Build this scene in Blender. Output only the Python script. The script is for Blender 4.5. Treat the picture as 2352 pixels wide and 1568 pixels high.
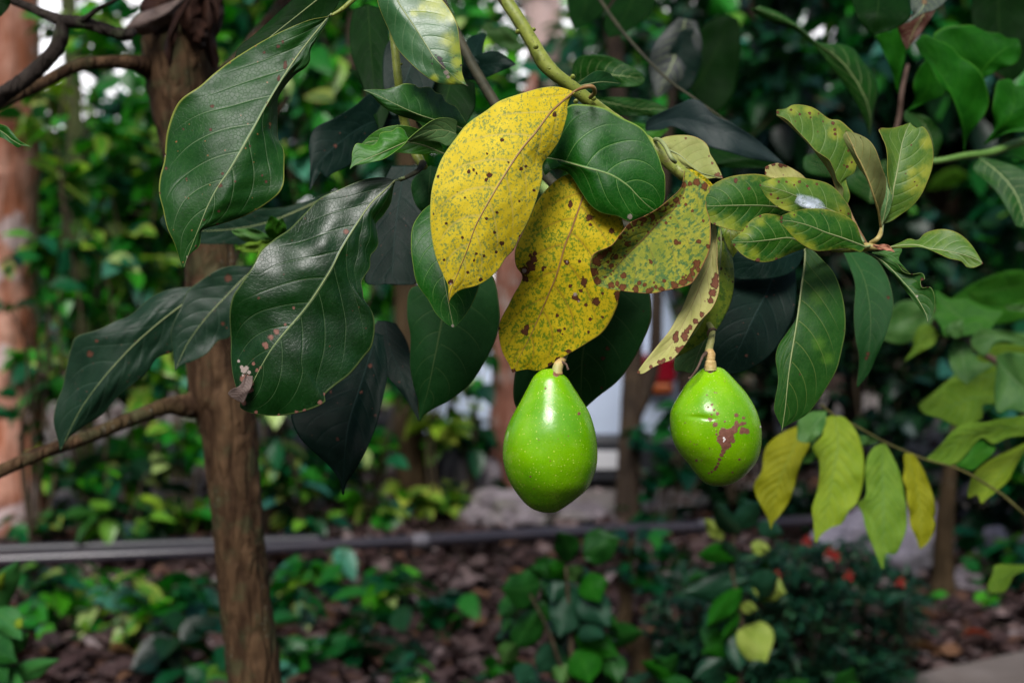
import bpy, bmesh, math, random
import numpy as np
from mathutils import Vector, Matrix
from mathutils import noise as mnoise

for _o in list(bpy.data.objects):
    bpy.data.objects.remove(_o)
SC = bpy.context.scene
COL = SC.collection
rad = math.radians

# ------------------------------------------------------------------ camera
CAM_Z, PITCH, FPX = 1.3, math.atan(184 / 3267.0), 3267.0      # 50 mm lens, horizon on row 600 of a 2352 x 1568 frame
cd = bpy.data.cameras.new('camera')
cd.lens, cd.sensor_width, cd.sensor_fit = 50.0, 36.0, 'HORIZONTAL'
cd.clip_start, cd.clip_end = 0.05, 500
cd.dof.use_dof = True
cd.dof.focus_distance = 1.2
cd.dof.aperture_fstop = 5.2
cd.dof.aperture_blades = 9
cam = bpy.data.objects.new('camera', cd)
COL.objects.link(cam)
cam.location = (0, 0, CAM_Z)
cam.rotation_euler = (math.pi / 2 - PITCH, 0, 0)
SC.camera = cam

# ------------------------------------------------------------------ world, sun, exposure
SUN_EL, SUN_AZ = rad(49), rad(189)          # azimuth the light comes from, measured from +Y clockwise
w = bpy.data.worlds.new('World')
SC.world = w
w.use_nodes = True
wn = w.node_tree.nodes
sky = wn.new('ShaderNodeTexSky')
sky.sky_type = 'NISHITA'
sky.sun_disc = False
sky.sun_elevation = SUN_EL
sky.sun_rotation = SUN_AZ
sky.air_density, sky.dust_density, sky.ozone_density = 1.0, 3.0, 1.5
w.node_tree.links.new(sky.outputs[0], wn['Background'].inputs[0])
wn['Background'].inputs[1].default_value = 0.095
sd = bpy.data.lights.new('sun', 'SUN')
sd.energy, sd.angle, sd.color = 3.0, rad(26), (1.0, 0.985, 0.965)
sun = bpy.data.objects.new('sun', sd)
COL.objects.link(sun)
sun.location = (0, -2, 6)
sdir = Vector((math.sin(SUN_AZ) * math.cos(SUN_EL), math.cos(SUN_AZ) * math.cos(SUN_EL), math.sin(SUN_EL)))
sun.rotation_euler = sdir.to_track_quat('Z', 'Y').to_euler()
SC.view_settings.view_transform = 'Standard'
SC.view_settings.look = 'None'
SC.view_settings.gamma = 1
SC.view_settings.exposure = 0.75
SC.cycles.use_denoising = True
SC.cycles.max_bounces = 6
SC.cycles.diffuse_bounces = 3
SC.cycles.glossy_bounces = 3
SC.cycles.transmission_bounces = 4
SC.cycles.transparent_max_bounces = 8
SC.cycles.sample_clamp_indirect = 4

# ------------------------------------------------------------------ space helpers
_cp, _sp = math.cos(PITCH), math.sin(PITCH)

def P3(x, y, d):
    """numpy arrays of frame column, frame row and metres ahead of the lens -> world points"""
    x, y, d = np.broadcast_arrays(np.asarray(x, float), np.asarray(y, float), np.asarray(d, float))
    cx = (x - 1176) / FPX * d
    cy = -(y - 784) / FPX * d
    return np.stack([cx, d * _cp + cy * _sp, CAM_Z - d * _sp + cy * _cp], -1)

def pt(x, y, d):
    return Vector(P3(x, y, d).tolist())

def gp(x, d, z=0.0):
    """the point at height z in frame column x, d metres ahead"""
    cy = (z - CAM_Z + d * _sp) / _cp
    return Vector(((x - 1176) / FPX * d, d * _cp + cy * _sp, z))

def ground_at(x, y, z=0.0):
    k = -(y - 784) / FPX
    d = (z - CAM_Z) / (k * _cp - _sp)
    return pt(x, y, d), d

FR = {'D': (0, 0, 1), 'R1': (0, 0, .3336), 'R2': (784, 0, .3336), 'R3': (1568, 0, .3336),
      'R4': (0, 522.5, .3336), 'R5': (784, 522.5, .3336), 'R6': (1568, 522.5, .3336),
      'z3': (1960, 0, .25), 'z4': (1568, 214.4, .2538), 'z5': (1862, 245, .3321), 'z6': (612.5, 91.9, .27344),
      'z7': (1286.25, 183.75, .27344), 'z8': (1286.25, 704.4, .3125), 'z9': (1702.75, 906.5, .2813),
      'za': (1041.25, 1163.75, .3125), 'zb': (1715, 1163.75, .2708), 'zc': (1960, 551.25, .25), 'zd': (918.75, 796.25, .3125),
      'ze': (0, 1163.75, .2578)}

def fr(f, pts):
    ox, oy, s = FR[f]
    return [(ox + p[0] * s, oy + p[1] * s) for p in pts]

def catmull(pts, n, closed=False):
    p = np.asarray(pts, float)
    if len(p) == 2:
        t = np.linspace(0, 1, n)[:, None]
        return p[0] * (1 - t) + p[1] * t
    q = np.vstack([2 * p[0] - p[1], p, 2 * p[-1] - p[-2]])
    seg = 12
    t = np.linspace(0, 1, seg, endpoint=False)[:, None]
    out = []
    for i in range(1, len(q) - 2):
        a, b, c, d = q[i - 1], q[i], q[i + 1], q[i + 2]
        out.append(.5 * ((2 * b) + (-a + c) * t + (2 * a - 5 * b + 4 * c - d) * t ** 2 + (-a + 3 * b - 3 * c + d) * t ** 3))
    out.append(p[-1:])
    o = np.vstack(out)
    s = np.concatenate([[0], np.cumsum(np.linalg.norm(np.diff(o[:, :2] if o.shape[1] > 2 and False else o, axis=0), axis=1))])
    tt = np.linspace(0, s[-1], n)
    return np.stack([np.interp(tt, s, o[:, k]) for k in range(o.shape[1])], -1)

def interp_list(vals, n):
    if np.isscalar(vals):
        return np.full(n, float(vals))
    v = np.asarray(vals, float)
    x = np.linspace(0, 1, len(v))
    t = np.linspace(0, 1, n)
    if len(v) < 3:
        return np.interp(t, x, v)
    # smooth
    k = 40
    c = catmull(np.stack([x * 1e3, v], -1), 400)
    return np.interp(t, c[:, 0] / 1e3, c[:, 1])

# ------------------------------------------------------------------ object helpers
def tag(o, label=None, cat=None, group=None, kind=None):
    if label: o['label'] = label
    if cat: o['category'] = cat
    if group: o['group'] = group
    if kind: o['kind'] = kind
    return o

def thing(name, loc, label, cat, group=None):
    o = bpy.data.objects.new(name, None)
    o.empty_display_size = .05
    COL.objects.link(o)
    o.location = loc
    return tag(o, label, cat, group)

def link(name, me, parent=None, mats=()):
    o = bpy.data.objects.new(name, me)
    COL.objects.link(o)
    for m in mats:
        me.materials.append(m)
    if parent is not None:
        o.parent = parent
        q = parent
        off = Vector((0, 0, 0))
        while q is not None:
            off += q.location
            q = q.parent
        # meshes are written in world coordinates: shift them to their parent's place
        me.transform(Matrix.Translation(-off))
    return o

def np_mesh(name, V, F, smooth=True, attrs=None):
    me = bpy.data.meshes.new(name)
    V = np.asarray(V, dtype=np.float32)
    F = np.asarray(F, dtype=np.int32)
    k = F.shape[1]
    me.vertices.add(len(V))
    me.vertices.foreach_set('co', V.ravel())
    me.loops.add(F.size)
    me.loops.foreach_set('vertex_index', F.ravel())
    me.polygons.add(len(F))
    me.polygons.foreach_set('loop_start', np.arange(0, F.size, k, dtype=np.int32))
    me.polygons.foreach_set('loop_total', np.full(len(F), k, dtype=np.int32))
    if smooth:
        me.polygons.foreach_set('use_smooth', np.ones(len(F), dtype=bool))
    me.update(calc_edges=True)
    for nm, (typ, arr) in (attrs or {}).items():
        a = me.attributes.new(nm, typ, 'POINT')
        arr = np.asarray(arr, dtype=np.float32)
        a.data.foreach_set('vector' if typ == 'FLOAT_VECTOR' else ('color' if typ == 'FLOAT_COLOR' else 'value'), arr.ravel())
    me.validate()
    return me

def grid_faces(nu, nv, flip=False):
    i = np.arange(nu - 1)[:, None] * nv
    j = np.arange(nv - 1)[None]
    a = (i + j).ravel()
    f = np.stack([a, a + 1, a + nv + 1, a + nv], -1)
    return f[:, ::-1] if flip else f

def tube_arrays(C, R, ns=10, rough=0.0, rng=None, lump=None):
    """swept tube; C (n,3) centres, R (n,) radii"""
    C = np.asarray(C, float)
    n = len(C)
    T = np.gradient(C, axis=0)
    T /= np.linalg.norm(T, axis=1)[:, None] + 1e-12
    ref = np.array([0.0, 1.0, 0.2])
    ref /= np.linalg.norm(ref)
    V = []
    a = np.linspace(0, 2 * math.pi, ns, endpoint=False)
    X = np.cross(T, ref)
    bad = np.linalg.norm(X, axis=1) < 1e-3
    X[bad] = np.cross(T[bad], [1, 0, 0])
    X /= np.linalg.norm(X, axis=1)[:, None]
    Y = np.cross(T, X)
    rr = np.asarray(R, float)[:, None] * np.ones(ns)[None]
    if rough and rng is not None:
        z = rng.normal(0, 1, (n, ns))
        z = (z + np.roll(z, 1, 1) + np.roll(z, -1, 1) + np.roll(z, 1, 0) + np.roll(z, -1, 0)) / 3
        rr = rr * (1 + rough * z)
    V = C[:, None] + rr[..., None] * (np.cos(a)[None, :, None] * X[:, None] + np.sin(a)[None, :, None] * Y[:, None])
    V = V.reshape(-1, 3)
    i = np.arange(n - 1)[:, None] * ns
    j = np.arange(ns)[None]
    jn = (j + 1) % ns
    F = np.stack([(i + j).ravel(), (i + ns + j).ravel(), (i + ns + jn).ravel(), (i + jn).ravel()], -1)
    # caps
    nv = len(V)
    V = np.vstack([V, C[:1], C[-1:]])
    j = np.arange(ns)
    c0 = np.stack([np.full(ns, nv), j, (j + 1) % ns, np.full(ns, nv)], -1)
    c1 = np.stack([np.full(ns, nv + 1), (n - 1) * ns + (j + 1) % ns, (n - 1) * ns + j, np.full(ns, nv + 1)], -1)
    return V, F, c0[:, :3], c1[:, :3]

class MB:
    """collects pieces into one mesh"""
    def __init__(s):
        s.V, s.F, s.n = [], [], 0
        s.C = []
    def add(s, V, F, col=None):
        V = np.asarray(V, float)
        s.V.append(V)
        for f in F:
            s.F.extend((np.asarray(f) + s.n).tolist())
        s.C.append(np.tile(np.array(col if col is not None else (1, 1, 1, 1), float), (len(V), 1)))
        s.n += len(V)
        return s
    def tube(s, pts, rs, n=None, ns=10, rough=0, rng=None, col=None):
        n = n or max(8, len(pts) * 6)
        pr = [tuple(p) + (r,) for p, r in zip(pts, rs if not np.isscalar(rs) else [rs] * len(pts))]
        c = catmull(np.array([p[:3] for p in pr]), n)
        # radii follow the arc length of the control points
        q = np.array([p[:3] for p in pr])
        sl = np.concatenate([[0], np.cumsum(np.linalg.norm(np.diff(q, axis=0), axis=1))])
        r = np.interp(np.linspace(0, 1, n), sl / sl[-1], [p[3] for p in pr])
        V, F, a, b = tube_arrays(c, r, ns, rough, rng)
        s.add(V, [F.tolist(), a.tolist(), b.tolist()] if False else [F], col)
        base = s.n - len(V)
        s.F.extend((a + base).tolist())
        s.F.extend((b + base).tolist())
        return s
    def box(s, c, size, rot=None, col=None):
        v = np.array([(x, y, z) for x in (-.5, .5) for y in (-.5, .5) for z in (-.5, .5)]) * np.array(size)
        if rot is not None:
            v = v @ np.array(rot).T
        v = v + np.array(c)
        s.add(v, [[(0, 1, 3, 2), (4, 6, 7, 5), (0, 4, 5, 1), (2, 3, 7, 6), (0, 2, 6, 4), (1, 5, 7, 3)]], col)
        return s
    def build(s, name, mat, parent=None, smooth=True, bevel=0):
        me = bpy.data.meshes.new(name)
        V = np.vstack(s.V)
        me.from_pydata(V.tolist(), [], s.F)
        me.polygons.foreach_set('use_smooth', np.full(len(me.polygons), smooth))
        a = me.attributes.new('col', 'FLOAT_COLOR', 'POINT')
        a.data.foreach_set('color', np.vstack(s.C).astype(np.float32).ravel())
        me.update()
        o = link(name, me, parent, [mat])
        if bevel:
            m = o.modifiers.new('bevel', 'BEVEL')
            m.width, m.segments = bevel, 2
        return o

# ------------------------------------------------------------------ node helpers
class NT:
    def __init__(s, name):
        s.m = bpy.data.materials.new(name)
        s.m.use_nodes = True
        s.t = s.m.node_tree
        s.t.nodes.clear()
        s.out = s.t.nodes.new('ShaderNodeOutputMaterial')
    def put(s, sock, v):
        if v is None: return
        if isinstance(v, bpy.types.NodeSocket):
            s.t.links.new(v, sock)
        else:
            if sock.type == 'RGBA' and not np.isscalar(v) and len(v) == 3:
                v = tuple(v) + (1,)
            sock.default_value = v
    def node(s, typ, ins=None, **kw):
        n = s.t.nodes.new(typ)
        for k, v in kw.items():
            setattr(n, k, v)
        for k, v in (ins or {}).items():
            s.put(n.inputs[k], v)
        return n
    def math(s, op, a, b=None, c=None, clamp=False):
        n = s.node('ShaderNodeMath', operation=op, use_clamp=clamp)
        s.put(n.inputs[0], a); s.put(n.inputs[1], b)
        if c is not None: s.put(n.inputs[2], c)
        return n.outputs[0]
    def mix(s, f, a, b, mode='MIX'):
        n = s.node('ShaderNodeMix', data_type='RGBA', blend_type=mode)
        s.put(n.inputs[0], f); s.put(n.inputs[6], a); s.put(n.inputs[7], b)
        return n.outputs[2]
    def step(s, x, lo, hi, a=0.0, b=1.0):
        n = s.node('ShaderNodeMapRange', interpolation_type='SMOOTHSTEP')
        s.put(n.inputs[0], x)
        for i, v in enumerate((lo, hi, a, b)): s.put(n.inputs[1 + i], v)
        return n.outputs[0]
    def attr(s, nm):
        return s.node('ShaderNodeAttribute', attribute_name=nm)
    def noise(s, vec, scale, detail=2, rough=.5, w=None):
        n = s.node('ShaderNodeTexNoise', {'Scale': scale, 'Detail': detail, 'Roughness': rough})
        s.put(n.inputs['Vector'], vec)
        return n.outputs['Fac']
    def voro(s, vec, scale, feature='F1', rnd=1.0):
        n = s.node('ShaderNodeTexVoronoi', {'Scale': scale, 'Randomness': rnd}, feature=feature)
        s.put(n.inputs['Vector'], vec)
        return n
    def bump(s, h, strength, dist, normal=None):
        n = s.node('ShaderNodeBump', {'Strength': strength, 'Distance': dist, 'Height': h})
        if normal is not None: s.put(n.inputs['Normal'], normal)
        return n.outputs[0]
    def bsdf(s, color, rough=.5, spec=.5, normal=None, **kw):
        n = s.node('ShaderNodeBsdfPrincipled')
        s.put(n.inputs['Base Color'], color)
        s.put(n.inputs['Roughness'], rough)
        s.put(n.inputs['Specular IOR Level'], spec)
        if normal is not None: s.put(n.inputs['Normal'], normal)
        for k, v in kw.items():
            s.put(n.inputs[k.replace('_', ' ')], v)
        return n.outputs[0]
    def done(s, sh):
        s.t.links.new(sh, s.out.inputs[0])
        return s.m
    def trans_mix(s, sh, color, f, normal=None):
        t = s.node('ShaderNodeBsdfTranslucent', {'Color': color})
        m = s.node('ShaderNodeMixShader', {0: f})
        s.t.links.new(sh, m.inputs[1]); s.t.links.new(t.outputs[0], m.inputs[2])
        return m.outputs[0]

# ------------------------------------------------------------------ leaf material
def leaf_mat(name, c1, c2, c3=None, vein=(.35, .42, .18), vein_w=.03, vein_amt=.55, mid_amt=.9, mottle=None, mottle_amt=0.0,
             mottle_scale=2.0, spots=0.0, spot_col=(.06, .025, .012), brown=(.10, .042, .022), rough=.42, spec=.4, rim=None,
             trans=.22, bump=.35, ret=.25, veindark=0.0, flecks=.3, halo=0.0, coat=0.0, yellowing=0.0, mottle_soft=.05, mottle_hi=0.0):
    n = NT(name)
    lv = n.attr('lv').outputs['Vector']
    lm = n.attr('lm').outputs['Vector']
    st = n.node('ShaderNodeSeparateColor', {0: n.attr('stain').outputs['Color']})
    sep = n.node('ShaderNodeSeparateXYZ', {0: lv})
    ph, av, u = sep.outputs
    n1 = n.noise(lm, .45, 3)
    n2 = n.noise(lm, 2.5, 5, .65)
    n3 = n.noise(lm, 14, 3, .6)
    base = n.mix(n.step(n.math('MULTIPLY_ADD', n2, .5, n.math('MULTIPLY', n1, .6)), .38, .72), c1, c2)
    if c3 is not None:
        k = n.math('MULTIPLY_ADD', n.math('SUBTRACT', n2, .5), .9, st.outputs[2])
        base = n.mix(n.step(k, .12, 1.1, 0, .8), base, c3)
    # distance to the nearest side vein, 0 at the vein
    fr_ = n.math('ABSOLUTE', n.math('SUBTRACT', n.math('FRACT', n.math('ADD', ph, .5)), .5))
    fade = n.step(av, .55, .98, 1.0, 0.0)
    if halo:
        base = n.mix(n.math('MULTIPLY', n.step(fr_, .0, .5, halo, 0.0), 1.0), base, c1)
    if mottle is not None:
        m = n.noise(lm, mottle_scale, 5, .68)
        m2 = n.noise(lm, .5, 2)
        lo = n.math('SUBTRACT', .60 + mottle_hi, n.math('MULTIPLY', m2, .14 * mottle_amt))
        mk = n.node('ShaderNodeMapRange', interpolation_type='SMOOTHSTEP')
        n.put(mk.inputs[0], m); n.put(mk.inputs[1], lo); n.put(mk.inputs[2], n.math('ADD', lo, mottle_soft))
        n.put(mk.inputs[3], 0.0); n.put(mk.inputs[4], min(1, mottle_amt))
        base = n.mix(mk.outputs[0], base, mottle)
        # greener where the mask asks for it
        mg = n.math('ADD', n.math('MULTIPLY', st.outputs[2], .55), n.math('MULTIPLY', n.math('SUBTRACT', m, .5), 2.2))
        base = n.mix(n.step(mg, .25, .75, 0, .75), base, mottle)
    # fine net of veinlets
    vo = n.voro(lm, 3.2, 'DISTANCE_TO_EDGE')
    net = n.step(vo.outputs['Distance'], 0.0, .07, 1.0, 0.0)
    base = n.mix(n.math('MULTIPLY', net, .16 * ret * 2), base, vein)
    vm = n.math('MULTIPLY', n.step(fr_, vein_w * .35, vein_w, 1.0, 0.0), fade)
    vwide = n.math('MULTIPLY', n.step(fr_, 0, vein_w * 4, 1.0, 0.0), fade)
    if veindark:
        base = n.mix(n.math('MULTIPLY', vwide, veindark), base, (c1[0] * .3, c1[1] * .35, c1[2] * .3))
    base = n.mix(n.math('MULTIPLY', vm, vein_amt), base, vein)
    mr = n.step(av, n.math('MULTIPLY_ADD', u, -.012, .018), n.math('MULTIPLY_ADD', u, -.03, .042), 1.0, 0.0)
    base = n.mix(n.math('MULTIPLY', mr, mid_amt), base, vein)
    if rim is not None:
        base = n.mix(n.step(av, .965, .99, 0, .8), base, rim)
    if yellowing:
        k = n.math('MULTIPLY_ADD', n2, .5, n.math('MULTIPLY', av, .55))
        base = n.mix(n.step(k, .62, .95, 0, yellowing), base, (.30, .28, .03))
    if spots:
        v1 = n.voro(lm, .9)
        rnd = n.node('ShaderNodeSeparateColor', {0: v1.outputs['Color']}).outputs[0]
        r_ = n.step(rnd, 1 - spots, 1.0, 0.0, .13)
        d_ = n.math('ADD', v1.outputs['Distance'], n.math('MULTIPLY', n.math('SUBTRACT', n3, .5), .12))
        sm = n.math('GREATER_THAN', r_, d_)
        base = n.mix(n.math('MULTIPLY', sm, .85), base, spot_col)
        v2 = n.voro(lm, 3.2)
        rnd2 = n.node('ShaderNodeSeparateColor', {0: v2.outputs['Color']}).outputs[0]
        s2 = n.math('GREATER_THAN', n.step(rnd2, 1 - spots * .7, 1.0, 0, .25), v2.outputs['Distance'])
        base = n.mix(n.math('MULTIPLY', s2, .7), base, spot_col)
    # stains put where the leaf has them
    e = n.math('ADD', st.outputs[0], n.math('MULTIPLY', n.math('SUBTRACT', n.noise(lm, 4.0, 6, .8), .5), 1.5))
    brk = n.step(e, .46, .54)
    dark = n.mix(n3, (brown[0] * .45, brown[1] * .4, brown[2] * .4), brown)
    ring = n.math('MULTIPLY', brk, n.step(e, .56, .72, 1, 0))
    bcol = n.mix(ring, dark, (brown[0] * .3, brown[1] * .28, brown[2] * .3))
    base = n.mix(brk, base, bcol)
    e2 = n.math('ADD', st.outputs[1], n.math('MULTIPLY', n.math('SUBTRACT', n3, .5), .8))
    base = n.mix(n.step(e2, .45, .62, 0, .7), base, (.36, .28, .25))
    # dust and specks
    fl = n.step(n.noise(lm, 11, 2, .5), .72, .78, 0, flecks)
    base = n.mix(fl, base, (.30, .34, .22))
    h = n.math('ADD', n.math('MULTIPLY', vwide, -.28), n.math('ADD', n.math('MULTIPLY', net, -.07), n.math('MULTIPLY', n2, .12)))
    h = n.math('MULTIPLY_ADD', mr, .6, h)
    nb = n.bump(h, bump * .45, .004)
    rg = n.math('ADD', rough, n.math('MULTIPLY', n.math('SUBTRACT', n2, .5), .25))
    rg = n.math('MULTIPLY_ADD', brk, .25, rg, clamp=True)
    kw = {}
    if coat:
        kw = {'Coat_Weight': coat, 'Coat_Roughness': .22}
    sh = n.bsdf(base, rg, spec, nb, **kw)
    tcol = n.mix(.5, base, n.mix(1.0, base, (1.2, 1.6, .35), 'MULTIPLY'))
    return n.done(n.trans_mix(sh, tcol, trans))

# ------------------------------------------------------------------ traced leaf builder
def rail_depth(n, d): return interp_list(d, n)

def leaf(parent, name, f, L, M, R, d, mats, dl=0.0, dr=0.0, wave=(0.12, 3.0), quilt=.05, nu=96, nv=41, veins=9, va=(.10, .14),
         brown=(), pale=(), area=(), label=None, stalk=None, stalk_r=(3.2, .7), seed=0, thick=.0004, rib=True, flip=False, rib_mat=None, curl=1.5):
    """one leaf: left edge, midrib and right edge from base to tip, with its own distances; curl > 1 bends the halves smoothly"""
    rng = np.random.default_rng(seed + 17)
    Lp, Mp, Rp = (catmull(fr(f, q), nu) for q in (L, M, R))
    v = np.linspace(-1, 1, nv)
    v = np.sign(v) * np.abs(v) ** .92
    u = np.linspace(0, 1, nu)
    dm = interp_list(d, nu)
    DL, DR = interp_list(dl, nu) / 100, interp_list(dr, nu) / 100
    av = np.abs(v)[None]
    side = (v > 0)[None]
    E = np.where(side[..., None], Rp[:, None], Lp[:, None])
    XY = Mp[:, None] * (1 - av[..., None]) + E * av[..., None]
    dz = np.where(side, DR[:, None], DL[:, None]) * av ** curl
    sc = dm.mean() / FPX
    length = np.linalg.norm(np.diff(Mp, axis=0), axis=1).sum() * sc * 100
    ph_l, ph_r = rng.uniform(0, 6.28, 2)
    wv = np.where(side, np.sin(6.283 * wave[1] * u[:, None] + ph_r), np.sin(6.283 * wave[1] * u[:, None] + ph_l))
    env = np.sin(np.pi * np.clip(u * 1.04, 0, 1)) ** .6
    dz = dz + wave[0] / 100 * wv * av ** 2 * env[:, None]
    phase = veins * (u[:, None] - va[0] * av - va[1] * av ** 2) + np.where(side, .5, 0.0)
    dz = dz - quilt * .4 / 100 * (np.sin(np.pi * phase) ** 2) * (1 - av ** 3) * np.minimum(1, av * 5) * env[:, None]
    # irregular puckers a few centimetres wide
    Xc = u[:, None] * length; Yc = v[None] * np.clip(length * .25, .5, 6)
    for _ in range(9):
        kx, ky = rng.normal(0, 1.5, 2); dz = dz + wave[0] / 100 * .045 * np.sin(kx * Xc + ky * Yc + rng.uniform(0, 6.28)) * env[:, None] * np.minimum(1, av * 4)
    # low random swell
    g = rng.normal(0, 1, (4, 3))
    for a in range(4):
        dz = dz + wave[0] / 100 * .5 * g[a, 0] * np.sin((a + 1) * 2.1 * u[:, None] + g[a, 1]) * np.sin((a * .5 + 1) * 1.7 * v[None] + g[a, 2]) * env[:, None]
    D = dm[:, None] + dz
    V = P3(XY[..., 0], XY[..., 1], D).reshape(-1, 3)
    half = np.linalg.norm(E - Mp[:, None], axis=-1) * sc * 100
    lm = np.stack([np.broadcast_to(u[:, None] * length, D.shape), np.sign(v)[None] * av * half + 0 * D, np.full(D.shape, seed * 7.3)], -1)
    lv = np.stack([phase, np.broadcast_to(av, D.shape), np.broadcast_to(u[:, None], D.shape)], -1)
    st = np.zeros(D.shape + (4,)); st[..., 3] = 1
    for ch, lst in enumerate((brown, pale, area)):
        for b in lst:
            bx, by = fr(f, [b[:2]])[0]
            r = b[2] * FR[f][2]
            if ch < 2: r = max(r * .92, 2.2)
            q = np.sqrt((XY[..., 0] - bx) ** 2 + ((XY[..., 1] - by) * (b[3] if len(b) > 3 else 1)) ** 2) / r
            st[..., ch] = np.maximum(st[..., ch], np.clip(1.1 - .6 * q, 0, 1) if ch < 2 else np.exp(-q ** 2 * .8))
    F = grid_faces(nu, nv)
    me = np_mesh(name, V, F, attrs={'lv': ('FLOAT_VECTOR', lv.reshape(-1, 3)), 'lm': ('FLOAT_VECTOR', lm.reshape(-1, 3)),
                                    'stain': ('FLOAT_COLOR', st.reshape(-1, 4))})
    # the front of the blade looks at the viewer's side
    nn = np.zeros(len(me.polygons) * 3, np.float32)
    me.polygons.foreach_get('normal', nn)
    cc = np.zeros(len(me.polygons) * 3, np.float32)
    me.polygons.foreach_get('center', cc)
    ar = np.zeros(len(me.polygons), np.float32)
    me.polygons.foreach_get('area', ar)
    s = (((np.array([0, 0, CAM_Z]) - cc.reshape(-1, 3)) * nn.reshape(-1, 3)).sum(1) * ar).sum()
    if (s < 0) != flip:
        me.flip_normals()
    o = link(name, me, parent, mats)
    if thick:
        m = o.modifiers.new('thickness', 'SOLIDIFY')
        m.thickness, m.offset, m.material_offset, m.use_rim = thick, -1, 1, True
    if label: o['label'] = label
    if rib:
        mb = MB()
        k = np.arange(0, nu, 4)
        mid = V.reshape(nu, nv, 3)[:, nv // 2][k]
        cdir = np.array([0, 0, CAM_Z]) - mid
        cdir /= np.linalg.norm(cdir, axis=1)[:, None]
        rr = np.linspace(stalk_r[0], stalk_r[1], len(k)) * sc * .62
        mid = mid - cdir * (rr * .25)[:, None] + (0 if not flip else 0)
        pts, rs = [tuple(q) for q in mid], list(rr)
        if stalk:
            sp = fr(f, [q[:2] for q in stalk])
            sp = [tuple(P3(q[0], q[1], stalk[i][2])) for i, q in enumerate(sp)]
            pts = sp + pts
            rs = [stalk_r[0] * sc * 1.15] * len(sp) + rs
        mb.tube(pts, rs, n=len(pts) * 4, ns=8)
        mb.build('leaf_stalk', rib_mat or M_STALK, o)
    return o

# simple materials
def simple_mat(name, c1, c2, scale=8, rough=.6, spec=.3, bump=.3, dist=.003, stretch=(1, 1, 1), c3=None, detail=6, trans=0, coat=0):
    n = NT(name)
    tc = n.node('ShaderNodeTexCoord').outputs['Object']
    mp = n.node('ShaderNodeMapping', {'Vector': tc, 'Scale': stretch}).outputs[0]
    a = n.noise(mp, scale, detail, .62)
    b = n.noise(mp, scale * 5, 4, .6)
    col = n.mix(n.step(n.math('MULTIPLY_ADD', b, .35, n.math('MULTIPLY', a, .75)), .38, .72), c1, c2)
    if c3 is not None:
        col = n.mix(n.step(n.noise(mp, scale * .35, 4, .6), .52, .66), col, c3)
    nb = n.bump(n.math('MULTIPLY_ADD', b, .4, a), bump, dist)
    kw = {'Coat_Weight': coat, 'Coat_Roughness': .2} if coat else {}
    sh = n.bsdf(col, rough, spec, nb, **kw)
    if trans:
        sh = n.trans_mix(sh, col, trans)
    return n.done(sh)

M_STALK = simple_mat('pale_stalk', (.14, .18, .07), (.21, .24, .10), 30, .5, .3, .2, .001)
M_STALK_DK = simple_mat('green_stalk', (.10, .15, .05), (.16, .20, .07), 30, .5, .3, .2, .001)
M_STALK_BR = simple_mat('brown_stalk', (.14, .06, .025), (.24, .15, .05), 25, .5, .3, .2, .001)

G_BIG = leaf_mat('leaf_sheen_green', (.004, .034, .003), (.010, .052, .006), vein=(.17, .24, .12), vein_w=.026, vein_amt=.38, spots=.16,
                 spot_col=(.22, .09, .035), rim=(.20, .22, .04), rough=.40, spec=.20, trans=.12, bump=.6, flecks=.35, veindark=.15, ret=.08)
G_DARK = leaf_mat('leaf_dark_gloss', (.001, .014, .001), (.003, .024, .003), vein=(.09, .14, .06), vein_w=.022, vein_amt=.35, spots=.08,
                  spot_col=(.055, .022, .012), rim=(.07, .10, .03), rough=.32, spec=.26, trans=.06, bump=.5, flecks=.45, brown=(.20, .09, .06), ret=.05)
G_MID = leaf_mat('leaf_mid_green', (.004, .048, .002), (.008, .072, .004), vein=(.15, .28, .07), vein_w=.025, vein_amt=.5,
                 rim=(.18, .28, .05), rough=.38, spec=.15, trans=.2, bump=.45, flecks=.3)
G_YOUNG = leaf_mat('leaf_young_green', (.015, .095, .004), (.035, .145, .008), vein=(.16, .30, .08), vein_w=.03, vein_amt=.35,
                   rim=(.20, .32, .05), rough=.45, spec=.28, trans=.25, bump=.45, flecks=.25)
Y_ONE = leaf_mat('leaf_yellow_speckled', (.48, .36, .008), (.56, .43, .022), vein=(.45, .36, .09), vein_w=.06, vein_amt=.5, mottle=(.14, .19, .045),
                 mottle_amt=.9, mottle_scale=5.0, mottle_hi=-.01, spots=.05, spot_col=(.07, .03, .014), rim=(.35, .36, .06), rough=.6, spec=.12, trans=.2,
                 bump=.5, ret=.15, veindark=.12, brown=(.085, .034, .016), flecks=.1)
Y_TWO = leaf_mat('leaf_yellow_blotched', (.42, .315, .005), (.50, .38, .010), vein=(.26, .13, .02), vein_w=.04, vein_amt=.5, mottle=(.105, .17, .007),
                 mottle_amt=.95, mottle_scale=4.0, mottle_soft=.12, mottle_hi=-.055, spots=.05, spot_col=(.06, .024, .010), rim=(.28, .22, .03), rough=.6, spec=.12, trans=.22,
                 bump=.55, ret=.12, veindark=.25, brown=(.105, .038, .015), flecks=.05, mid_amt=.8)
Y_FOLD = leaf_mat('leaf_mottled_olive', (.13, .17, .018), (.27, .26, .025), vein=(.10, .06, .02), vein_w=.04, vein_amt=.3, mottle=(.050, .11, .028),
                  mottle_amt=1.0, mottle_scale=2.6, mottle_soft=.14, mottle_hi=-.06, spots=.07, spot_col=(.055, .022, .012), rim=(.26, .11, .05), rough=.6, spec=.12, trans=.2,
                  bump=.6, ret=.1, brown=(.14, .052, .018), flecks=.05)
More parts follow.
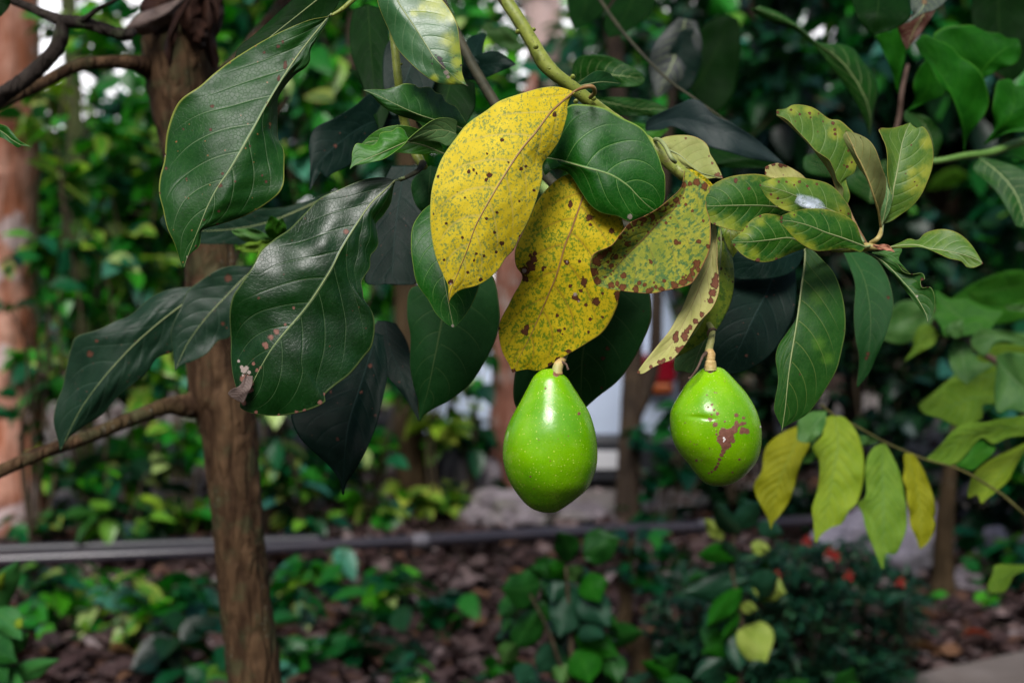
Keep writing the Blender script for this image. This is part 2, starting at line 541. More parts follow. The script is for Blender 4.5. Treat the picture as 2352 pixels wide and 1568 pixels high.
Y_PALE = leaf_mat('leaf_pale_underside', (.30, .30, .09), (.37, .35, .13), vein=(.20, .13, .06), vein_w=.035, vein_amt=.5, spots=.25,
                  spot_col=(.15, .06, .05), rough=.6, spec=.2, trans=.2, bump=.4, brown=(.17, .065, .035), ret=.3, rim=(.3, .18, .08))
Y_OLIVE = leaf_mat('leaf_olive_underside', (.20, .23, .06), (.27, .28, .09), vein=(.15, .12, .04), vein_w=.035, vein_amt=.45, spots=.15,
                   rough=.6, spec=.2, trans=.2, bump=.4, brown=(.20, .09, .05), rim=(.28, .19, .06))
Y_GRN = leaf_mat('leaf_yellow_green', (.13, .21, .018), (.26, .31, .03), vein=(.14, .18, .04), vein_w=.04, vein_amt=.3, mottle=(.05, .13, .015), mottle_amt=.8,
                 spots=.2, rough=.45, spec=.35, trans=.25, bump=.5)
R_GRN = leaf_mat('leaf_tip_green', (.008, .060, .003), (.026, .095, .006), c3=(.17, .21, .010), vein=(.20, .27, .08), vein_w=.035, vein_amt=.5, spots=.12,
                 spot_col=(.09, .035, .01), rim=(.22, .19, .04), rough=.45, spec=.24, trans=.25, bump=.5, yellowing=.45, brown=(.13, .045, .02))
R_LITE = leaf_mat('leaf_tip_light', (.045, .115, .012), (.090, .165, .018), c3=(.27, .29, .03), vein=(.26, .33, .14), vein_w=.035, vein_amt=.5, spots=.10,
                  spot_col=(.09, .04, .01), rim=(.25, .23, .05), rough=.45, spec=.26, trans=.28, bump=.45, yellowing=.3, brown=(.15, .05, .02))
R_BACK = leaf_mat('leaf_tip_underside', (.17, .20, .065), (.22, .235, .085), vein=(.24, .20, .06), vein_w=.045, vein_amt=.65, spots=.08,
                  rim=(.26, .20, .06), rough=.62, spec=.2, trans=.25, bump=.7, ret=.5)
G_BACK = leaf_mat('leaf_green_underside', (.055, .130, .040), (.080, .165, .050), vein=(.22, .27, .09), vein_w=.035, vein_amt=.65, rough=.6,
                  spec=.25, trans=.2, bump=.6, ret=.5, rim=(.16, .22, .07))
G_HANG = leaf_mat('leaf_hanging_green', (.007, .048, .004), (.016, .070, .007), vein=(.10, .14, .03), vein_w=.035, vein_amt=.7, rough=.5,
                  spec=.18, trans=.2, bump=.6, ret=.3, rim=(.12, .18, .04), c3=(.05, .13, .01))
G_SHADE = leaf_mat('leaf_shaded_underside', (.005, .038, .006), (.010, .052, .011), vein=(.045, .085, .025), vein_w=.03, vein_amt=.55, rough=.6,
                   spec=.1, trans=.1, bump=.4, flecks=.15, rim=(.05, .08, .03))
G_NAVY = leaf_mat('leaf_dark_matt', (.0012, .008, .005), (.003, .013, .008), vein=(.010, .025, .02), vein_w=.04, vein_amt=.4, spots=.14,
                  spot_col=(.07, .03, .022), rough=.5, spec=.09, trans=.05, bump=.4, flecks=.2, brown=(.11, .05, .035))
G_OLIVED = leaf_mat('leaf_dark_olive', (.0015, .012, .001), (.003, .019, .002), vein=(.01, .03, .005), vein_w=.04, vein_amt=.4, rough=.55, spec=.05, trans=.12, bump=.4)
G_BRIGHT = leaf_mat('leaf_bright_shade', (.005, .066, .002), (.010, .098, .003), vein=(.03, .14, .008), vein_w=.05, vein_amt=.35, rough=.55, spec=.10,
                    trans=.3, bump=.4, rim=(.06, .2, .02))
BROWN = leaf_mat('leaf_dead_brown', (.012, .005, .003), (.028, .012, .008), vein=(.04, .02, .012), vein_w=.05, vein_amt=.4, rough=.7, spec=.08, trans=.08, bump=.8)
BROWN_GREY = leaf_mat('leaf_dead_grey', (.07, .048, .040), (.13, .095, .082), vein=(.09, .05, .04), vein_w=.05, vein_amt=.4, rough=.6, spec=.2, trans=.08, bump=.8)
MAROON = leaf_mat('leaf_maroon', (.040, .008, .007), (.060, .012, .009), rough=.6, spec=.2, trans=.1)
LIME = leaf_mat('leaf_pale_lime', (.16, .25, .010), (.22, .30, .018), vein=(.16, .26, .06), vein_w=.09, vein_amt=.45, rough=.6, spec=.15, trans=.35, bump=1.2, flecks=.1, ret=.1)
LIME_Y = leaf_mat('leaf_lime_yellow', (.18, .19, .003), (.23, .235, .006), vein=(.19, .25, .03), vein_w=.09, vein_amt=.35, rough=.6, spec=.15, trans=.35, bump=1.2, flecks=.1, ret=.1)
LIME_G = leaf_mat('leaf_lime_green', (.095, .19, .012), (.14, .24, .022), vein=(.12, .23, .06), vein_w=.09, vein_amt=.45, rough=.6, spec=.15, trans=.35, bump=1.2, flecks=.1, ret=.1)
SAGE = leaf_mat('leaf_grey_green', (.035, .12, .02), (.070, .165, .035), vein=(.14, .22, .10), vein_w=.05, vein_amt=.3, rough=.5, spec=.2, trans=.28, bump=.5)
SOFT_G = leaf_mat('leaf_soft_green', (.018, .11, .005), (.038, .155, .009), vein=(.09, .20, .04), vein_w=.05, vein_amt=.3, rough=.55, spec=.15, trans=.35, bump=.5)

# ------------------------------------------------------------------ stems of the avocado branches
def stem_mat():
    n = NT('speckled_green_bark')
    tc = n.node('ShaderNodeTexCoord').outputs['Object']
    a = n.noise(tc, 60, 4, .6)
    col = n.mix(n.step(a, .35, .7), (.13, .16, .022), (.24, .27, .045))
    col = n.mix(n.step(n.noise(tc, 30, 5, .7), .55, .68, 0, .85), col, (.085, .05, .03))
    v = n.voro(tc, 420)
    col = n.mix(n.step(v.outputs['Distance'], .12, .22, .8, 0), col, (.05, .03, .02))
    nb = n.bump(n.math('ADD', a, n.step(v.outputs['Distance'], .1, .3, .5, 0)), .5, .0012)
    return n.done(n.bsdf(col, .5, .35, nb))
M_STEM = stem_mat()
M_TWIG_TAN = simple_mat('tan_twig', (.22, .17, .05), (.34, .27, .10), 60, .55, .3, .4, .001)
M_TWIG_BR = simple_mat('brown_twig', (.055, .033, .022), (.10, .062, .045), 40, .7, .2, .5, .002)
M_TWIG_DK = simple_mat('dark_twig', (.020, .022, .012), (.045, .040, .022), 40, .65, .2, .5, .002)

def stem_tube(parent, name, pts, rpx, mat, ns=14, rough=.02, seed=1, extra=None):
    """pts: (col, row, metres); rpx: radius in frame pixels at that distance"""
    mb = MB()
    w3 = [tuple(P3(*p)) for p in pts]
    rs = [r * p[2] / FPX for r, p in zip(rpx, pts)]
    mb.tube(w3, rs, n=len(pts) * 10, ns=ns, rough=rough, rng=np.random.default_rng(seed))
    for (x, y, d, r) in (extra or []):
        # bud scars
        c = P3(x, y, d)
        m = r * d / FPX
        mb.tube([tuple(c + np.array([0, .6 * m, -.3 * m])), tuple(c), tuple(c + np.array([0, -.7 * m, .3 * m]))], [m, m * .9, m * .45], n=6, ns=8, rough=.08, rng=np.random.default_rng(seed + 5))
    return mb.build(name, mat, parent)

B1 = thing('avocado_branch', pt(1165, -40, 1.24), 'speckled green avocado branch slanting down to the right, carrying the two yellow leaves', 'branch', 'avocado branches')
stem_tube(B1, 'stem', [(1095, -110, 1.26), (1130, -50, 1.25), (1161, 0, 1.245), (1194, 50, 1.24), (1226, 103, 1.24), (1248, 142, 1.24), (1278, 173, 1.24), (1318, 203, 1.245), (1351, 230, 1.25),
                       (1400, 268, 1.262), (1460, 310, 1.27), (1513, 350, 1.265), (1545, 380, 1.255), (1572, 402, 1.25), (1640, 450, 1.275), (1760, 520, 1.285), (1900, 568, 1.275), (1978, 570, 1.235), (2004, 566, 1.225)],
          [15, 15, 15.5, 15.5, 16, 18.5, 15.5, 15, 15, 15, 16, 17, 16, 15, 12, 10, 8, 8, 9], M_STEM,
          extra=[(1189, 72, 1.233, 6), (1231, 106, 1.224, 6.5), (1226, 67, 1.24, 5), (1316, 175, 1.24, 6), (1364, 225, 1.24, 6), (1323, 232, 1.232, 6), (1262, 157, 1.228, 3)])
BRN = (.17, .075, .05)

# yellow leaf in front
yl = [(1095, 1200, 20), (1016, 1237, 10)]
leaf(B1, 'leaf', 'D', [(1318, 210), (1284, 200), (1250, 201), (1207, 212), (1150, 231), (1117, 254), (1074, 284), (1047, 317), (1017, 360), (1001, 400), (991, 440), (988, 484), (989, 523), (994, 560), (1001, 590), (1017, 629), (1029, 656), (1030, 672), (1031, 696)],
     [(1320, 210), (1284, 240), (1261, 263), (1228, 307), (1198, 343), (1164, 394), (1138, 437), (1111, 484), (1091, 523), (1074, 572), (1051, 629), (1034, 669), (1031, 696)],
     [(1322, 211), (1308, 228), (1303, 248), (1302, 267), (1287, 317), (1267, 350), (1247, 377), (1246, 407), (1237, 443), (1221, 490), (1206, 523), (1194, 543), (1180, 573), (1161, 593), (1147, 616), (1124, 639), (1094, 656), (1057, 666), (1037, 683), (1031, 696)],
     [1.215, 1.18, 1.165, 1.165, 1.175], [Y_ONE, Y_PALE], dl=[0, 1.0, .9, .2, 0], dr=[0, 1.6, 1.9, 1.2, 0], wave=(.28, 2.2), quilt=.09, nu=230, nv=99, veins=8,
     brown=[(1124, 402, 7), (1117, 413, 5), (1088, 390, 4), (1077, 394, 5), (1095, 398, 3), (1197, 388, 5), (1208, 382, 4), (1006, 405, 4), (1153, 322, 5), (1119, 353, 3), (1273, 263, 6), (1168, 373, 3),
            (1035, 648, 7), (1104, 642, 5), (1153, 559, 6), (1062, 545, 4), (1094, 583, 4), (1089, 598, 4), (1112, 588, 4), (1140, 579, 4), (1020, 597, 4), (1075, 626, 4), (1193, 462, 3), (1226, 437, 4), (1142, 488, 4), (1117, 502, 4),
            (1025, 513, 4), (1136, 534, 4), (1068, 454, 3), (1194, 543, 4), (1180, 573, 3)],
     pale=[(1035, 652, 3)], area=[(1210, 360, 22), (1235, 300, 14), (1010, 470, 26), (1190, 400, 18), (1060, 590, 40), (1110, 470, 16), (1050, 520, 24), (1190, 330, 16), (1020, 440, 18)],
     label='yellow speckled avocado leaf on a curved stalk in front of the stem', stalk=[(1356, 224, 1.235), (1366, 213, 1.22), (1361, 200, 1.212), (1344, 200, 1.212)], stalk_r=(4.6, 1.2), seed=1, rib_mat=M_STALK_BR)
# second yellow leaf
leaf(B1, 'leaf', 'D', [(1372, 385), (1310, 398), (1270, 420), (1232, 465), (1207, 520), (1188, 560), (1182, 585), (1186, 612), (1199, 632), (1195, 650), (1180, 676), (1166, 704), (1150, 734), (1145, 764), (1153, 806), (1169, 836), (1177, 856)],
     [(1372, 385), (1344, 440), (1314, 523), (1298, 562), (1278, 632), (1261, 672), (1246, 709), (1218, 772), (1192, 822), (1177, 856)],
     [(1372, 385), (1405, 430), (1428, 500), (1440, 560), (1438, 620), (1424, 672), (1418, 702), (1401, 739), (1381, 766), (1351, 786), (1318, 806), (1284, 826), (1258, 843), (1234, 851), (1211, 848), (1191, 851), (1177, 856)],
     [1.25, 1.238, 1.238, 1.25, 1.262], [Y_TWO, Y_PALE], dl=[.3, 1.9, 1.8, .9, 0], dr=[.3, .5, .1, .4, 0], wave=(.35, 2.4), quilt=.05, stalk_r=(2.6, .8), nu=220, nv=99, veins=8,
     brown=[(1205, 622, 12), (1218, 608, 11), (1226, 596, 9), (1208, 640, 8), (1196, 632, 7), (1222, 615, 9), (1228, 582, 6), (1218, 586, 5), (1205, 762, 9, 1.0), (1210, 752, 7), (1370, 693, 11), (1320, 682, 8), (1328, 690, 5), (1302, 602, 7), (1331, 600, 4), (1341, 648, 7, .5),
            (1309, 657, 5), (1334, 668, 5), (1356, 733, 5), (1384, 728, 4), (1280, 724, 5), (1284, 759, 5), (1297, 755, 4), (1306, 806, 9, 1.6), (1282, 828, 9), (1264, 838, 7), (1147, 754, 4), (1157, 708, 4), (1180, 852, 6), (1346, 700, 5), (1354, 500, 9), (1405, 530, 8), (1384, 674, 4), (1420, 680, 10, .7),
            (1352, 762, 4), (1292, 767, 3), (1356, 516, 4), (1310, 470, 6, .6), (1253, 614, 3), (1247, 617, 4, .6)],
     pale=[(1321, 676, 5), (1329, 692, 3), (1204, 622, 6), (1302, 601, 3)],
     area=[(1290, 700, 34), (1200, 780, 44), (1260, 790, 40), (1310, 760, 34), (1260, 600, 26), (1240, 540, 34), (1290, 440, 34), (1220, 820, 30), (1220, 700, 24)],
     label='yellow blotched avocado leaf hanging over the top of the pear shaped fruit', stalk=[(1420, 300, 1.265), (1392, 345, 1.26)], seed=2, rib_mat=M_STALK_BR)
# broad green leaf
leaf(B1, 'leaf', 'D', [(1252, 362), (1254, 330), (1272, 275), (1307, 243), (1340, 240), (1387, 248), (1423, 268), (1472, 293), (1497, 326), (1513, 359), (1521, 386), (1527, 402), (1528, 430), (1525, 462), (1507, 486)],
     [(1252, 362), (1286, 368), (1344, 385), (1401, 401), (1439, 424), (1461, 446), (1483, 468), (1507, 486)],
     [(1252, 362), (1246, 385), (1252, 402), (1264, 391), (1290, 390), (1311, 404), (1334, 440), (1354, 470), (1378, 488), (1401, 494), (1418, 497), (1448, 509), (1475, 497), (1507, 487)],
     [1.255, 1.23, 1.222, 1.222, 1.23], [G_MID, G_BACK], dl=[0, 1.6, 1.5, .8, 0], dr=[-.8, 1.4, .6, .8, 0], wave=(.3, 1.6), quilt=.10, nu=150, nv=81, veins=6, va=(.22, .18),
     label='broad green avocado leaf lying across the stem', stalk=[(1235, 335, 1.27)], seed=3, pale=[(1447, 498, 7)])
# olive folded leaf with brown rim
_rs = random.Random(4)
_rimspots = []
for _k in range(70):
    _t = _rs.random(); _a = catmull([(1565, 450), (1510, 480), (1447, 512), (1404, 564), (1360, 600)], 50)[int(_t * 49)]; _b = catmull([(1560, 470), (1520, 502), (1480, 545), (1440, 585), (1400, 640)], 50)[int(_t * 49)]
    _f = _rs.random() ** 1.3
    _rimspots.append((_a[0] + (_b[0] - _a[0]) * _f, _a[1] + (_b[1] - _a[1]) * _f, _rs.uniform(2, 6) * (1.2 - _f)))
for _k in range(26):
    _a = catmull([(1370, 640), (1400, 660), (1460, 668), (1520, 666), (1568, 655), (1600, 630), (1628, 580)], 50)[_rs.randrange(50)]
    _rimspots.append((_a[0] + _rs.uniform(-4, 4), _a[1] - _rs.uniform(0, 20), _rs.uniform(2.5, 6)))
leaf(B1, 'leaf', 'D', [(1573, 392), (1565, 430), (1538, 457), (1510, 480), (1478, 498), (1447, 512), (1426, 537), (1404, 564), (1368, 580), (1358, 596), (1356, 616), (1364, 646), (1370, 655)],
     [(1573, 392), (1571, 440), (1545, 482), (1520, 502), (1480, 545), (1440, 585), (1405, 625), (1385, 645), (1372, 656)],
     [(1573, 392), (1600, 405), (1630, 430), (1622, 470), (1632, 512), (1631, 567), (1620, 600), (1593, 646), (1568, 659), (1530, 667), (1494, 674), (1430, 668), (1390, 661), (1374, 657)],
     [1.235, 1.215, 1.20, 1.19, 1.18], [Y_FOLD, Y_PALE], dl=[0, -1.6, -2.4, -2.2, 0], dr=[0, .2, -.3, -.6, 0], wave=(.22, 3.4), quilt=.05, nu=170, nv=89, veins=8,
     brown=[(1553, 556, 6, .8), (1562, 558, 4), (1600, 605, 10), (1495, 602, 5), (1492, 598, 4), (1605, 555, 6), (1626, 565, 5), (1590, 484, 4), (1615, 507, 4), (1540, 500, 3), (1530, 512, 4),
            (1370, 600, 12), (1364, 625, 12), (1378, 590, 10), (1400, 572, 6), (1372, 645, 10), (1404, 655, 9), (1430, 660, 9), (1460, 664, 8, .8), (1490, 668, 8), (1520, 663, 7), (1550, 655, 9), (1570, 648, 9), (1585, 640, 8), (1468, 650, 6), (1432, 633, 8), (1525, 645, 5),
            (1445, 520, 8), (1480, 505, 7), (1425, 545, 6), (1497, 495, 7), (1550, 655, 6), (1585, 422, 6), (1600, 418, 9), (1618, 428, 9), (1572, 425, 8), (1415, 590, 7), (1440, 560, 6), (1475, 515, 5), (1500, 500, 6), (1405, 610, 6), (1575, 470, 4), (1570, 455, 3), (1563, 450, 3)] + _rimspots,
     area=[(1440, 590, 30), (1470, 560, 22), (1510, 520, 16), (1430, 620, 26), (1520, 620, 26)],
     label='mottled olive leaf with a crinkled brown rim, folded over the branch', stalk=[(1568, 385, 1.24)], seed=4, flip=False, rib=False, curl=1.2)
# narrow pale curled leaf
leaf(B1, 'leaf', 'D', [(1637, 470), (1635, 523), (1631, 556), (1621, 592), (1605, 622), (1591, 649), (1568, 705), (1558, 723), (1536, 761), (1511, 792), (1486, 823), (1463, 854)],
     [(1640, 470), (1639, 525), (1636, 570), (1628, 610), (1612, 645), (1594, 690), (1573, 735), (1548, 780), (1516, 818), (1490, 840), (1464, 855)],
     [(1642, 470), (1645, 523), (1647, 580), (1647, 606), (1651, 640), (1650, 672), (1636, 706), (1614, 730), (1601, 746), (1585, 772), (1568, 799), (1546, 823), (1524, 833), (1502, 842), (1478, 857), (1465, 857)],
     [1.245, 1.235, 1.22, 1.205, 1.19], [Y_PALE, Y_FOLD], dl=[0, .3, .3, .2, 0], dr=[0, -.8, -1.2, -.7, 0], wave=(.16, 3), nu=150, nv=41, veins=10,
     brown=[(1642, 650, 10, .6), (1637, 672, 10), (1645, 636, 6, .5), (1632, 690, 8), (1612, 722, 7), (1598, 738, 7), (1552, 775, 8, .6), (1555, 764, 5), (1573, 773, 9, .7), (1577, 760, 7), (1585, 752, 7), (1558, 803, 8), (1568, 798, 6), (1515, 832, 6), (1524, 828, 6), (1495, 842, 5), (1466, 854, 5), (1540, 822, 4)],
     label='narrow pale leaf with pink brown edge, curled and hanging beside the second fruit', seed=5, rib=False)
leaf(B1, 'leaf', 'D', [(1655, 500), (1642, 560), (1606, 660), (1572, 740), (1548, 800), (1551, 822)],
     [(1655, 500), (1656, 580), (1645, 660), (1612, 740), (1575, 790), (1551, 822)],
     [(1655, 500), (1675, 566), (1685, 609), (1686, 656), (1678, 696), (1658, 739), (1640, 762), (1600, 795), (1551, 822)],
     [1.29, 1.27, 1.26, 1.265], [Y_GRN, Y_PALE], dl=.4, dr=[.3, 1, 1, .3], nu=90, nv=41, seed=6, brown=[(1655, 549, 7), (1656, 617, 4), (1665, 630, 3), (1683, 647, 3)],
     label='yellow green leaf behind the narrow pale one')
leaf(B1, 'leaf', 'D', [(1650, 730), (1600, 770), (1556, 806), (1549, 848), (1570, 853), (1588, 857)], [(1650, 730), (1625, 770), (1605, 810), (1588, 857)],
     [(1650, 730), (1634, 770), (1622, 800), (1605, 835), (1588, 857)], [1.30, 1.29, 1.29], [G_BACK, G_MID], nu=60, nv=31, seed=7)
leaf(B1, 'leaf', 'D', [(1650, 470), (1655, 520), (1668, 560), (1683, 592)], [(1655, 470), (1675, 520), (1683, 592)], [(1665, 470), (1704, 530), (1700, 565), (1683, 592)],
     [1.30, 1.28, 1.28], [Y_GRN, Y_PALE], nu=60, nv=31, seed=8)
leaf(B1, 'leaf', 'z7', [(770, 520), (845, 492), (900, 474), (1000, 462), (1110, 470), (1200, 510), (1245, 560), (1262, 620), (1300, 680), (1340, 755), (1370, 828)],
     [(790, 530), (900, 580), (1000, 630), (1090, 705), (1180, 775), (1280, 805), (1370, 828)], [(800, 550), (900, 650), (1000, 710), (1100, 750), (1190, 805), (1230, 828), (1300, 822), (1370, 830)],
     [1.28, 1.275, 1.27, 1.26], [Y_OLIVE, Y_FOLD], dl=[0, .8, .5, 0], nu=90, nv=51, seed=9, brown=[(1055, 490, 12), (1320, 800, 26), (1250, 640, 10), (1280, 700, 14), (1360, 820, 20)],
     label='dull olive leaf standing up behind the branch', stalk=[(970, 690, 1.238), (935, 655, 1.232), (885, 560, 1.24), (840, 508, 1.25), (800, 500, 1.262)], stalk_r=(4.2, 1))
leaf(B1, 'leaf', 'z7', [(1070, 745), (1130, 760), (1220, 815), (1290, 885)], [(1065, 755), (1130, 800), (1200, 845), (1290, 885)], [(1060, 770), (1130, 850), (1210, 890), (1290, 890)],
     [1.262, 1.258, 1.26], [Y_TWO, Y_FOLD], nu=50, nv=21, seed=10, rib=False)
# fresh shoot leaves behind the main stem (upper right of it)
leaf(B1, 'leaf', 'R2', [(1600, 600), (1640, 570), (1700, 520), (1760, 487), (1840, 500), (1880, 540), (1932, 575)], [(1600, 602), (1700, 580), (1800, 565), (1932, 577)],
     [(1600, 610), (1700, 625), (1800, 622), (1880, 600), (1932, 578)], [1.26, 1.30, 1.33], [G_SHADE, G_BACK], nu=60, nv=31, seed=11)
# the tip whorl on the right
leaf(B1, 'leaf', 'z4', [(990, 1082), (985, 880), (900, 800), (820, 770), (740, 740), (640, 730), (500, 740), (380, 770), (270, 830), (190, 920), (130, 1022)],
     [(990, 1085), (880, 1035), (700, 1015), (450, 1015), (280, 1020), (130, 1025)],
     [(990, 1090), (850, 1160), (700, 1225), (545, 1246), (450, 1240), (350, 1210), (260, 1175), (170, 1110), (130, 1028)],
     [1.25, 1.235, 1.225, 1.22], [R_GRN, R_BACK], dl=[0, .9, .9, 0], dr=[0, -.3, -.5, 0], wave=(.14, 2), nu=120, nv=61, seed=20, veins=8,
     area=[(420, 1180, 90), (600, 1230, 70), (270, 1120, 60), (330, 1180, 60)], brown=[(150, 1070, 24), (480, 790, 20, .8), (600, 860, 16), (290, 1180, 12), (170, 1085, 14)],
     label='large green leaf with yellowing edge, leftmost of the tip whorl', stalk=[(1400, 1250, 1.265), (1200, 1150, 1.26)], stalk_r=(3.4, .8))
leaf(B1, 'leaf', 'z4', [(1130, 1390), (1050, 1250), (985, 1180), (900, 1110), (800, 1092), (720, 1095), (620, 1150), (570, 1210), (500, 1280), (440, 1335)],
     [(1130, 1388), (980, 1310), (800, 1325), (600, 1345), (442, 1345)], [(1130, 1395), (1000, 1440), (900, 1485), (800, 1520), (700, 1525), (600, 1495), (530, 1450), (480, 1400), (443, 1350)],
     [1.225, 1.215, 1.205, 1.20], [R_GRN, R_BACK], dl=[0, .8, .9, 0], dr=[0, -.2, -.5, 0], wave=(.12, 2), nu=110, nv=55, seed=21, veins=7,
     area=[(560, 1260, 70), (640, 1450, 60), (700, 1160, 50), (520, 1400, 50)], brown=[(680, 1512, 24), (850, 1500, 14), (460, 1375, 20), (540, 1235, 16), (580, 1205, 12), (700, 1108, 14)],
     label='small green leaf with pink brown edge, lowest of the tip whorl', stalk=[(1500, 1400, 1.235), (1300, 1410, 1.235)], stalk_r=(3.2, .8))
leaf(B1, 'leaf', 'z4', [(1530, 1150), (1525, 1080), (1490, 1000), (1400, 880), (1300, 810), (1150, 775), (1000, 757), (850, 765), (760, 790), (695, 825)],
     [(1530, 1155), (1400, 1085), (1250, 1020), (1080, 950), (900, 880), (697, 828)], [(1530, 1160), (1400, 1170), (1250, 1120), (1100, 1085), (960, 1070), (850, 1020), (760, 940), (715, 865), (696, 832)],
     [1.24, 1.225, 1.215, 1.21], [R_LITE, R_BACK], dl=[0, 1.1, 1.2, 0], dr=[0, .1, -.1, 0], wave=(.12, 2), nu=110, nv=61, seed=22, veins=7,
     area=[(800, 960, 70), (900, 1030, 80), (1000, 790, 60), (1450, 1060, 60), (800, 800, 60)], brown=[(700, 828, 14), (870, 800, 12), (940, 800, 12), (1060, 800, 16), (1215, 820, 14), (800, 915, 14), (860, 950, 14), (900, 990, 10), (1130, 840, 14), (1010, 830, 10), (1500, 1090, 12), (1430, 1060, 10)],
     label='green leaf with a patch of spider web on it', stalk=[(1640, 1350, 1.24), (1580, 1250, 1.243)], stalk_r=(3.2, .8))
leaf(B1, 'leaf', 'z4', [(1655, 1385), (1620, 1320), (1580, 1200), (1540, 1150), (1450, 1095), (1300, 1050), (1200, 1042), (1080, 1050), (960, 1080), (888, 1112)],
     [(1655, 1388), (1450, 1310), (1300, 1260), (1150, 1200), (1000, 1160), (884, 1148)], [(1655, 1390), (1640, 1410), (1610, 1435), (1540, 1415), (1450, 1405), (1300, 1425), (1200, 1425), (1120, 1390), (1020, 1320), (940, 1230), (890, 1180), (884, 1155)],
     [1.215, 1.20, 1.19, 1.185], [R_GRN, R_BACK], dl=[0, .9, 1.0, 0], dr=[0, .1, -.2, 0], wave=(.14, 2), nu=120, nv=61, seed=23, veins=7,
     area=[(960, 1250, 60), (1050, 1320, 70), (1150, 1380, 50), (1000, 1100, 30)], brown=[(886, 1125, 22), (895, 1165, 12), (1010, 1100, 8)],
     label='green leaf in front, nearest of the tip whorl', stalk=[(1700, 1380, 1.222)], stalk_r=(3.6, .9))
leaf(B1, 'leaf', 'z4', [(1490, 1000), (1452, 940), (1455, 860), (1400, 780), (1370, 690), (1330, 605), (1270, 560), (1200, 510), (1130, 430), (1050, 345), (950, 240), (850, 192)],
     [(1485, 1000), (1430, 965), (1385, 850), (1350, 750), (1300, 660), (1230, 570), (1150, 470), (1080, 400), (1010, 330), (930, 260), (850, 198)],
     [(1495, 1000), (1515, 920), (1480, 790), (1500, 750), (1550, 720), (1575, 640), (1565, 480), (1555, 370), (1500, 310), (1420, 245), (1325, 230), (1200, 140), (1100, 108), (1000, 105), (930, 140), (850, 150)],
     [1.26, 1.255, 1.25, 1.25], [R_LITE, R_BACK], dl=[0, -1.2, -1.0, 0], dr=[0, .7, 1.2, 0], wave=(.3, 1.8), nu=150, nv=71, seed=24, veins=9,
     area=[(1380, 360, 70), (1530, 640, 60), (1150, 160, 60), (1000, 150, 50)], brown=[(980, 150, 14), (1060, 190, 14), (1150, 180, 16), (1230, 185, 10), (1160, 220, 12), (1360, 270, 18), (1375, 330, 16), (1270, 255, 10), (1380, 370, 16), (1490, 665, 16), (1530, 625, 12), (860, 175, 16), (1480, 345, 10), (1500, 520, 12), (1460, 650, 8)],
     label='tall yellow green leaf with rolled edge, standing up from the tip whorl', stalk=[(1660, 1360, 1.245), (1560, 1180, 1.25)], stalk_r=(3.4, .9), rib_mat=M_STALK_BR)
leaf(B1, 'leaf', 'z5', [(484, 840), (462, 700), (440, 640), (410, 560), (380, 490), (330, 420), (280, 330), (240, 250), (225, 200), (245, 172)],
     [(486, 840), (470, 730), (440, 630), (400, 510), (352, 400), (315, 330), (290, 270), (245, 176)],
     [(488, 840), (478, 740), (500, 660), (517, 600), (520, 500), (492, 420), (470, 350), (440, 280), (400, 230), (350, 200), (290, 178), (247, 172)],
     [1.235, 1.21, 1.20, 1.20], [R_BACK, R_LITE], dl=[0, .6, .8, 0], dr=[0, -.6, -.8, 0], wave=(.12, 2), nu=110, nv=51, seed=25, veins=8, pale=[(290, 268, 8)],
     label='olive leaf seen from its veined underside, upright in the tip whorl', stalk=[(415, 945, 1.225), (460, 915, 1.22), (482, 880, 1.225)], stalk_r=(5.2, 1.6), rib_mat=M_TWIG_TAN)
leaf(B1, 'leaf', 'z5', [(500, 812), (545, 720), (562, 620), (540, 520), (531, 430), (532, 350), (520, 270), (490, 200), (477, 152), (560, 148), (640, 128), (688, 110)],
     [(500, 812), (560, 650), (575, 560), (600, 440), (630, 270), (660, 170), (690, 110)],
     [(500, 812), (560, 790), (620, 750), (700, 690), (760, 620), (800, 540), (840, 430), (850, 330), (835, 230), (800, 160), (770, 138), (740, 150), (705, 130), (690, 110)],
     [1.25, 1.245, 1.25, 1.26], [R_LITE, R_BACK], dl=[0, -.8, -.9, 0], dr=[0, .2, .5, 0], wave=(.14, 1.6), nu=130, nv=71, seed=26, veins=9,
     area=[(720, 540, 70), (790, 450, 60), (700, 450, 40), (800, 250, 50)], brown=[(658, 465, 6), (720, 520, 5), (735, 545, 5), (695, 265, 5), (478, 152, 8)],
     label='broad light green leaf standing upright at the right of the tip whorl', stalk=[(420, 950, 1.23), (480, 890, 1.238)], stalk_r=(4.2, 1.2))
leaf(B1, 'leaf', 'z5', [(488, 815), (482, 720), (500, 650), (512, 560), (520, 480)], [(492, 815), (520, 700), (535, 600), (522, 480)], [(496, 812), (542, 730), (562, 650), (560, 570), (524, 482)],
     [1.245, 1.24, 1.245], [G_BACK, R_LITE], nu=60, nv=31, seed=27, wave=(.06, 2))
leaf(B1, 'leaf', 'z5', [(545, 968), (620, 938), (680, 912), (740, 920), (790, 875), (870, 850), (950, 850), (1030, 880), (1100, 940), (1150, 1010), (1190, 1080)],
     [(545, 972), (640, 958), (740, 958), (820, 982), (900, 992), (1050, 1022), (1150, 1060), (1192, 1084)], [(545, 975), (650, 972), (750, 972), (830, 992), (900, 1022), (960, 1050), (1040, 1070), (1080, 1108), (1130, 1112), (1192, 1086)],
     [1.225, 1.21, 1.20, 1.19], [R_LITE, R_BACK], dl=[0, 1.0, .8, 0], dr=[0, -.5, -.2, 0], wave=(.18, 2.2), nu=130, nv=51, seed=28, veins=9, brown=[(1190, 1082, 8), (1133, 962, 5)],
     label='light green leaf stretching right from the tip whorl', stalk=[(430, 985, 1.228), (490, 980, 1.228)], stalk_r=(3.4, .9))
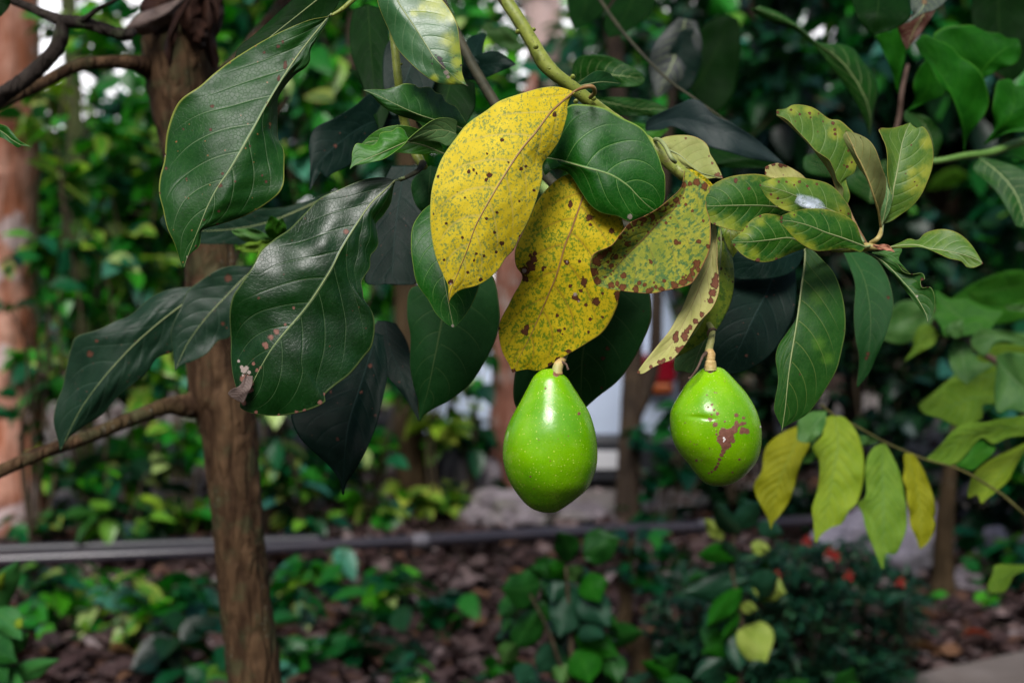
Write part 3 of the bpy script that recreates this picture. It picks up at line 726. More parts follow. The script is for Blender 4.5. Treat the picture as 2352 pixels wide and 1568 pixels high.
leaf(B1, 'leaf', 'z5', [(380, 1005), (450, 1040), (530, 1047), (600, 1090), (640, 1140), (700, 1160), (770, 1152), (790, 1190), (760, 1205), (772, 1252), (830, 1250), (856, 1310), (858, 1380), (843, 1440), (814, 1490)],
     [(380, 1008), (480, 1056), (560, 1125), (640, 1210), (720, 1300), (770, 1380), (800, 1440), (811, 1492)], [(380, 1012), (440, 1046), (500, 1092), (560, 1155), (620, 1232), (680, 1302), (740, 1375), (790, 1452), (809, 1492)],
     [1.235, 1.225, 1.21, 1.20], [G_HANG, R_LITE], dl=[0, -.6, -.5, 0], dr=[0, .3, .3, 0], wave=(.2, 2.4), nu=130, nv=51, seed=29, veins=9, brown=[(772, 1195, 14), (780, 1240, 14), (810, 1243, 12), (775, 1220, 12), (700, 1158, 8)],
     pale=[(735, 1310, 10)], label='drooping green leaf with a brown bitten notch in its edge', stalk=[(372, 992, 1.232)], stalk_r=(3, .8))
leaf(B1, 'leaf', 'z5', [(425, 1012), (520, 1045), (600, 1085), (690, 1156)], [(425, 1010), (530, 1020), (600, 1060), (692, 1157)], [(425, 1008), (480, 1000), (560, 985), (632, 985), (607, 1055), (630, 1115), (693, 1158)],
     [1.25, 1.25, 1.25], [SAGE, R_LITE], nu=60, nv=31, seed=30, wave=(.1, 2), rib=False)
leaf(B1, 'leaf', 'z4', [(1200, 900), (1000, 790), (860, 768), (790, 760), (745, 735)], [(1200, 895), (1000, 800), (850, 760), (748, 690)], [(1200, 890), (1100, 755), (1010, 690), (930, 650), (850, 632), (755, 660), (748, 690)],
     [1.265, 1.26, 1.255], [Y_PALE, Y_FOLD], nu=70, nv=41, seed=31, brown=[(760, 670, 24), (820, 640, 22), (890, 650, 26), (930, 655, 18), (745, 720, 16)], rib=False)
leaf(B1, 'leaf', 'R6', [(842, 140), (827, 300), (808, 480), (782, 620), (720, 720), (660, 810), (640, 900), (655, 1000), (655, 1080), (637, 1180), (630, 1250), (650, 1310), (678, 1370), (680, 1410)],
     [(845, 140), (840, 250), (820, 400), (795, 590), (770, 750), (745, 900), (725, 1050), (705, 1250), (681, 1412)],
     [(848, 140), (900, 160), (970, 230), (1040, 310), (1090, 430), (1117, 560), (1122, 700), (1100, 830), (1060, 980), (980, 1120), (920, 1210), (850, 1290), (760, 1340), (695, 1380), (682, 1412)],
     [1.25, 1.235, 1.22, 1.215, 1.22], [G_HANG, G_MID], dl=[0, .4, .5, 0], dr=[0, .8, 1.3, 0], wave=(.22, 1.8), quilt=.07, nu=150, nv=71, seed=32, veins=9, va=(.14, .2),
     area=[(930, 470, 60), (1000, 900, 50), (940, 800, 50)], brown=[(1110, 708, 7), (808, 1010, 4)], label='long green avocado leaf hanging right of the second fruit', stalk=[(1100, 60, 1.262), (900, 80, 1.262)], stalk_r=(4.4, 1.1))
# tan twig end with dry bud scale
stem_tube(B1, 'twig', [(1960, 570, 1.24), (1990, 566, 1.225), (2010, 568, 1.222), (2040, 572, 1.222)], [7, 8.5, 7.5, 3.5], M_TWIG_TAN, seed=4)
leaf(B1, 'bud_scale', 'z5', [(430, 952), (470, 955), (510, 950), (545, 965), (580, 1002)], [(430, 958), (480, 970), (530, 980), (580, 1003)], [(430, 965), (470, 985), (520, 995), (580, 1005)],
     [1.214, 1.207, 1.20], [leaf_mat('dry_scale', (.22, .075, .045), (.34, .14, .09), rough=.6, spec=.2, trans=.1, bump=.8)] * 2, nu=40, nv=17, seed=33, rib=False, wave=(.1, 3))

# spider web on the leaf
def web():
    n = NT('spider_silk')
    tc = n.node('ShaderNodeTexCoord').outputs['Object']
    a = n.noise(tc, 160, 5, .7)
    lm = n.attr('lm').outputs['Vector']
    edge = n.attr('lv').outputs['Vector']
    e = n.node('ShaderNodeSeparateXYZ', {0: edge}).outputs
    fade = n.math('MULTIPLY', n.step(e[1], .45, 1.0, 1, 0), n.math('MULTIPLY', n.step(e[2], 0, .25), n.step(e[2], .7, 1, 1, 0)))
    al = n.math('MULTIPLY', fade, n.step(a, .3, .62, .25, .85))
    tr = n.node('ShaderNodeBsdfTransparent').outputs[0]
    sh = n.bsdf((.42, .48, .56), .4, .5)
    m = n.node('ShaderNodeMixShader', {0: al})
    n.t.links.new(tr, m.inputs[1]); n.t.links.new(sh, m.inputs[2])
    return n.done(m.outputs[0])
_w = leaf(None, 'spider_web', 'z4', [(985, 915), (1040, 895), (1120, 912), (1215, 938), (1285, 990), (1315, 1042)], [(995, 950), (1100, 968), (1200, 1000), (1312, 1045)],
          [(1000, 990), (1070, 1030), (1160, 1056), (1305, 1056)], [1.217, 1.212, 1.213], [web()] * 2, dl=-.1, dr=-.1, nu=40, nv=21, wave=(.05, 2), quilt=0, rib=False, thick=0, seed=34)
tag(_w, 'small white spider web in the hollow of a green leaf', 'spider web')

def bl(parent, f, L, M, R, d, mats, seed, **k):
    """a leaf out of focus: coarser mesh"""
    k.setdefault('nu', 44); k.setdefault('nv', 21); k.setdefault('quilt', .02); k.setdefault('wave', (.25, 2)); k.setdefault('rib', False)
    return leaf(parent, 'leaf', f, L, M, R, d, mats, seed=seed, **k)

# ------------------------------------------------------------------ upper left branch with the big hanging leaf
B2 = thing('avocado_branch', pt(815, -20, 1.2), 'thin green twig entering from above, holding the big grey green hanging leaf', 'branch', 'avocado branches')
stem_tube(B2, 'stem', [(870, -70, 1.235), (830, -20, 1.225), (806, 4, 1.22), (785, 22, 1.218), (762, 36, 1.216)], [9, 7.5, 6, 5, 3.6], M_STEM, seed=7)
leaf(B2, 'leaf', 'D', [(755, 38), (700, 50), (617, 87), (540, 133), (494, 167), (460, 197), (410, 235), (384, 300), (377, 367), (367, 407), (365, 444), (374, 480), (384, 523), (400, 558), (413, 597), (419, 616)],
     [(755, 38), (697, 110), (660, 163), (614, 238), (587, 287), (550, 352), (525, 394), (500, 430), (477, 474), (457, 523), (438, 570), (421, 616)],
     [(756, 40), (749, 57), (730, 87), (714, 113), (712, 140), (700, 157), (677, 173), (654, 200), (639, 227), (638, 267), (639, 317), (652, 347), (653, 385), (650, 427), (627, 457), (567, 494), (500, 517), (466, 528), (461, 545), (457, 566), (433, 588), (424, 616)],
     [1.225, 1.215, 1.20, 1.185, 1.175, 1.18], [G_BIG, G_BACK], dl=[0, .3, .9, 1.2, .9, 0], dr=[0, 1.2, 1.8, 1.2, .4, 0], wave=(.75, 2.3), quilt=.07, nu=230, nv=101, veins=9, va=(.17, .12),
     brown=[(382, 387, 4), (511, 399, 4), (611, 417, 4), (639, 107, 5), (649, 96, 4), (607, 121, 4), (487, 244, 6, 1.4), (502, 485, 5, 1.4), (505, 426, 6), (484, 298, 4), (602, 403, 3), (500, 515, 5, 1.5), (428, 410, 3), (574, 335, 3), (421, 297, 3), (620, 293, 3), (378, 355, 4), (367, 443, 3), (540, 417, 3), (469, 505, 3), (450, 565, 3), (655, 150, 5, .4), (640, 180, 4, .5), (614, 238, 4, .6)],
     pale=[(378, 358, 3), (430, 590, 3)], area=[(398, 285, 5)], label='big grey green avocado leaf with rusty specks hanging to the left', seed=40, stalk=[(762, 34, 1.218)], stalk_r=(3.4, .8))
leaf(B2, 'leaf', 'D', [(790, -50), (710, -30), (663, 7), (617, 50), (587, 77), (550, 108), (539, 131)], [(790, -50), (716, 10), (650, 62), (592, 106), (540, 132)], [(790, -50), (770, 20), (700, 75), (640, 105), (580, 128), (541, 133)],
     [1.26, 1.27, 1.26], [G_OLIVED, G_BACK], nu=90, nv=41, seed=41, dl=[0, .5, .5, 0], label='darker olive leaf half hidden behind the big grey green one')
leaf(B2, 'leaf', 'R2', [(335, -160), (262, -80), (248, 0), (270, 80), (330, 220), (380, 330), (470, 430), (560, 510), (640, 562), (720, 582), (830, 584), (866, 590)],
     [(340, -160), (365, -60), (400, 30), (500, 180), (590, 320), (640, 400), (720, 480), (800, 550), (870, 594)],
     [(400, -160), (600, -90), (690, -5), (760, 90), (800, 180), (816, 300), (830, 430), (832, 500), (853, 565), (874, 596)],
     [1.22, 1.21, 1.20, 1.195, 1.20], [leaf_mat('leaf_green_yellow_edge', (.022, .085, .022), (.04, .115, .035), c3=(.30, .33, .02), vein=(.20, .27, .14), vein_w=.03, vein_amt=.4, spots=.06,
      rim=(.32, .30, .05), rough=.38, spec=.55, trans=.2, bump=.4, brown=(.05, .035, .04)), G_BACK], dl=[0, .9, .9, 0], dr=[0, .5, .7, 0], wave=(.3, 1.8), nu=170, nv=81, seed=42,
     area=[(640, 20, 90), (760, 110, 50), (740, 280, 60), (790, 330, 60), (800, 430, 45), (820, 530, 50), (760, 560, 40), (560, 60, 40), (500, 90, 30), (700, 90, 60), (640, 540, 30)],
     brown=[(680, 410, 16), (690, 440, 18), (700, 465, 16), (670, 395, 12), (650, 380, 8), (720, 497, 8), (868, 594, 16), (825, 450, 9), (625, 440, 5), (620, 400, 4)], pale=[(722, 500, 20), (735, 530, 14)],
     label='green leaf with yellow blotched edge and a dark scorch mark, at the top')
B2b = B2

# ------------------------------------------------------------------ branch behind: fresh whorl and the dark glossy leaf
B3 = thing('avocado_branch', pt(905, 60, 1.27), 'upright green twig with a fresh green leaf whorl and one large dark glossy leaf', 'branch', 'avocado branches')
stem_tube(B3, 'stem', [(900, -60, 1.27), (903, 60, 1.27), (909, 130, 1.265), (917, 200, 1.265), (925, 260, 1.285), (940, 320, 1.29), (962, 365, 1.285), (975, 385, 1.28)], [9, 9.5, 10, 10.5, 11, 11, 12, 9], M_STEM, seed=9,
          extra=[(922, 147, 1.26, 3)])
stem_tube(B3, 'twig', [(972, 375, 1.28), (960, 392, 1.27), (940, 404, 1.26), (920, 413, 1.25)], [9, 6, 5, 4.5], M_TWIG_DK, seed=10)
leaf(B3, 'leaf', 'D', [(907, 413), (874, 407), (834, 413), (784, 433), (735, 455), (700, 490), (664, 526), (630, 549), (600, 576), (580, 612), (550, 656), (534, 682), (527, 722), (530, 782), (530, 822), (535, 862), (545, 898), (552, 915)],
     [(907, 415), (884, 437), (850, 470), (814, 523), (784, 572), (760, 619), (720, 682), (690, 722), (660, 756), (625, 799), (595, 850), (570, 900), (554, 920)],
     [(908, 418), (904, 430), (900, 455), (896, 470), (880, 495), (864, 513), (866, 532), (869, 559), (862, 575), (851, 589), (849, 616), (831, 646), (834, 670), (837, 689), (856, 719), (861, 756), (854, 796), (837, 819), (804, 859), (770, 885), (747, 906), (744, 926), (694, 946), (634, 955), (580, 949), (553, 937), (552, 924)],
     [1.225, 1.21, 1.195, 1.19, 1.185, 1.19], [G_DARK, G_BACK], dl=[0, .9, .9, .7, 1.6, 0], dr=[0, .5, 1.2, .9, .6, 0], wave=(.5, 2.2), quilt=.06, nu=230, nv=101, veins=9, va=(.17, .12),
     brown=[(795, 532, 7), (608, 791, 7), (611, 797, 6), (675, 707, 4), (582, 835, 5), (563, 868, 10), (556, 870, 7), (570, 866, 7), (577, 880, 7), (575, 895, 7), (552, 908, 9), (545, 912, 8), (560, 925, 7), (560, 905, 5), (590, 850, 5), (598, 843, 4), (622, 775, 7), (635, 762, 8), (612, 790, 5),
            (735, 924, 6), (700, 943, 5), (680, 946, 5), (640, 953, 4), (588, 946, 5), (745, 905, 4), (655, 745, 4)],
     pale=[(560, 850, 8), (566, 845, 6), (555, 843, 5), (572, 855, 5), (548, 829, 4), (546, 905, 6), (558, 862, 3)], area=[],
     label='dark glossy avocado leaf with scorched pinkish brown tip', seed=50, stalk=[(930, 408, 1.25), (918, 412, 1.248)], stalk_r=(3.4, .8))
leaf(B3, 'bitten_tip', 'R4', [(1700, 1000), (1650, 1085), (1600, 1110), (1575, 1130), (1570, 1145), (1585, 1165)], [(1700, 1020), (1670, 1100), (1630, 1160), (1640, 1195)], [(1740, 1020), (1735, 1080), (1700, 1160), (1675, 1208)],
     [1.182, 1.178, 1.18], [BROWN_GREY, BROWN], nu=40, nv=17, seed=51, rib=False, wave=(.05, 2))
leaf(B3, 'leaf', 'z6', [(1690, 760), (1672, 690), (1630, 620), (1590, 560), (1510, 520), (1470, 455), (1420, 440), (1370, 395), (1280, 400), (1240, 375), (1160, 367), (1090, 390), (1000, 415), (900, 415), (812, 420)],
     [(1690, 765), (1560, 712), (1410, 670), (1300, 636), (1200, 596), (1050, 525), (930, 465), (812, 421)], [(1680, 780), (1500, 790), (1340, 742), (1290, 705), (1230, 672), (1120, 640), (1020, 590), (940, 530), (880, 465), (812, 424)],
     [1.25, 1.23, 1.215, 1.21], [leaf_mat('leaf_whorl_dark', (.006, .050, .003), (.014, .078, .007), vein=(.09, .2, .05), vein_w=.03, vein_amt=.35, rim=(.2, .27, .05), rough=.45, spec=.4, trans=.2, bump=.5), G_BACK],
     dl=[0, .9, .6, 0], dr=[0, .4, .5, 0], wave=(.2, 3.2), nu=130, nv=61, seed=52, veins=9, label='fresh dark green leaf pointing left, topmost of the small whorl')
leaf(B3, 'leaf', 'z6', [(1600, 690), (1580, 668), (1500, 652), (1400, 670), (1290, 745), (1200, 820), (1150, 880), (1060, 950), (980, 1000), (900, 1022), (800, 1045), (720, 1060), (697, 1086)],
     [(1590, 790), (1500, 760), (1400, 758), (1290, 800), (1200, 842), (1060, 905), (960, 950), (850, 995), (760, 1035), (698, 1086)],
     [(1640, 800), (1530, 888), (1450, 858), (1350, 846), (1260, 850), (1190, 850), (1170, 790), (1150, 752), (1100, 732), (1050, 765), (960, 780), (935, 840), (900, 880), (840, 880), (755, 870), (720, 940), (715, 1020), (697, 1084)],
     [1.235, 1.22, 1.205, 1.20], [G_YOUNG, G_BACK], dl=[-.4, -.5, -.2, 0], dr=[.4, .4, .6, 0], wave=(.12, 2.2), nu=150, nv=61, seed=53, veins=9, flip=False,
     label='bright green twisted leaf with a pointed tip in the small whorl')
leaf(B3, 'leaf', 'z6', [(1500, 955), (1450, 860), (1300, 760), (1180, 722), (1080, 717), (960, 745), (870, 800), (792, 878)], [(1500, 960), (1300, 880), (1100, 850), (900, 850), (792, 880)],
     [(1500, 965), (1400, 950), (1330, 962), (1200, 955), (1060, 945), (900, 930), (792, 882)], [1.255, 1.25, 1.25], [G_YOUNG, G_BACK], nu=80, nv=41, seed=54, veins=8)
leaf(B3, 'leaf', 'D', [(1040, 440), (985, 472), (962, 495), (947, 523), (944, 562), (947, 599), (957, 649), (984, 689), (1001, 719), (1024, 742), (1041, 752)],
     [(1040, 440), (1008, 560), (1018, 630), (1031, 700), (1042, 753)], [(1040, 440), (1090, 540), (1105, 620), (1099, 662), (1084, 699), (1067, 726), (1050, 746), (1043, 753)],
     [1.26, 1.235, 1.22, 1.215], [G_MID, G_BACK], dl=[0, .6, .6, 0], dr=[0, .6, .6, 0], wave=(.15, 2), nu=110, nv=51, seed=55, veins=8, pale=[(1040, 748, 4)], label='bright green leaf partly covered by the yellow speckled one')

# ------------------------------------------------------------------ shaded leaves hanging behind the fruit
B4 = thing('avocado_branch', pt(1060, 120, 1.45), 'branch of large shaded dark leaves hanging behind the yellow leaves and the fruit', 'branch', 'avocado branches')
stem_tube(B4, 'stem', [(980, -80, 1.5), (1040, 60, 1.48), (1120, 210, 1.45), (1250, 400, 1.42), (1380, 500, 1.42), (1560, 540, 1.42), (1760, 560, 1.45), (1930, 575, 1.5)], [10, 11, 12, 12, 11, 10, 8, 6], M_TWIG_DK, seed=12)
DK = dict(nu=80, nv=41, rib=False, quilt=.015)
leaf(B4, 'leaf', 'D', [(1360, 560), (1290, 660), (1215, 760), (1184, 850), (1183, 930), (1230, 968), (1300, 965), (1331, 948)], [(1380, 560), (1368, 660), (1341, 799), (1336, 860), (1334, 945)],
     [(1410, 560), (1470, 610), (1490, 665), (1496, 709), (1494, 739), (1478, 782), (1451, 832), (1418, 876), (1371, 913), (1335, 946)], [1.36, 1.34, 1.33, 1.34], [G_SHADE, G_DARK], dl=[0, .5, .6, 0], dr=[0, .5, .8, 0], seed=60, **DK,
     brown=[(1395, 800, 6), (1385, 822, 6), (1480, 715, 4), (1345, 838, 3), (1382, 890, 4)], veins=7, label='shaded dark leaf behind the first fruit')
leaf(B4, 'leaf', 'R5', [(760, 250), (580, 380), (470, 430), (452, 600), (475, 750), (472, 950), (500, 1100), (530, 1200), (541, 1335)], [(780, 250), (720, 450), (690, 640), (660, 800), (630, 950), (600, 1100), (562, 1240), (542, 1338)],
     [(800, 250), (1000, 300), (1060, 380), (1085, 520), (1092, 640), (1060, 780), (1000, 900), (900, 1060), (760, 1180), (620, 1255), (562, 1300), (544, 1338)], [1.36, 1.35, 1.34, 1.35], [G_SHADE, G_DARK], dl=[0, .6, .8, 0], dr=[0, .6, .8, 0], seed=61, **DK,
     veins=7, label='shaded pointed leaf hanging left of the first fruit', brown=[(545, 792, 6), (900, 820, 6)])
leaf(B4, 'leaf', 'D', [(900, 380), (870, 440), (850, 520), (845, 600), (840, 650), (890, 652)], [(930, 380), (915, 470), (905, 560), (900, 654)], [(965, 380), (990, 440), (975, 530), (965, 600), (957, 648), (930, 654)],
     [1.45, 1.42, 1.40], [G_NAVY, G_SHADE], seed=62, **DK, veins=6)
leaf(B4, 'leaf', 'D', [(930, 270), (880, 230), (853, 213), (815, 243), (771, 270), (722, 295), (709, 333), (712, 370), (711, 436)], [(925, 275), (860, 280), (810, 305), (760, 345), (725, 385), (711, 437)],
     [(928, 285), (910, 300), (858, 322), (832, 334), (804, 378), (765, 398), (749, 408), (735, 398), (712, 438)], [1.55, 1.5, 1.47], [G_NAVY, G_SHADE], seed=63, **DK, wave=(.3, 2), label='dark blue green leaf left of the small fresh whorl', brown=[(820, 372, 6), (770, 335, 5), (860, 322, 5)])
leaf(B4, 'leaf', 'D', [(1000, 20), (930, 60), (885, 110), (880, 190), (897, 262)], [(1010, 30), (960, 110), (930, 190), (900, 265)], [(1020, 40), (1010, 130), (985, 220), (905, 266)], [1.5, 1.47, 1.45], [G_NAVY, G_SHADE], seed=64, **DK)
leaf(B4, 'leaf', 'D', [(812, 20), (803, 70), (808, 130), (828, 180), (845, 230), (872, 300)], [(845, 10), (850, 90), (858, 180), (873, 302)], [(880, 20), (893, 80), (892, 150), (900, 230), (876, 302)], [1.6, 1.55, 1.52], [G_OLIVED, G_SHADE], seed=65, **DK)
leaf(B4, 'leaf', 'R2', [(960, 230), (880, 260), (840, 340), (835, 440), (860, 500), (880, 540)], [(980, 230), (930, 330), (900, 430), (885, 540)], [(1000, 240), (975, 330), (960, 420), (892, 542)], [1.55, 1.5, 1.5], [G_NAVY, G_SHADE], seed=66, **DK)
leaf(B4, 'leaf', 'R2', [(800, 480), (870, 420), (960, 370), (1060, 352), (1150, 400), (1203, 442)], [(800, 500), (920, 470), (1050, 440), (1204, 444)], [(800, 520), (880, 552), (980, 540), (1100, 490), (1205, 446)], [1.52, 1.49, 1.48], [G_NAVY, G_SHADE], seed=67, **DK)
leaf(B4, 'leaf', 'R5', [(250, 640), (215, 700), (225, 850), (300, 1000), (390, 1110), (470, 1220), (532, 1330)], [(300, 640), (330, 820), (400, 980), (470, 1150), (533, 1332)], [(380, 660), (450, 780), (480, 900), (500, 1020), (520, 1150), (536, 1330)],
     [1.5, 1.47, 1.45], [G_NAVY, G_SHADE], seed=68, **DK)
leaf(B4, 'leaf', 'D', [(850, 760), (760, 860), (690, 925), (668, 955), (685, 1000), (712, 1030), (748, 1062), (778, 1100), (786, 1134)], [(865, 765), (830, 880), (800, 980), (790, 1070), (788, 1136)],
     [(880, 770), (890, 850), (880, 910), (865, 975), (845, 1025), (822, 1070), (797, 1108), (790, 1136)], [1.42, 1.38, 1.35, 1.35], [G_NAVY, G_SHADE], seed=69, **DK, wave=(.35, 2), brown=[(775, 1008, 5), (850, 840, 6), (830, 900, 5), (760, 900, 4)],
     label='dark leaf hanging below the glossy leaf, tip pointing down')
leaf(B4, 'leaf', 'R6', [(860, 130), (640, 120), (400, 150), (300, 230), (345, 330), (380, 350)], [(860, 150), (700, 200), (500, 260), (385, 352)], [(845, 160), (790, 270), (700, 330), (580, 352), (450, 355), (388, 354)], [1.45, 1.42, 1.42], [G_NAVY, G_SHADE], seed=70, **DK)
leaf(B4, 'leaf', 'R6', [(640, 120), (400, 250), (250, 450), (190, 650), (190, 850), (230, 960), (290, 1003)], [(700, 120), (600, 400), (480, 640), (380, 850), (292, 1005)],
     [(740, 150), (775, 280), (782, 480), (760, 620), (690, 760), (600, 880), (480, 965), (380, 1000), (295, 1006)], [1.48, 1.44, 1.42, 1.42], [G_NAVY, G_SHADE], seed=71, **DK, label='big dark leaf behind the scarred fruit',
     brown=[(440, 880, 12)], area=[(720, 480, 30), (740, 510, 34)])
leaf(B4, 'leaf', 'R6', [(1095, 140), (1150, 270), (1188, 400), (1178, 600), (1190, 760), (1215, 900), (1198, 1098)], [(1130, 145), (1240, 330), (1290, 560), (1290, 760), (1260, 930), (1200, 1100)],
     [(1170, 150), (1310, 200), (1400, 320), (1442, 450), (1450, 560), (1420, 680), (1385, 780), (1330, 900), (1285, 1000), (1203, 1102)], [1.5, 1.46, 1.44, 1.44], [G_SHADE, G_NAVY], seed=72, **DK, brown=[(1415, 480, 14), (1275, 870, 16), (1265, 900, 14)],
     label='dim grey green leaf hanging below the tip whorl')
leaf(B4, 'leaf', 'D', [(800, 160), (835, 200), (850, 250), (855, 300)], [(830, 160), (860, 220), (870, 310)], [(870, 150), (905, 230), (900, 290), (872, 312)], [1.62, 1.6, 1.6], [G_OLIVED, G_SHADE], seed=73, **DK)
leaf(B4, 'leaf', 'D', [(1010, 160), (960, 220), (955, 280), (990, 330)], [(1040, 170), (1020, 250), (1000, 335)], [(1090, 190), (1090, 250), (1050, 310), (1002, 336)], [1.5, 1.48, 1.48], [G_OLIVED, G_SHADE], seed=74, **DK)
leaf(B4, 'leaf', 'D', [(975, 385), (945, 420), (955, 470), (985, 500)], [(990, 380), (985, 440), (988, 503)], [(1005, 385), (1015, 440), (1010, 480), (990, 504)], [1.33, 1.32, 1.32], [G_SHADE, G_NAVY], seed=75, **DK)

# ------------------------------------------------------------------ the dark pair low on the left
B5 = thing('avocado_branch', pt(700, 560, 1.62), 'pair of long dull blue green leaves reaching down to the left across the trunk', 'branch', 'avocado branches')
stem_tube(B5, 'stem', [(960, 380, 1.5), (860, 440, 1.6), (760, 500, 1.66), (690, 560, 1.66), (640, 590, 1.64)], [7, 7, 6, 5, 4], M_TWIG_DK, seed=13)
leaf(B5, 'leaf', 'R4', [(1500, 330), (1360, 400), (1180, 420), (1040, 480), (900, 600), (800, 640), (680, 700), (530, 748), (490, 820), (460, 950), (430, 1100), (390, 1200), (368, 1330), (395, 1450), (412, 1535)],
     [(1500, 350), (1270, 520), (1100, 650), (950, 780), (850, 880), (700, 1050), (550, 1260), (413, 1538)],
     [(1500, 400), (1300, 700), (1190, 850), (1085, 895), (1010, 1000), (940, 1060), (850, 1130), (780, 1200), (700, 1290), (560, 1380), (480, 1440), (414, 1540)],
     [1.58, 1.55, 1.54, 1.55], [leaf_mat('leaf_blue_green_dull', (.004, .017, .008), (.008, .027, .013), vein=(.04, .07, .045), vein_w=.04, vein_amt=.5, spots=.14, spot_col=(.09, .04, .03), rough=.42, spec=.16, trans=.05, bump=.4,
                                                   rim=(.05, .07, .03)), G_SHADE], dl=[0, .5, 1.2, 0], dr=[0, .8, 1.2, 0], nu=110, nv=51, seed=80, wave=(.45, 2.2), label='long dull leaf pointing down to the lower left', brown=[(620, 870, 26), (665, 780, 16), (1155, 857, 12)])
GDL = bpy.data.materials['leaf_blue_green_dull']
leaf(B5, 'leaf', 'R4', [(1900, 150), (1740, 258), (1600, 262), (1480, 300), (1360, 380), (1290, 440), (1250, 540), (1180, 700), (1190, 850), (1202, 982)], [(1900, 180), (1700, 330), (1560, 470), (1420, 620), (1290, 800), (1204, 984)],
     [(1900, 220), (1700, 550), (1590, 745), (1500, 780), (1420, 870), (1300, 930), (1240, 950), (1206, 986)], [1.56, 1.54, 1.53], [GDL, G_SHADE], nu=90, nv=41, seed=81, wave=(.35, 2.4), brown=[(1570, 350, 30), (1535, 662, 16), (1560, 690, 10), (1355, 592, 7), (1480, 570, 8)],
     label='shorter dull leaf with a brown ringed spot, behind the glossy leaf')
leaf(B5, 'leaf', 'D', [(760, 440), (680, 470), (610, 480), (500, 480), (400, 480), (368, 503)], [(760, 450), (600, 515), (450, 530), (369, 510)], [(760, 460), (690, 540), (610, 578), (540, 562), (460, 560), (400, 545), (370, 515)],
     [1.7, 1.66, 1.62], [GDL, G_SHADE], nu=60, nv=31, seed=82)
SPR = thing('leafy_seedling', pt(700, 640, 1.6), 'small bright green sprout showing between the two biggest dark leaves', 'plant')
for i, (x, y, tx, ty, wd, mt) in enumerate([(640, 560, 622, 495, 22, SOFT_G), (640, 560, 530, 530, 18, SAGE), (640, 560, 590, 600, 20, LIME_G), (640, 560, 648, 500, 14, SOFT_G), (640, 560, 540, 572, 14, LIME_G)]):
    a = math.atan2(ty - y, tx - x); nx, ny = -math.sin(a) * wd, math.cos(a) * wd
    q = lambda t, s: (x + (tx - x) * t + nx * s, y + (ty - y) * t + ny * s)
    bl(SPR, 'D', [q(0, 0), q(.25, -.7), q(.55, -1), q(.85, -.5), q(1, 0)], [q(0, 0), q(.5, 0), q(1, 0)], [q(0, 0), q(.25, .7), q(.55, 1), q(.85, .5), q(1, 0)], [1.56, 1.54, 1.53], [mt, G_BACK], 90 + i)
stem_tube(SPR, 'stem', [(720, 660, 1.62), (670, 600, 1.59), (640, 560, 1.56)], [4, 4, 3], M_TWIG_DK, seed=3)

# ------------------------------------------------------------------ out of focus leaves at the upper right
B6 = thing('avocado_branch', pt(2300, 330, 1.9), 'out of focus avocado branch with broad deep green leaves filling the upper right', 'branch', 'avocado branches')
stem_tube(B6, 'stem', [(2480, 250, 2.0), (2400, 310, 1.95), (2330, 330, 1.92), (2275, 350, 1.9), (2215, 358, 1.88), (2150, 370, 1.87), (2080, 372, 1.87)], [11, 10, 9, 9, 8, 7, 5], simple_mat('green_twig', (.06, .14, .02), (.1, .19, .04), 40, .5, .3), seed=14)
stem_tube(B6, 'twig', [(2050, 330, 2.2), (2065, 270, 2.2), (2072, 210, 2.2), (2085, 150, 2.25)], [5, 6, 5, 4], M_TWIG_BR, seed=15)
bl(B6, 'z3', [(1020, 1400), (1000, 1250), (965, 1100), (905, 920), (800, 780), (700, 600), (610, 490), (570, 400)], [(1020, 1400), (1005, 1150), (930, 930), (820, 700), (700, 500), (572, 390)],
   [(1022, 1400), (1045, 1280), (1110, 1180), (1200, 1060), (1245, 950), (1232, 830), (1180, 680), (1080, 580), (980, 520), (900, 430), (750, 360), (650, 320), (574, 385)], [1.88, 1.85, 1.84, 1.84], [G_BRIGHT, G_MID], 100, wave=(.4, 3), nu=70,
   label='broad deep green leaf standing upright, largest at the upper right')
bl(B6, 'z3', [(1060, 800), (900, 600), (770, 420), (740, 320), (850, 250), (1000, 235), (1100, 235), (1150, 262), (1250, 300), (1340, 308), (1410, 350), (1500, 355)], [(1080, 820), (1200, 640), (1330, 500), (1520, 370)],
   [(1100, 800), (1210, 720), (1350, 640), (1490, 580), (1538, 500), (1535, 420), (1522, 372)], [1.92, 1.9, 1.9], [G_BRIGHT, G_MID], 101, wave=(.3, 3), nu=70, label='deep green wavy leaf spreading right near the top corner')
bl(B6, 'z3', [(500, 1010), (560, 930), (555, 760), (600, 640), (660, 560)], [(500, 1015), (640, 880), (700, 750), (680, 560)], [(500, 1020), (700, 930), (830, 870), (850, 700), (720, 570)], [2.0, 1.98, 1.97], [G_BRIGHT, G_MID], 102)
bl(B6, 'z3', [(1200, 1320), (1290, 1180), (1280, 1000), (1300, 850), (1330, 750), (1420, 725)], [(1200, 1325), (1380, 1150), (1480, 950), (1440, 730)], [(1210, 1330), (1420, 1220), (1640, 1180), (1700, 950), (1600, 800), (1500, 790), (1450, 730)],
   [1.9, 1.88, 1.88], [G_BRIGHT, G_MID], 103, label='deep green leaf cut by the right edge of the frame')
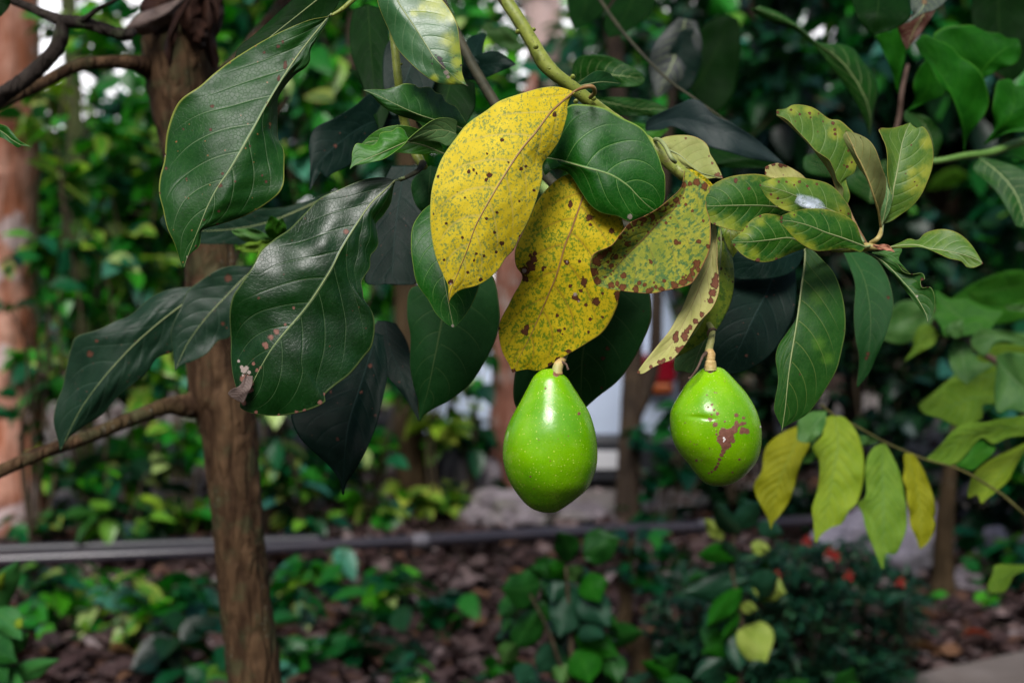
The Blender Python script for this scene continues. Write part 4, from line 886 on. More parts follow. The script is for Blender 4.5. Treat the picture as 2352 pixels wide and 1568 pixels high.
bl(B6, 'R3', [(1285, 940), (1230, 780), (1150, 640), (1050, 500), (950, 370), (870, 290), (750, 200), (600, 150), (480, 80), (470, 60)], [(1288, 940), (1290, 780), (1220, 600), (1090, 420), (930, 300), (800, 190), (650, 110), (500, 60)],
   [(1292, 940), (1320, 760), (1345, 640), (1320, 520), (1250, 430), (1180, 340), (1080, 300), (940, 296), (850, 220), (750, 140), (650, 80), (530, 40)], [1.9, 1.88, 1.88], [leaf_mat('leaf_deep_green', (.003, .036, .002), (.006, .058, .003), rough=.5, spec=.15, trans=.25, bump=.4), G_MID], 104, nu=70,
   dl=.6, dr=[0, 1.6, 1.2, 0], label='long curved dark green leaf arching in from the upper left of this group')
DEEP = bpy.data.materials['leaf_deep_green']
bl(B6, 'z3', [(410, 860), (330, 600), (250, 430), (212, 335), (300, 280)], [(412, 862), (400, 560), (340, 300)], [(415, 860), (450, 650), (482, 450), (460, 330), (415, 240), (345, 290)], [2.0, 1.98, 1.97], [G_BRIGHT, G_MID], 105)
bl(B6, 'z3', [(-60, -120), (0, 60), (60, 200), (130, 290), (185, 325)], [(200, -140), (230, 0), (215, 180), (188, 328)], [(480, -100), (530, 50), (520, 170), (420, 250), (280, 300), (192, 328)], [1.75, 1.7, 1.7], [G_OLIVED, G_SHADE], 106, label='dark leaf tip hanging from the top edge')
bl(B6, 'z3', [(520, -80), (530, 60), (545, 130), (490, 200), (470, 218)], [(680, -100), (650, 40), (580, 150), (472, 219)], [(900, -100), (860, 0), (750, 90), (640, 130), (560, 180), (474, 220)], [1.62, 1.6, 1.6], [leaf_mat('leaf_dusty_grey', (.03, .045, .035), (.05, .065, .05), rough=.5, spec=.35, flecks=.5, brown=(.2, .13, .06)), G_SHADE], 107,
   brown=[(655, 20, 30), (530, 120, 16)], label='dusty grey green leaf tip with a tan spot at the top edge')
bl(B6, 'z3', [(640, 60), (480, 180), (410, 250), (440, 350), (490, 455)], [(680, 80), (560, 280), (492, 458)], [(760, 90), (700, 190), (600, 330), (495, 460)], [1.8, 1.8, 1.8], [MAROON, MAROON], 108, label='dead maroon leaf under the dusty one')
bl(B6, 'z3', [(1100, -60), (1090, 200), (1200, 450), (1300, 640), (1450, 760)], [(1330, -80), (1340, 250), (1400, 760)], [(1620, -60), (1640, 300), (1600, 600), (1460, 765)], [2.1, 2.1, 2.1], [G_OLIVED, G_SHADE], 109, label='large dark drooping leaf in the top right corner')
bl(B6, 'z3', [(1150, 1460), (1100, 1560), (1260, 1700), (1400, 1900), (1500, 2080)], [(1160, 1450), (1350, 1600), (1500, 1800), (1600, 2100)], [(1170, 1440), (1350, 1480), (1568, 1560), (1700, 1700), (1750, 2000)], [1.85, 1.82, 1.8], [DEEP, G_MID], 110, nu=60,
   label='dark leaf sloping down at the right edge')
bl(B6, 'z3', [(1180, 1430), (1350, 1440), (1480, 1450), (1640, 1500)], [(1180, 1425), (1350, 1400), (1640, 1490)], [(1200, 1415), (1400, 1330), (1500, 1290), (1640, 1250)], [1.9, 1.95, 2.0], [G_BRIGHT, G_MID], 111)
bl(B6, 'R3', [(40, 560), (60, 350), (130, 200), (240, 120), (330, 110)], [(60, 640), (150, 500), (230, 350), (340, 115)], [(130, 740), (240, 780), (350, 650), (390, 450), (400, 250), (380, 130)], [2.4, 2.4, 2.4], [G_OLIVED, G_SHADE], 112)
bl(B6, 'R3', [(1730, 1100), (1600, 900), (1530, 820), (1540, 760), (1600, 780)], [(1730, 1100), (1700, 930), (1620, 790)], [(1740, 1090), (1790, 950), (1720, 830), (1650, 790)], [2.0, 2.0, 2.0], [DEEP, G_MID], 113)
bl(B6, 'R3', [(1150, 1180), (1000, 1220), (850, 1180), (840, 1080), (950, 1050)], [(1150, 1190), (1050, 1150), (960, 1055)], [(1200, 1180), (1290, 1130), (1200, 1050), (980, 1050)], [1.9, 1.9, 1.9], [DEEP, G_MID], 114)
bl(B6, 'R3', [(1290, 1400), (1140, 1300), (1130, 1200), (1250, 1130), (1400, 1100)], [(1290, 1400), (1320, 1250), (1410, 1100)], [(1300, 1400), (1500, 1350), (1620, 1250), (1550, 1150), (1420, 1100)], [2.1, 2.1, 2.1], [DEEP, G_MID], 115)

B7 = thing('avocado_branch', pt(1500, 180, 1.6), 'half shaded leafy twig behind the main branch, at the top centre', 'branch', 'avocado branches')
stem_tube(B7, 'stem', [(1340, -60, 2.0), (1420, 60, 1.9), (1520, 170, 1.75), (1600, 230, 1.7), (1700, 300, 1.7)], [4, 4, 3, 3, 2], M_TWIG_DK, seed=17)
bl(B7, 'R2', [(1600, 560), (1590, 470), (1640, 390), (1750, 378), (1850, 390), (1960, 440), (2060, 500), (2088, 540)], [(1600, 580), (1750, 520), (1900, 520), (2090, 545)], [(1640, 600), (1800, 610), (1960, 600), (2060, 590), (2092, 550)], [1.6, 1.58, 1.58], [DEEP, G_MID], 120, nu=60,
   label='rounded deep green leaf just right of the stem')
bl(B7, 'R2', [(1740, 680), (1850, 668), (2000, 675), (2150, 700), (2245, 745)], [(1740, 685), (1900, 720), (2050, 750), (2248, 748)], [(1760, 700), (1880, 790), (2050, 800), (2180, 790), (2249, 752)], [1.65, 1.62, 1.62], [DEEP, G_MID], 121)
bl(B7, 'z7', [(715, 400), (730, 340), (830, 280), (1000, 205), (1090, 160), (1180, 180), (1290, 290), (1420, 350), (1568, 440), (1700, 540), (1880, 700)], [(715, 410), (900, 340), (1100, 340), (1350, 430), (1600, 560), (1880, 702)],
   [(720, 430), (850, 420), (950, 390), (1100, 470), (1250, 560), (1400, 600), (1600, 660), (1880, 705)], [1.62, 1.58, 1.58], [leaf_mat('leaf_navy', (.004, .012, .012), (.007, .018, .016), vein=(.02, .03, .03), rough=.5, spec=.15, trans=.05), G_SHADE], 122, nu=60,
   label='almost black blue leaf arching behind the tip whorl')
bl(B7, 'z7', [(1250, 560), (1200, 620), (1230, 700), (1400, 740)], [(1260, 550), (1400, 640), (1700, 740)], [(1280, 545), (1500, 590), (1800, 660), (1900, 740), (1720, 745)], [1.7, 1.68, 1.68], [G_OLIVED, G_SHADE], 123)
bl(B7, 'R2', [(1560, -100), (1555, 0), (1570, 120), (1600, 190)], [(1690, -120), (1680, 50), (1605, 195)], [(1900, -100), (1870, -10), (1760, 130), (1610, 196)], [2.1, 2.05, 2.0], [G_OLIVED, G_SHADE], 124)
bl(B7, 'R2', [(1900, -20), (1830, 90), (1810, 180), (1840, 256)], [(2020, -40), (1960, 100), (1842, 258)], [(2180, -80), (2150, 50), (2080, 140), (1950, 230), (1845, 259)], [2.1, 2.05, 2.0], [G_OLIVED, G_SHADE], 125)
bl(B7, 'D', [(1560, 40), (1510, 90), (1492, 150), (1505, 222)], [(1575, 45), (1550, 130), (1508, 225)], [(1600, 50), (1612, 110), (1585, 170), (1512, 226)], [2.3, 2.3, 2.3], [leaf_mat('leaf_lilac_sheen', (.012, .018, .018), (.024, .028, .03), rough=.5, spec=.3, trans=.05), G_SHADE], 129)
bl(B7, 'R3', [(-60, 250), (-100, 420), (-60, 560), (0, 640)], [(0, 200), (-20, 450), (5, 645)], [(80, 200), (130, 400), (80, 560), (8, 648)], [2.3, 2.3, 2.3], [G_NAVY, G_SHADE], 126)
bl(B7, 'R2', [(1780, 860), (1900, 840), (2050, 850), (2230, 880)], [(1780, 870), (1950, 900), (2250, 890)], [(1800, 880), (1950, 950), (2150, 960), (2255, 895)], [1.8, 1.8, 1.8], [SOFT_G, G_MID], 127)
bl(B7, 'R2', [(1000, 160), (1030, 200), (1150, 180), (1260, 330)], [(1000, 150), (1150, 250), (1262, 335)], [(960, 200), (1050, 300), (1200, 350), (1264, 338)], [2.6, 2.6, 2.6], [SAGE, G_MID], 128)
# single leaf entering at the far left
B8 = thing('avocado_branch', pt(-120, 250, 1.3), 'lone dark green leaf poking in at the left edge over the red trunk', 'branch', 'avocado branches')
stem_tube(B8, 'stem', [(-260, 200, 1.32), (-180, 230, 1.31), (-120, 262, 1.3)], [6, 5, 4], M_STEM, seed=18)
leaf(B8, 'leaf', 'R1', [(-360, 790), (-200, 790), (0, 855), (50, 872), (90, 915), (125, 958), (160, 985), (222, 1012)], [(-360, 800), (-150, 850), (0, 900), (80, 960), (150, 1000), (222, 1013)], [(-360, 810), (-200, 890), (0, 945), (70, 985), (122, 1017), (150, 1005), (175, 995), (222, 1015)],
     [1.3, 1.28, 1.27], [G_MID, G_BACK], seed=130, nu=60, nv=31)

# ------------------------------------------------------------------ avocados
def avocado_mat(name, base1, base2, dots=1.0):
    n = NT(name)
    tc = n.node('ShaderNodeTexCoord').outputs['Object']
    sp = n.node('ShaderNodeSeparateXYZ', {0: tc}).outputs
    st = n.node('ShaderNodeSeparateColor', {0: n.attr('stain').outputs['Color']})
    a = n.noise(tc, 22, 3, .5)
    b = n.noise(tc, 240, 3, .6)
    col = n.mix(n.step(a, .3, .7), base1, base2)
    # faint lengthwise streaks
    mp = n.node('ShaderNodeMapping', {'Vector': tc, 'Scale': (1, 1, .12)}).outputs[0]
    col = n.mix(n.step(n.noise(mp, 150, 3, .6), .5, .75, 0, .3), col, (base1[0] * 1.5, base1[1] * 1.25, base1[2] * 1.3))
    v = n.voro(tc, 420)
    rn = n.node('ShaderNodeSeparateColor', {0: v.outputs['Color']}).outputs
    dens = n.step(n.noise(tc, 14, 2), .3, .7, .5, .05)
    pick = n.math('GREATER_THAN', rn[0], dens)
    dot = n.math('MULTIPLY', n.math('LESS_THAN', v.outputs['Distance'], n.math('MULTIPLY_ADD', rn[1], .20, .08)), pick)
    col = n.mix(n.math('MULTIPLY', dot, .7 * dots), col, (.42, .50, .08))
    v2 = n.voro(tc, 135)
    rn2 = n.node('ShaderNodeSeparateColor', {0: v2.outputs['Color']}).outputs
    d2 = n.math('MULTIPLY', n.math('LESS_THAN', v2.outputs['Distance'], .10), n.math('GREATER_THAN', rn2[0], .72))
    col = n.mix(n.math('MULTIPLY', d2, .8), col, (.16, .09, .03))
    wx = n.step(n.noise(tc, 45, 6, .7), .52, .70, 0, .3)
    col = n.mix(wx, col, (.22, .33, .06))
    e = n.math('ADD', st.outputs[0], n.math('MULTIPLY', n.math('SUBTRACT', n.noise(tc, 200, 6, .8), .5), 1.15))
    k = n.step(e, .47, .52)
    col = n.mix(k, col, n.mix(b, (.09, .032, .018), (.21, .080, .048)))
    e2 = n.math('ADD', st.outputs[1], n.math('MULTIPLY', n.math('SUBTRACT', b, .5), .9))
    col = n.mix(n.step(e2, .5, .6), col, (.65, .6, .58))
    h = n.math('ADD', n.math('MULTIPLY', a, .8), n.math('ADD', n.math('MULTIPLY', dot, .25), n.math('MULTIPLY', k, n.math('MULTIPLY_ADD', b, 1.6, .5))))
    h = n.math('MULTIPLY_ADD', n.noise(tc, 160, 4, .7), .5, h)
    nb = n.bump(h, .32, .0015)
    rg = n.math('ADD', n.math('MULTIPLY', k, .35), n.step(n.noise(tc, 75, 6, .7), .3, .7, .18, .34))
    sh = n.bsdf(col, rg, .5, nb, Subsurface_Weight=.12, Subsurface_Radius=(.006, .009, .003), Subsurface_Scale=.6)
    return n.done(sh)

def avocado(f, L, R, depth, label, mat, brown=(), pale=(), stalk=None, deep=.97, dents=(), tiltz=0.0, sd=1):
    ns, na = 170, 180
    Lp, Rp = (np.asarray(catmull(fr(f, q), 600)) for q in (L, R))
    y0, y1 = Lp[0, 1], Lp[-1, 1]
    t = np.linspace(0, 1, ns)
    yy = y0 + (y1 - y0) * (.5 - .5 * np.cos(np.pi * t))
    def at(Pq, y):
        o = np.argsort(Pq[:, 1])
        return np.interp(y, Pq[o, 1], Pq[o, 0])
    l, r = at(Lp, yy), at(Rp, yy)
    c, h = (l + r) / 2, np.maximum((r - l) / 2, 0)
    # round both poles: near an end the half width follows a circle of the span that is left
    s = depth / FPX
    a = np.linspace(0, 2 * math.pi, na, endpoint=False)
    X = c[:, None] + h[:, None] * np.cos(a)[None]
    Yp = np.broadcast_to(yy[:, None], X.shape).copy()
    Dz = -h[:, None] * s * deep * np.sin(a)[None] + (yy[:, None] - yy.mean()) * s * tiltz
    rng = np.random.default_rng(sd)
    tt = yy[:, None] / (y1 - y0) * 6.28
    Dz = Dz * (1 + .012 * np.sin(3 * a[None] + tt) + .010 * np.sin(5 * a[None] + 2 * tt + 1))
    for (bx, by, br, amt) in dents:
        bx, by = fr(f, [(bx, by)])[0]; br *= FR[f][2]
        q = np.exp(-(((X - bx) / (br * 2.2)) ** 2 + ((Yp - by) / (br * .5)) ** 2)) * (np.sin(a)[None] > 0)
        Dz = Dz + q * amt
    V = P3(X, Yp, depth + Dz).reshape(-1, 3)
    st = np.zeros(X.shape + (4,)); st[..., 3] = 1
    front = (np.sin(a)[None] > -.1)
    for ch, lst in enumerate((brown, pale)):
        for b in lst:
            bx, by = fr(f, [b[:2]])[0]; rr = b[2] * FR[f][2]
            q = np.sqrt((X - bx) ** 2 + (Yp - by) ** 2) / rr
            st[..., ch] = np.maximum(st[..., ch], np.clip(1.12 - .6 * q, 0, 1) * front)
    i = np.arange(ns - 1)[:, None] * na; j = np.arange(na)[None]; jn = (j + 1) % na
    F = np.stack([(i + j).ravel(), (i + jn).ravel(), (i + na + jn).ravel(), (i + na + j).ravel()], -1)
    me = np_mesh('avocado', V, F, attrs={'stain': ('FLOAT_COLOR', st.reshape(-1, 4))})
    bm = bmesh.new(); bm.from_mesh(me)
    bmesh.ops.remove_doubles(bm, verts=bm.verts, dist=1e-6)
    bmesh.ops.holes_fill(bm, edges=[e for e in bm.edges if e.is_boundary], sides=0)
    bmesh.ops.recalc_face_normals(bm, faces=bm.faces)
    bm.to_mesh(me); bm.free()
    me.polygons.foreach_set('use_smooth', np.ones(len(me.polygons), bool))
    cx = float((X[ns // 2].mean())); root = thing('avocado', pt(cx, float(yy[0]), depth), label, 'avocado', 'avocados')
    link('fruit_body', me, root, [mat])
    if stalk: stalk(root)
    return root

M_STALKT = simple_mat('tan_fruit_stalk', (.34, .21, .07), (.50, .36, .15), 90, .55, .35, .5, .001, c3=(.30, .30, .10))
M_STALKG = simple_mat('green_fruit_stalk', (.20, .21, .06), (.30, .28, .10), 90, .55, .35, .5, .001, c3=(.12, .06, .04))
def stalk1(root):
    stem_tube(root, 'fruit_stalk', [(1300, 808, 1.30), (1296, 820, 1.28), (1290, 830, 1.255), (1284, 837, 1.243), (1280, 848, 1.240), (1279, 861, 1.239)], [6, 7, 9, 11.5, 12, 13.5], M_STALKT, rough=.03, seed=20)
    stem_tube(root, 'withered_stub', [(1291, 832, 1.242), (1300, 836, 1.236), (1303, 843, 1.234), (1305, 849, 1.234)], [3.5, 2.4, 2.2, 3], M_TWIG_BR, rough=.12, seed=21)
def stalk2(root):
    z = lambda x, y, d: fr('z8', [(x, y)])[0] + (d,)
    stem_tube(root, 'fruit_stalk', [z(1095, 130, 1.262), z(1118, 175, 1.246), z(1112, 240, 1.238), z(1098, 300, 1.234), z(1095, 330, 1.23)], [7, 7.5, 8, 9, 10], M_STALKG, rough=.03, seed=22)
    mb = MB(); P = [z(1095, 318, 1.231), z(1104, 350, 1.229), z(1106, 385, 1.228), z(1106, 392, 1.228), z(1106, 398, 1.228), z(1106, 440, 1.228), z(1107, 470, 1.228)]
    mb.tube([tuple(P3(*p)) for p in P], [r * p[2] / FPX for r, p in zip([9, 12, 11, 10, 12.5, 14, 15], P)], n=50, ns=16, rough=.02, rng=np.random.default_rng(3)).build('stalk_collar', M_STALKT, root)
    stem_tube(root, 'withered_stub', [z(1075, 340, 1.226), z(1050, 365, 1.22), z(1030, 410, 1.215), z(1002, 465, 1.212), z(965, 515, 1.212), z(945, 528, 1.212)], [5, 3.4, 2.6, 3, 2, 3], M_TWIG_BR, rough=.1, seed=23)
    stem_tube(root, 'curled_bract', [z(1150, 172, 1.235), z(1130, 163, 1.23), z(1105, 168, 1.228), z(1088, 190, 1.23), z(1086, 215, 1.232)], [2, 3, 3.4, 3, 1.6], M_TWIG_BR, rough=.08, seed=24)
A1M = avocado_mat('avocado_skin_smooth', (.080, .25, .0004), (.15, .35, .0006))
A2M = avocado_mat('avocado_skin_scarred', (.095, .27, .0004), (.17, .37, .0006), dots=.7)
avocado('zd', [(1130, 160), (1100, 160), (1060, 164), (1030, 175), (980, 222), (940, 295), (890, 390), (840, 480), (800, 560), (770, 650), (756, 750), (760, 850), (790, 960), (840, 1050), (910, 1140), (960, 1182), (1010, 1206), (1060, 1218), (1095, 1220)],
        [(1130, 160), (1160, 172), (1190, 196), (1232, 230), (1275, 295), (1330, 380), (1390, 480), (1430, 600), (1449, 720), (1449, 850), (1424, 950), (1380, 1040), (1300, 1112), (1210, 1178), (1150, 1212), (1110, 1219), (1095, 1220)],
        1.245, 'smooth pear shaped green avocado hanging under the yellow blotched leaf', A1M, stalk=stalk1, tiltz=.03,
        brown=[(1150, 195, 26), (958, 952, 7), (1022, 682, 5), (1315, 490, 12), (1070, 305, 8)], pale=[])
avocado('z8', [(1110, 443), (1080, 446), (1050, 452), (1000, 492), (930, 562), (880, 640), (830, 725), (808, 800), (815, 920), (840, 1010), (890, 1090), (950, 1162), (1010, 1240), (1060, 1290), (1110, 1312), (1160, 1319)],
        [(1110, 443), (1150, 440), (1190, 450), (1225, 474), (1300, 552), (1370, 632), (1430, 730), (1465, 820), (1483, 905), (1480, 1020), (1450, 1130), (1390, 1212), (1300, 1284), (1240, 1308), (1190, 1318), (1160, 1319)],
        1.235, 'scarred round green avocado on a jointed stalk, right of the pear shaped one', A2M, stalk=stalk2, sd=4, tiltz=-.02,
        brown=[(1200, 930, 34), (1190, 970, 36), (1215, 1000, 40), (1245, 960, 36), (1255, 920, 30), (1280, 900, 26), (1300, 870, 20), (1298, 845, 12), (1210, 1030, 24), (1200, 1060, 18), (1185, 1090, 15), (1172, 1120, 14), (1162, 1150, 12), (1150, 1175, 12), (1140, 1192, 12), (1115, 1212, 9), (1095, 1222, 7),
               (1345, 905, 22), (1370, 915, 20), (1335, 920, 14), (1340, 858, 16), (1360, 855, 10), (1350, 815, 11), (1297, 797, 14), (1290, 790, 8), (1142, 865, 17), (1115, 825, 9), (1095, 823, 10), (1105, 840, 8), (1157, 785, 13), (1134, 758, 10), (1115, 792, 8), (1117, 718, 9), (1090, 737, 8), (1080, 648, 7), (1150, 632, 6), (1135, 628, 6),
               (1213, 843, 8), (1150, 935, 10), (1148, 912, 6), (1318, 1120, 9), (1268, 1215, 8), (1003, 1128, 9), (1098, 1040, 7), (1005, 1010, 6), (920, 850, 6), (1105, 455, 28), (960, 990, 5), (1420, 750, 5), (1090, 730, 5), (1180, 1330, 10), (1245, 1020, 14), (1270, 985, 16)],
        pale=[(1205, 962, 9), (1213, 975, 8), (1200, 988, 7), (1475, 880, 8)], dents=[(1050, 815, 34, .0009), (985, 806, 26, .0004), (1100, 826, 20, .0005)])

# ------------------------------------------------------------------ trunks
def bark_mat(name, c1, c2, c3=None, scale=14, patch=None, patch_scale=5, bump=.8, rough=.8, moss=None):
    n = NT(name)
    tc = n.node('ShaderNodeTexCoord').outputs['Object']
    mp = n.node('ShaderNodeMapping', {'Vector': tc, 'Scale': (1, 1, .22)}).outputs[0]
    a = n.noise(mp, scale * 2.2, 6, .65)
    b = n.noise(tc, scale * .6, 4, .6)
    col = n.mix(n.step(a, .35, .68), c1, c2)
    if c3 is not None:
        col = n.mix(n.step(b, .48, .66), col, c3)
    if patch is not None:
        col = n.mix(n.step(n.noise(tc, patch_scale, 5, .62), .55, .60, 0, .85), col, patch)
    v = n.voro(tc, scale * 7)
    lich = n.math('MULTIPLY', n.step(v.outputs['Distance'], .1, .2, 1, 0), n.step(b, .5, .6))
    col = n.mix(n.math('MULTIPLY', lich, .5), col, (.30, .33, .28))
    if moss is not None:
        col = n.mix(n.step(n.noise(tc, 26, 4), .5, .65, 0, .6), col, moss)
    ck = n.voro(mp, scale * 2.5, 'DISTANCE_TO_EDGE').outputs['Distance']
    col = n.mix(n.step(ck, .0, .08, .22, 0), col, (c1[0] * .4, c1[1] * .4, c1[2] * .4))
    nb = n.bump(n.math('ADD', n.step(ck, 0, .15, 0, .35), n.math('MULTIPLY_ADD', b, .6, a)), bump, .009)
    return n.done(n.bsdf(col, rough, .1, nb))
BK_SAP = bark_mat('sapling_bark', (.024, .012, .006), (.095, .055, .028), (.060, .040, .018), 18, moss=(.05, .055, .025))
BK_RED = bark_mat('red_peeling_bark', (.30, .10, .05), (.52, .29, .22), (.14, .05, .03), 5, patch=(.50, .40, .40), patch_scale=4, bump=1)
BK_PINK = bark_mat('rusty_bark', (.13, .050, .032), (.23, .11, .08), None, 5, patch=(.20, .15, .13))
BK_GREY = bark_mat('grey_brown_bark', (.028, .020, .015), (.060, .042, .030), (.075, .05, .03), 8)
BK_TAN = bark_mat('tan_bark', (.030, .020, .010), (.065, .042, .021), None, 8)

SAP = thing('avocado_tree', gp(600, 2.05), 'slim brown trunk with three side limbs standing before the dark pipe', 'tree')
def gz(x, d, z): return tuple(gp(x, d, z))
def tpx(parent, name, pts, rpx, mat, ns=20, rough=.025, seed=1, extra_pts=()):
    mb = MB(); w3 = [tuple(P3(*p)) for p in pts]
    mb.tube(w3, [r * p[2] / FPX for r, p in zip(rpx, pts)], n=len(pts) * 12, ns=ns, rough=rough, rng=np.random.default_rng(seed))
    return mb.build(name, mat, parent)
mb = MB()
tp = [(640, 2700, 2.02), (612, 2000, 2.0), (588, 1600, 2.0), (566, 1400, 2.0), (551, 1250, 2.0), (534, 1080, 2.0), (527, 990, 2.0), (505, 900, 2.0), (495, 800, 2.0), (488, 650, 2.0), (470, 500, 2.0), (440, 350, 2.0), (420, 230, 2.0), (408, 130, 2.0), (400, 0, 2.0), (392, -150, 2.0), (385, -500, 2.0)]
tr = [80, 66, 62, 59, 57, 60, 64, 72, 66, 60, 58, 64, 76, 80, 60, 54, 46]
mb.tube([tuple(P3(*p)) for p in tp], [r * p[2] / FPX for r, p in zip(tr, tp)], n=300, ns=40, rough=.03, rng=np.random.default_rng(8))
mb.build('trunk', BK_SAP, SAP)
tpx(SAP, 'limb', [(400, 170, 2.0), (350, 158, 1.98), (310, 146, 1.95), (250, 143, 1.93), (175, 152, 1.9), (110, 185, 1.87), (50, 215, 1.84), (-20, 246, 1.8), (-160, 300, 1.75)], [34, 28, 18, 14, 15, 14, 13, 13, 12], BK_SAP, seed=2)
tpx(SAP, 'limb', [(500, 905, 2.0), (440, 930, 1.98), (385, 932, 1.96), (300, 962, 1.92), (200, 1003, 1.87), (100, 1038, 1.83), (0, 1082, 1.8), (-160, 1160, 1.75)], [40, 30, 19, 16, 16, 15, 15, 14], BK_SAP, seed=3)
tpx(SAP, 'limb', [(430, 210, 2.0), (490, 185, 2.02), (540, 150, 2.1), (610, 60, 2.25), (700, -60, 2.4)], [36, 24, 20, 16, 13], BK_SAP, seed=4)
tpx(SAP, 'limb', [(500, 700, 2.0), (560, 540, 2.15), (620, 300, 2.3), (660, 222, 2.35)], [6, 5, 5, 5], BK_SAP, seed=41)
# dead brown leaves caught on the trunk
dead = [
    ([(1290, -60), (1200, 0), (1050, 60), (950, 100), (862, 188)], [(1290, -40), (1150, 90), (1020, 150), (864, 192)], [(1310, -20), (1200, 130), (1100, 205), (1000, 244), (930, 235), (866, 196)], BROWN_GREY, 1.93, .6),
    ([(1320, -60), (1250, 40), (1200, 100), (1150, 240), (1130, 340), (1150, 420), (1160, 465)], [(1330, -50), (1230, 130), (1180, 280), (1165, 466)], [(1345, -50), (1260, 100), (1220, 230), (1195, 350), (1185, 420), (1170, 468)], BROWN, 1.9, .5),
    ([(1270, -60), (1230, 60), (1240, 180), (1280, 260), (1330, 318)], [(1330, -60), (1300, 80), (1310, 200), (1334, 322)], [(1400, -60), (1390, 60), (1370, 180), (1345, 260), (1338, 322)], BROWN, 1.95, .8),
    ([(1360, -60), (1350, 100), (1370, 230), (1410, 350), (1440, 430), (1478, 480)], [(1440, -60), (1420, 120), (1440, 300), (1480, 483)], [(1520, -60), (1525, 100), (1500, 200), (1490, 300), (1512, 420), (1484, 484)], BROWN, 1.96, .9),
    ([(1080, -60), (980, 0), (970, 90), (1040, 200), (1060, 240)], [(1110, -40), (1060, 100), (1062, 242)], [(1260, -40), (1200, 100), (1150, 200), (1070, 245)], BROWN, 1.95, .8),
    ([(1420, -60), (1460, 100), (1500, 200), (1480, 260)], [(1470, -60), (1500, 100), (1482, 262)], [(1530, -60), (1545, 100), (1515, 220), (1486, 264)], BROWN, 1.92, .8),
    ([(1300, 150), (1310, 240), (1360, 330), (1400, 345)], [(1350, 130), (1360, 240), (1402, 348)], [(1420, 130), (1430, 220), (1420, 300), (1404, 350)], BROWN, 1.93, .5)]
DLV = thing('dead_leaf_cluster', pt(430, -40, 1.95), 'withered dark brown leaves dangling against the top of the brown trunk', 'dead leaves')
for i, (L, M, R, mt, d, c) in enumerate(dead):
    bl(DLV, 'R1', L, M, R, [d, d - .02, d], [mt, mt], 140 + i, dl=[0, c * 3, c * 3, 0], dr=[0, c * 3, c * 3, 0], wave=(.8, 3), nu=60)

# dark branch crossing the top left, nearer the lens
TOPB = thing('bare_branch', pt(-80, 280, 1.7), 'gnarled dark forked branch crossing the top left corner', 'branch')
tpx(TOPB, 'stem', [(-150, 330, 1.72), (-60, 265, 1.7), (0, 222, 1.7), (45, 192, 1.7), (90, 155, 1.7), (125, 118, 1.7), (140, 85, 1.7), (143, 50, 1.7)], [21, 20, 19, 18, 18, 17, 18, 14], bark_mat('dark_bark', (.016, .012, .010), (.036, .028, .023), None, 20, moss=(.04, .05, .025)), rough=.05, seed=5)
BKD = bpy.data.materials['dark_bark']
tpx(TOPB, 'stem', [(-60, -20, 1.74), (0, -8, 1.73), (60, 14, 1.72), (105, 34, 1.71), (143, 48, 1.7), (190, 52, 1.7), (235, 66, 1.7), (285, 80, 1.7), (308, 74, 1.71)], [8, 9, 10, 11, 15, 14, 14, 14, 9], BKD, rough=.06, seed=6)
tpx(TOPB, 'twig', [(178, 50, 1.7), (200, 40, 1.69), (226, 20, 1.68), (262, 2, 1.67), (330, -40, 1.65)], [10, 7.5, 5, 4.5, 4], BKD, rough=.06, seed=7)
bl(TOPB, 'D', [(-60, -40), (-40, 20), (-15, 40), (2, 38)], [(-40, -40), (-5, 10), (4, 36)], [(-10, -60), (20, -10), (22, 14), (6, 34)], [1.55, 1.55, 1.55], [G_OLIVED, G_SHADE], 150)
# thin stake behind
ST = thing('thin_stem', gp(165, 8), 'pale green slender stem rising behind the forked dark branch', 'stem')
tpx(ST, 'stem', [(200, 1150, 7.6), (195, 900, 7.6), (182, 600, 7.6), (170, 250, 7.6), (160, 60, 7.6), (150, -160, 7.6)], [22, 21, 20, 19, 19, 18], simple_mat('green_pole', (.12, .15, .04), (.19, .21, .08), 20, .6, .2), ns=12, seed=9)

RED = thing('red_bark_tree', gp(-10, 6.9), 'thick tree with peeling salmon red bark at the left edge', 'tree')
def tree3(parent, pts, rs, mat, name='trunk', ns=28, rough=.03, seed=1, n=None):
    return MB().tube(pts, rs, n=n or len(pts) * 14, ns=ns, rough=rough, rng=np.random.default_rng(seed)).build(name, mat, parent)
b = gp(-22, 6.9)
tree3(RED, [(b.x, b.y, -.1), (b.x + .01, b.y, .5), (b.x + .0, b.y, 1.2), (b.x + .03, b.y, 2.0), (b.x + .02, b.y + .05, 3.2), (b.x, b.y + .1, 4.6)], [.27, .245, .235, .245, .23, .2], BK_RED, seed=11)
g = thing('rusty_leaning_tree', gp(1165, 7.7), 'thin rusty red trunk standing behind the pear shaped fruit', 'tree')
b = gp(1168, 7.7)
tree3(g, [(b.x - .02, b.y, -.1), (b.x, b.y, .6), (b.x + .01, b.y, 1.3), (b.x + .06, b.y, 1.8), (b.x + .10, b.y, 2.1), (b.x + .14, b.y + .05, 2.3)], [.11, .095, .09, .08, .06, .02], BK_PINK, seed=12)
g = thing('pale_trunk_tree', gp(1275, 13.5), 'pinkish pale trunk far behind the speckled branch at the top', 'tree')
b = gp(1275, 13.5)
tree3(g, [(b.x + .1, b.y, -.1), (b.x + .05, b.y, 1.5), (b.x, b.y, 2.6), (b.x - .15, b.y, 3.8), (b.x - .22, b.y, 5.2)], [.26, .22, .20, .18, .15], bark_mat('pale_pink_bark', (.33, .23, .21), (.46, .34, .32), None, 3), seed=13)
g = thing('grey_trunk_tree', gp(1445, 7.1), 'grey brown forked trunk between the two fruits', 'tree')
b = gp(1447, 7.1)
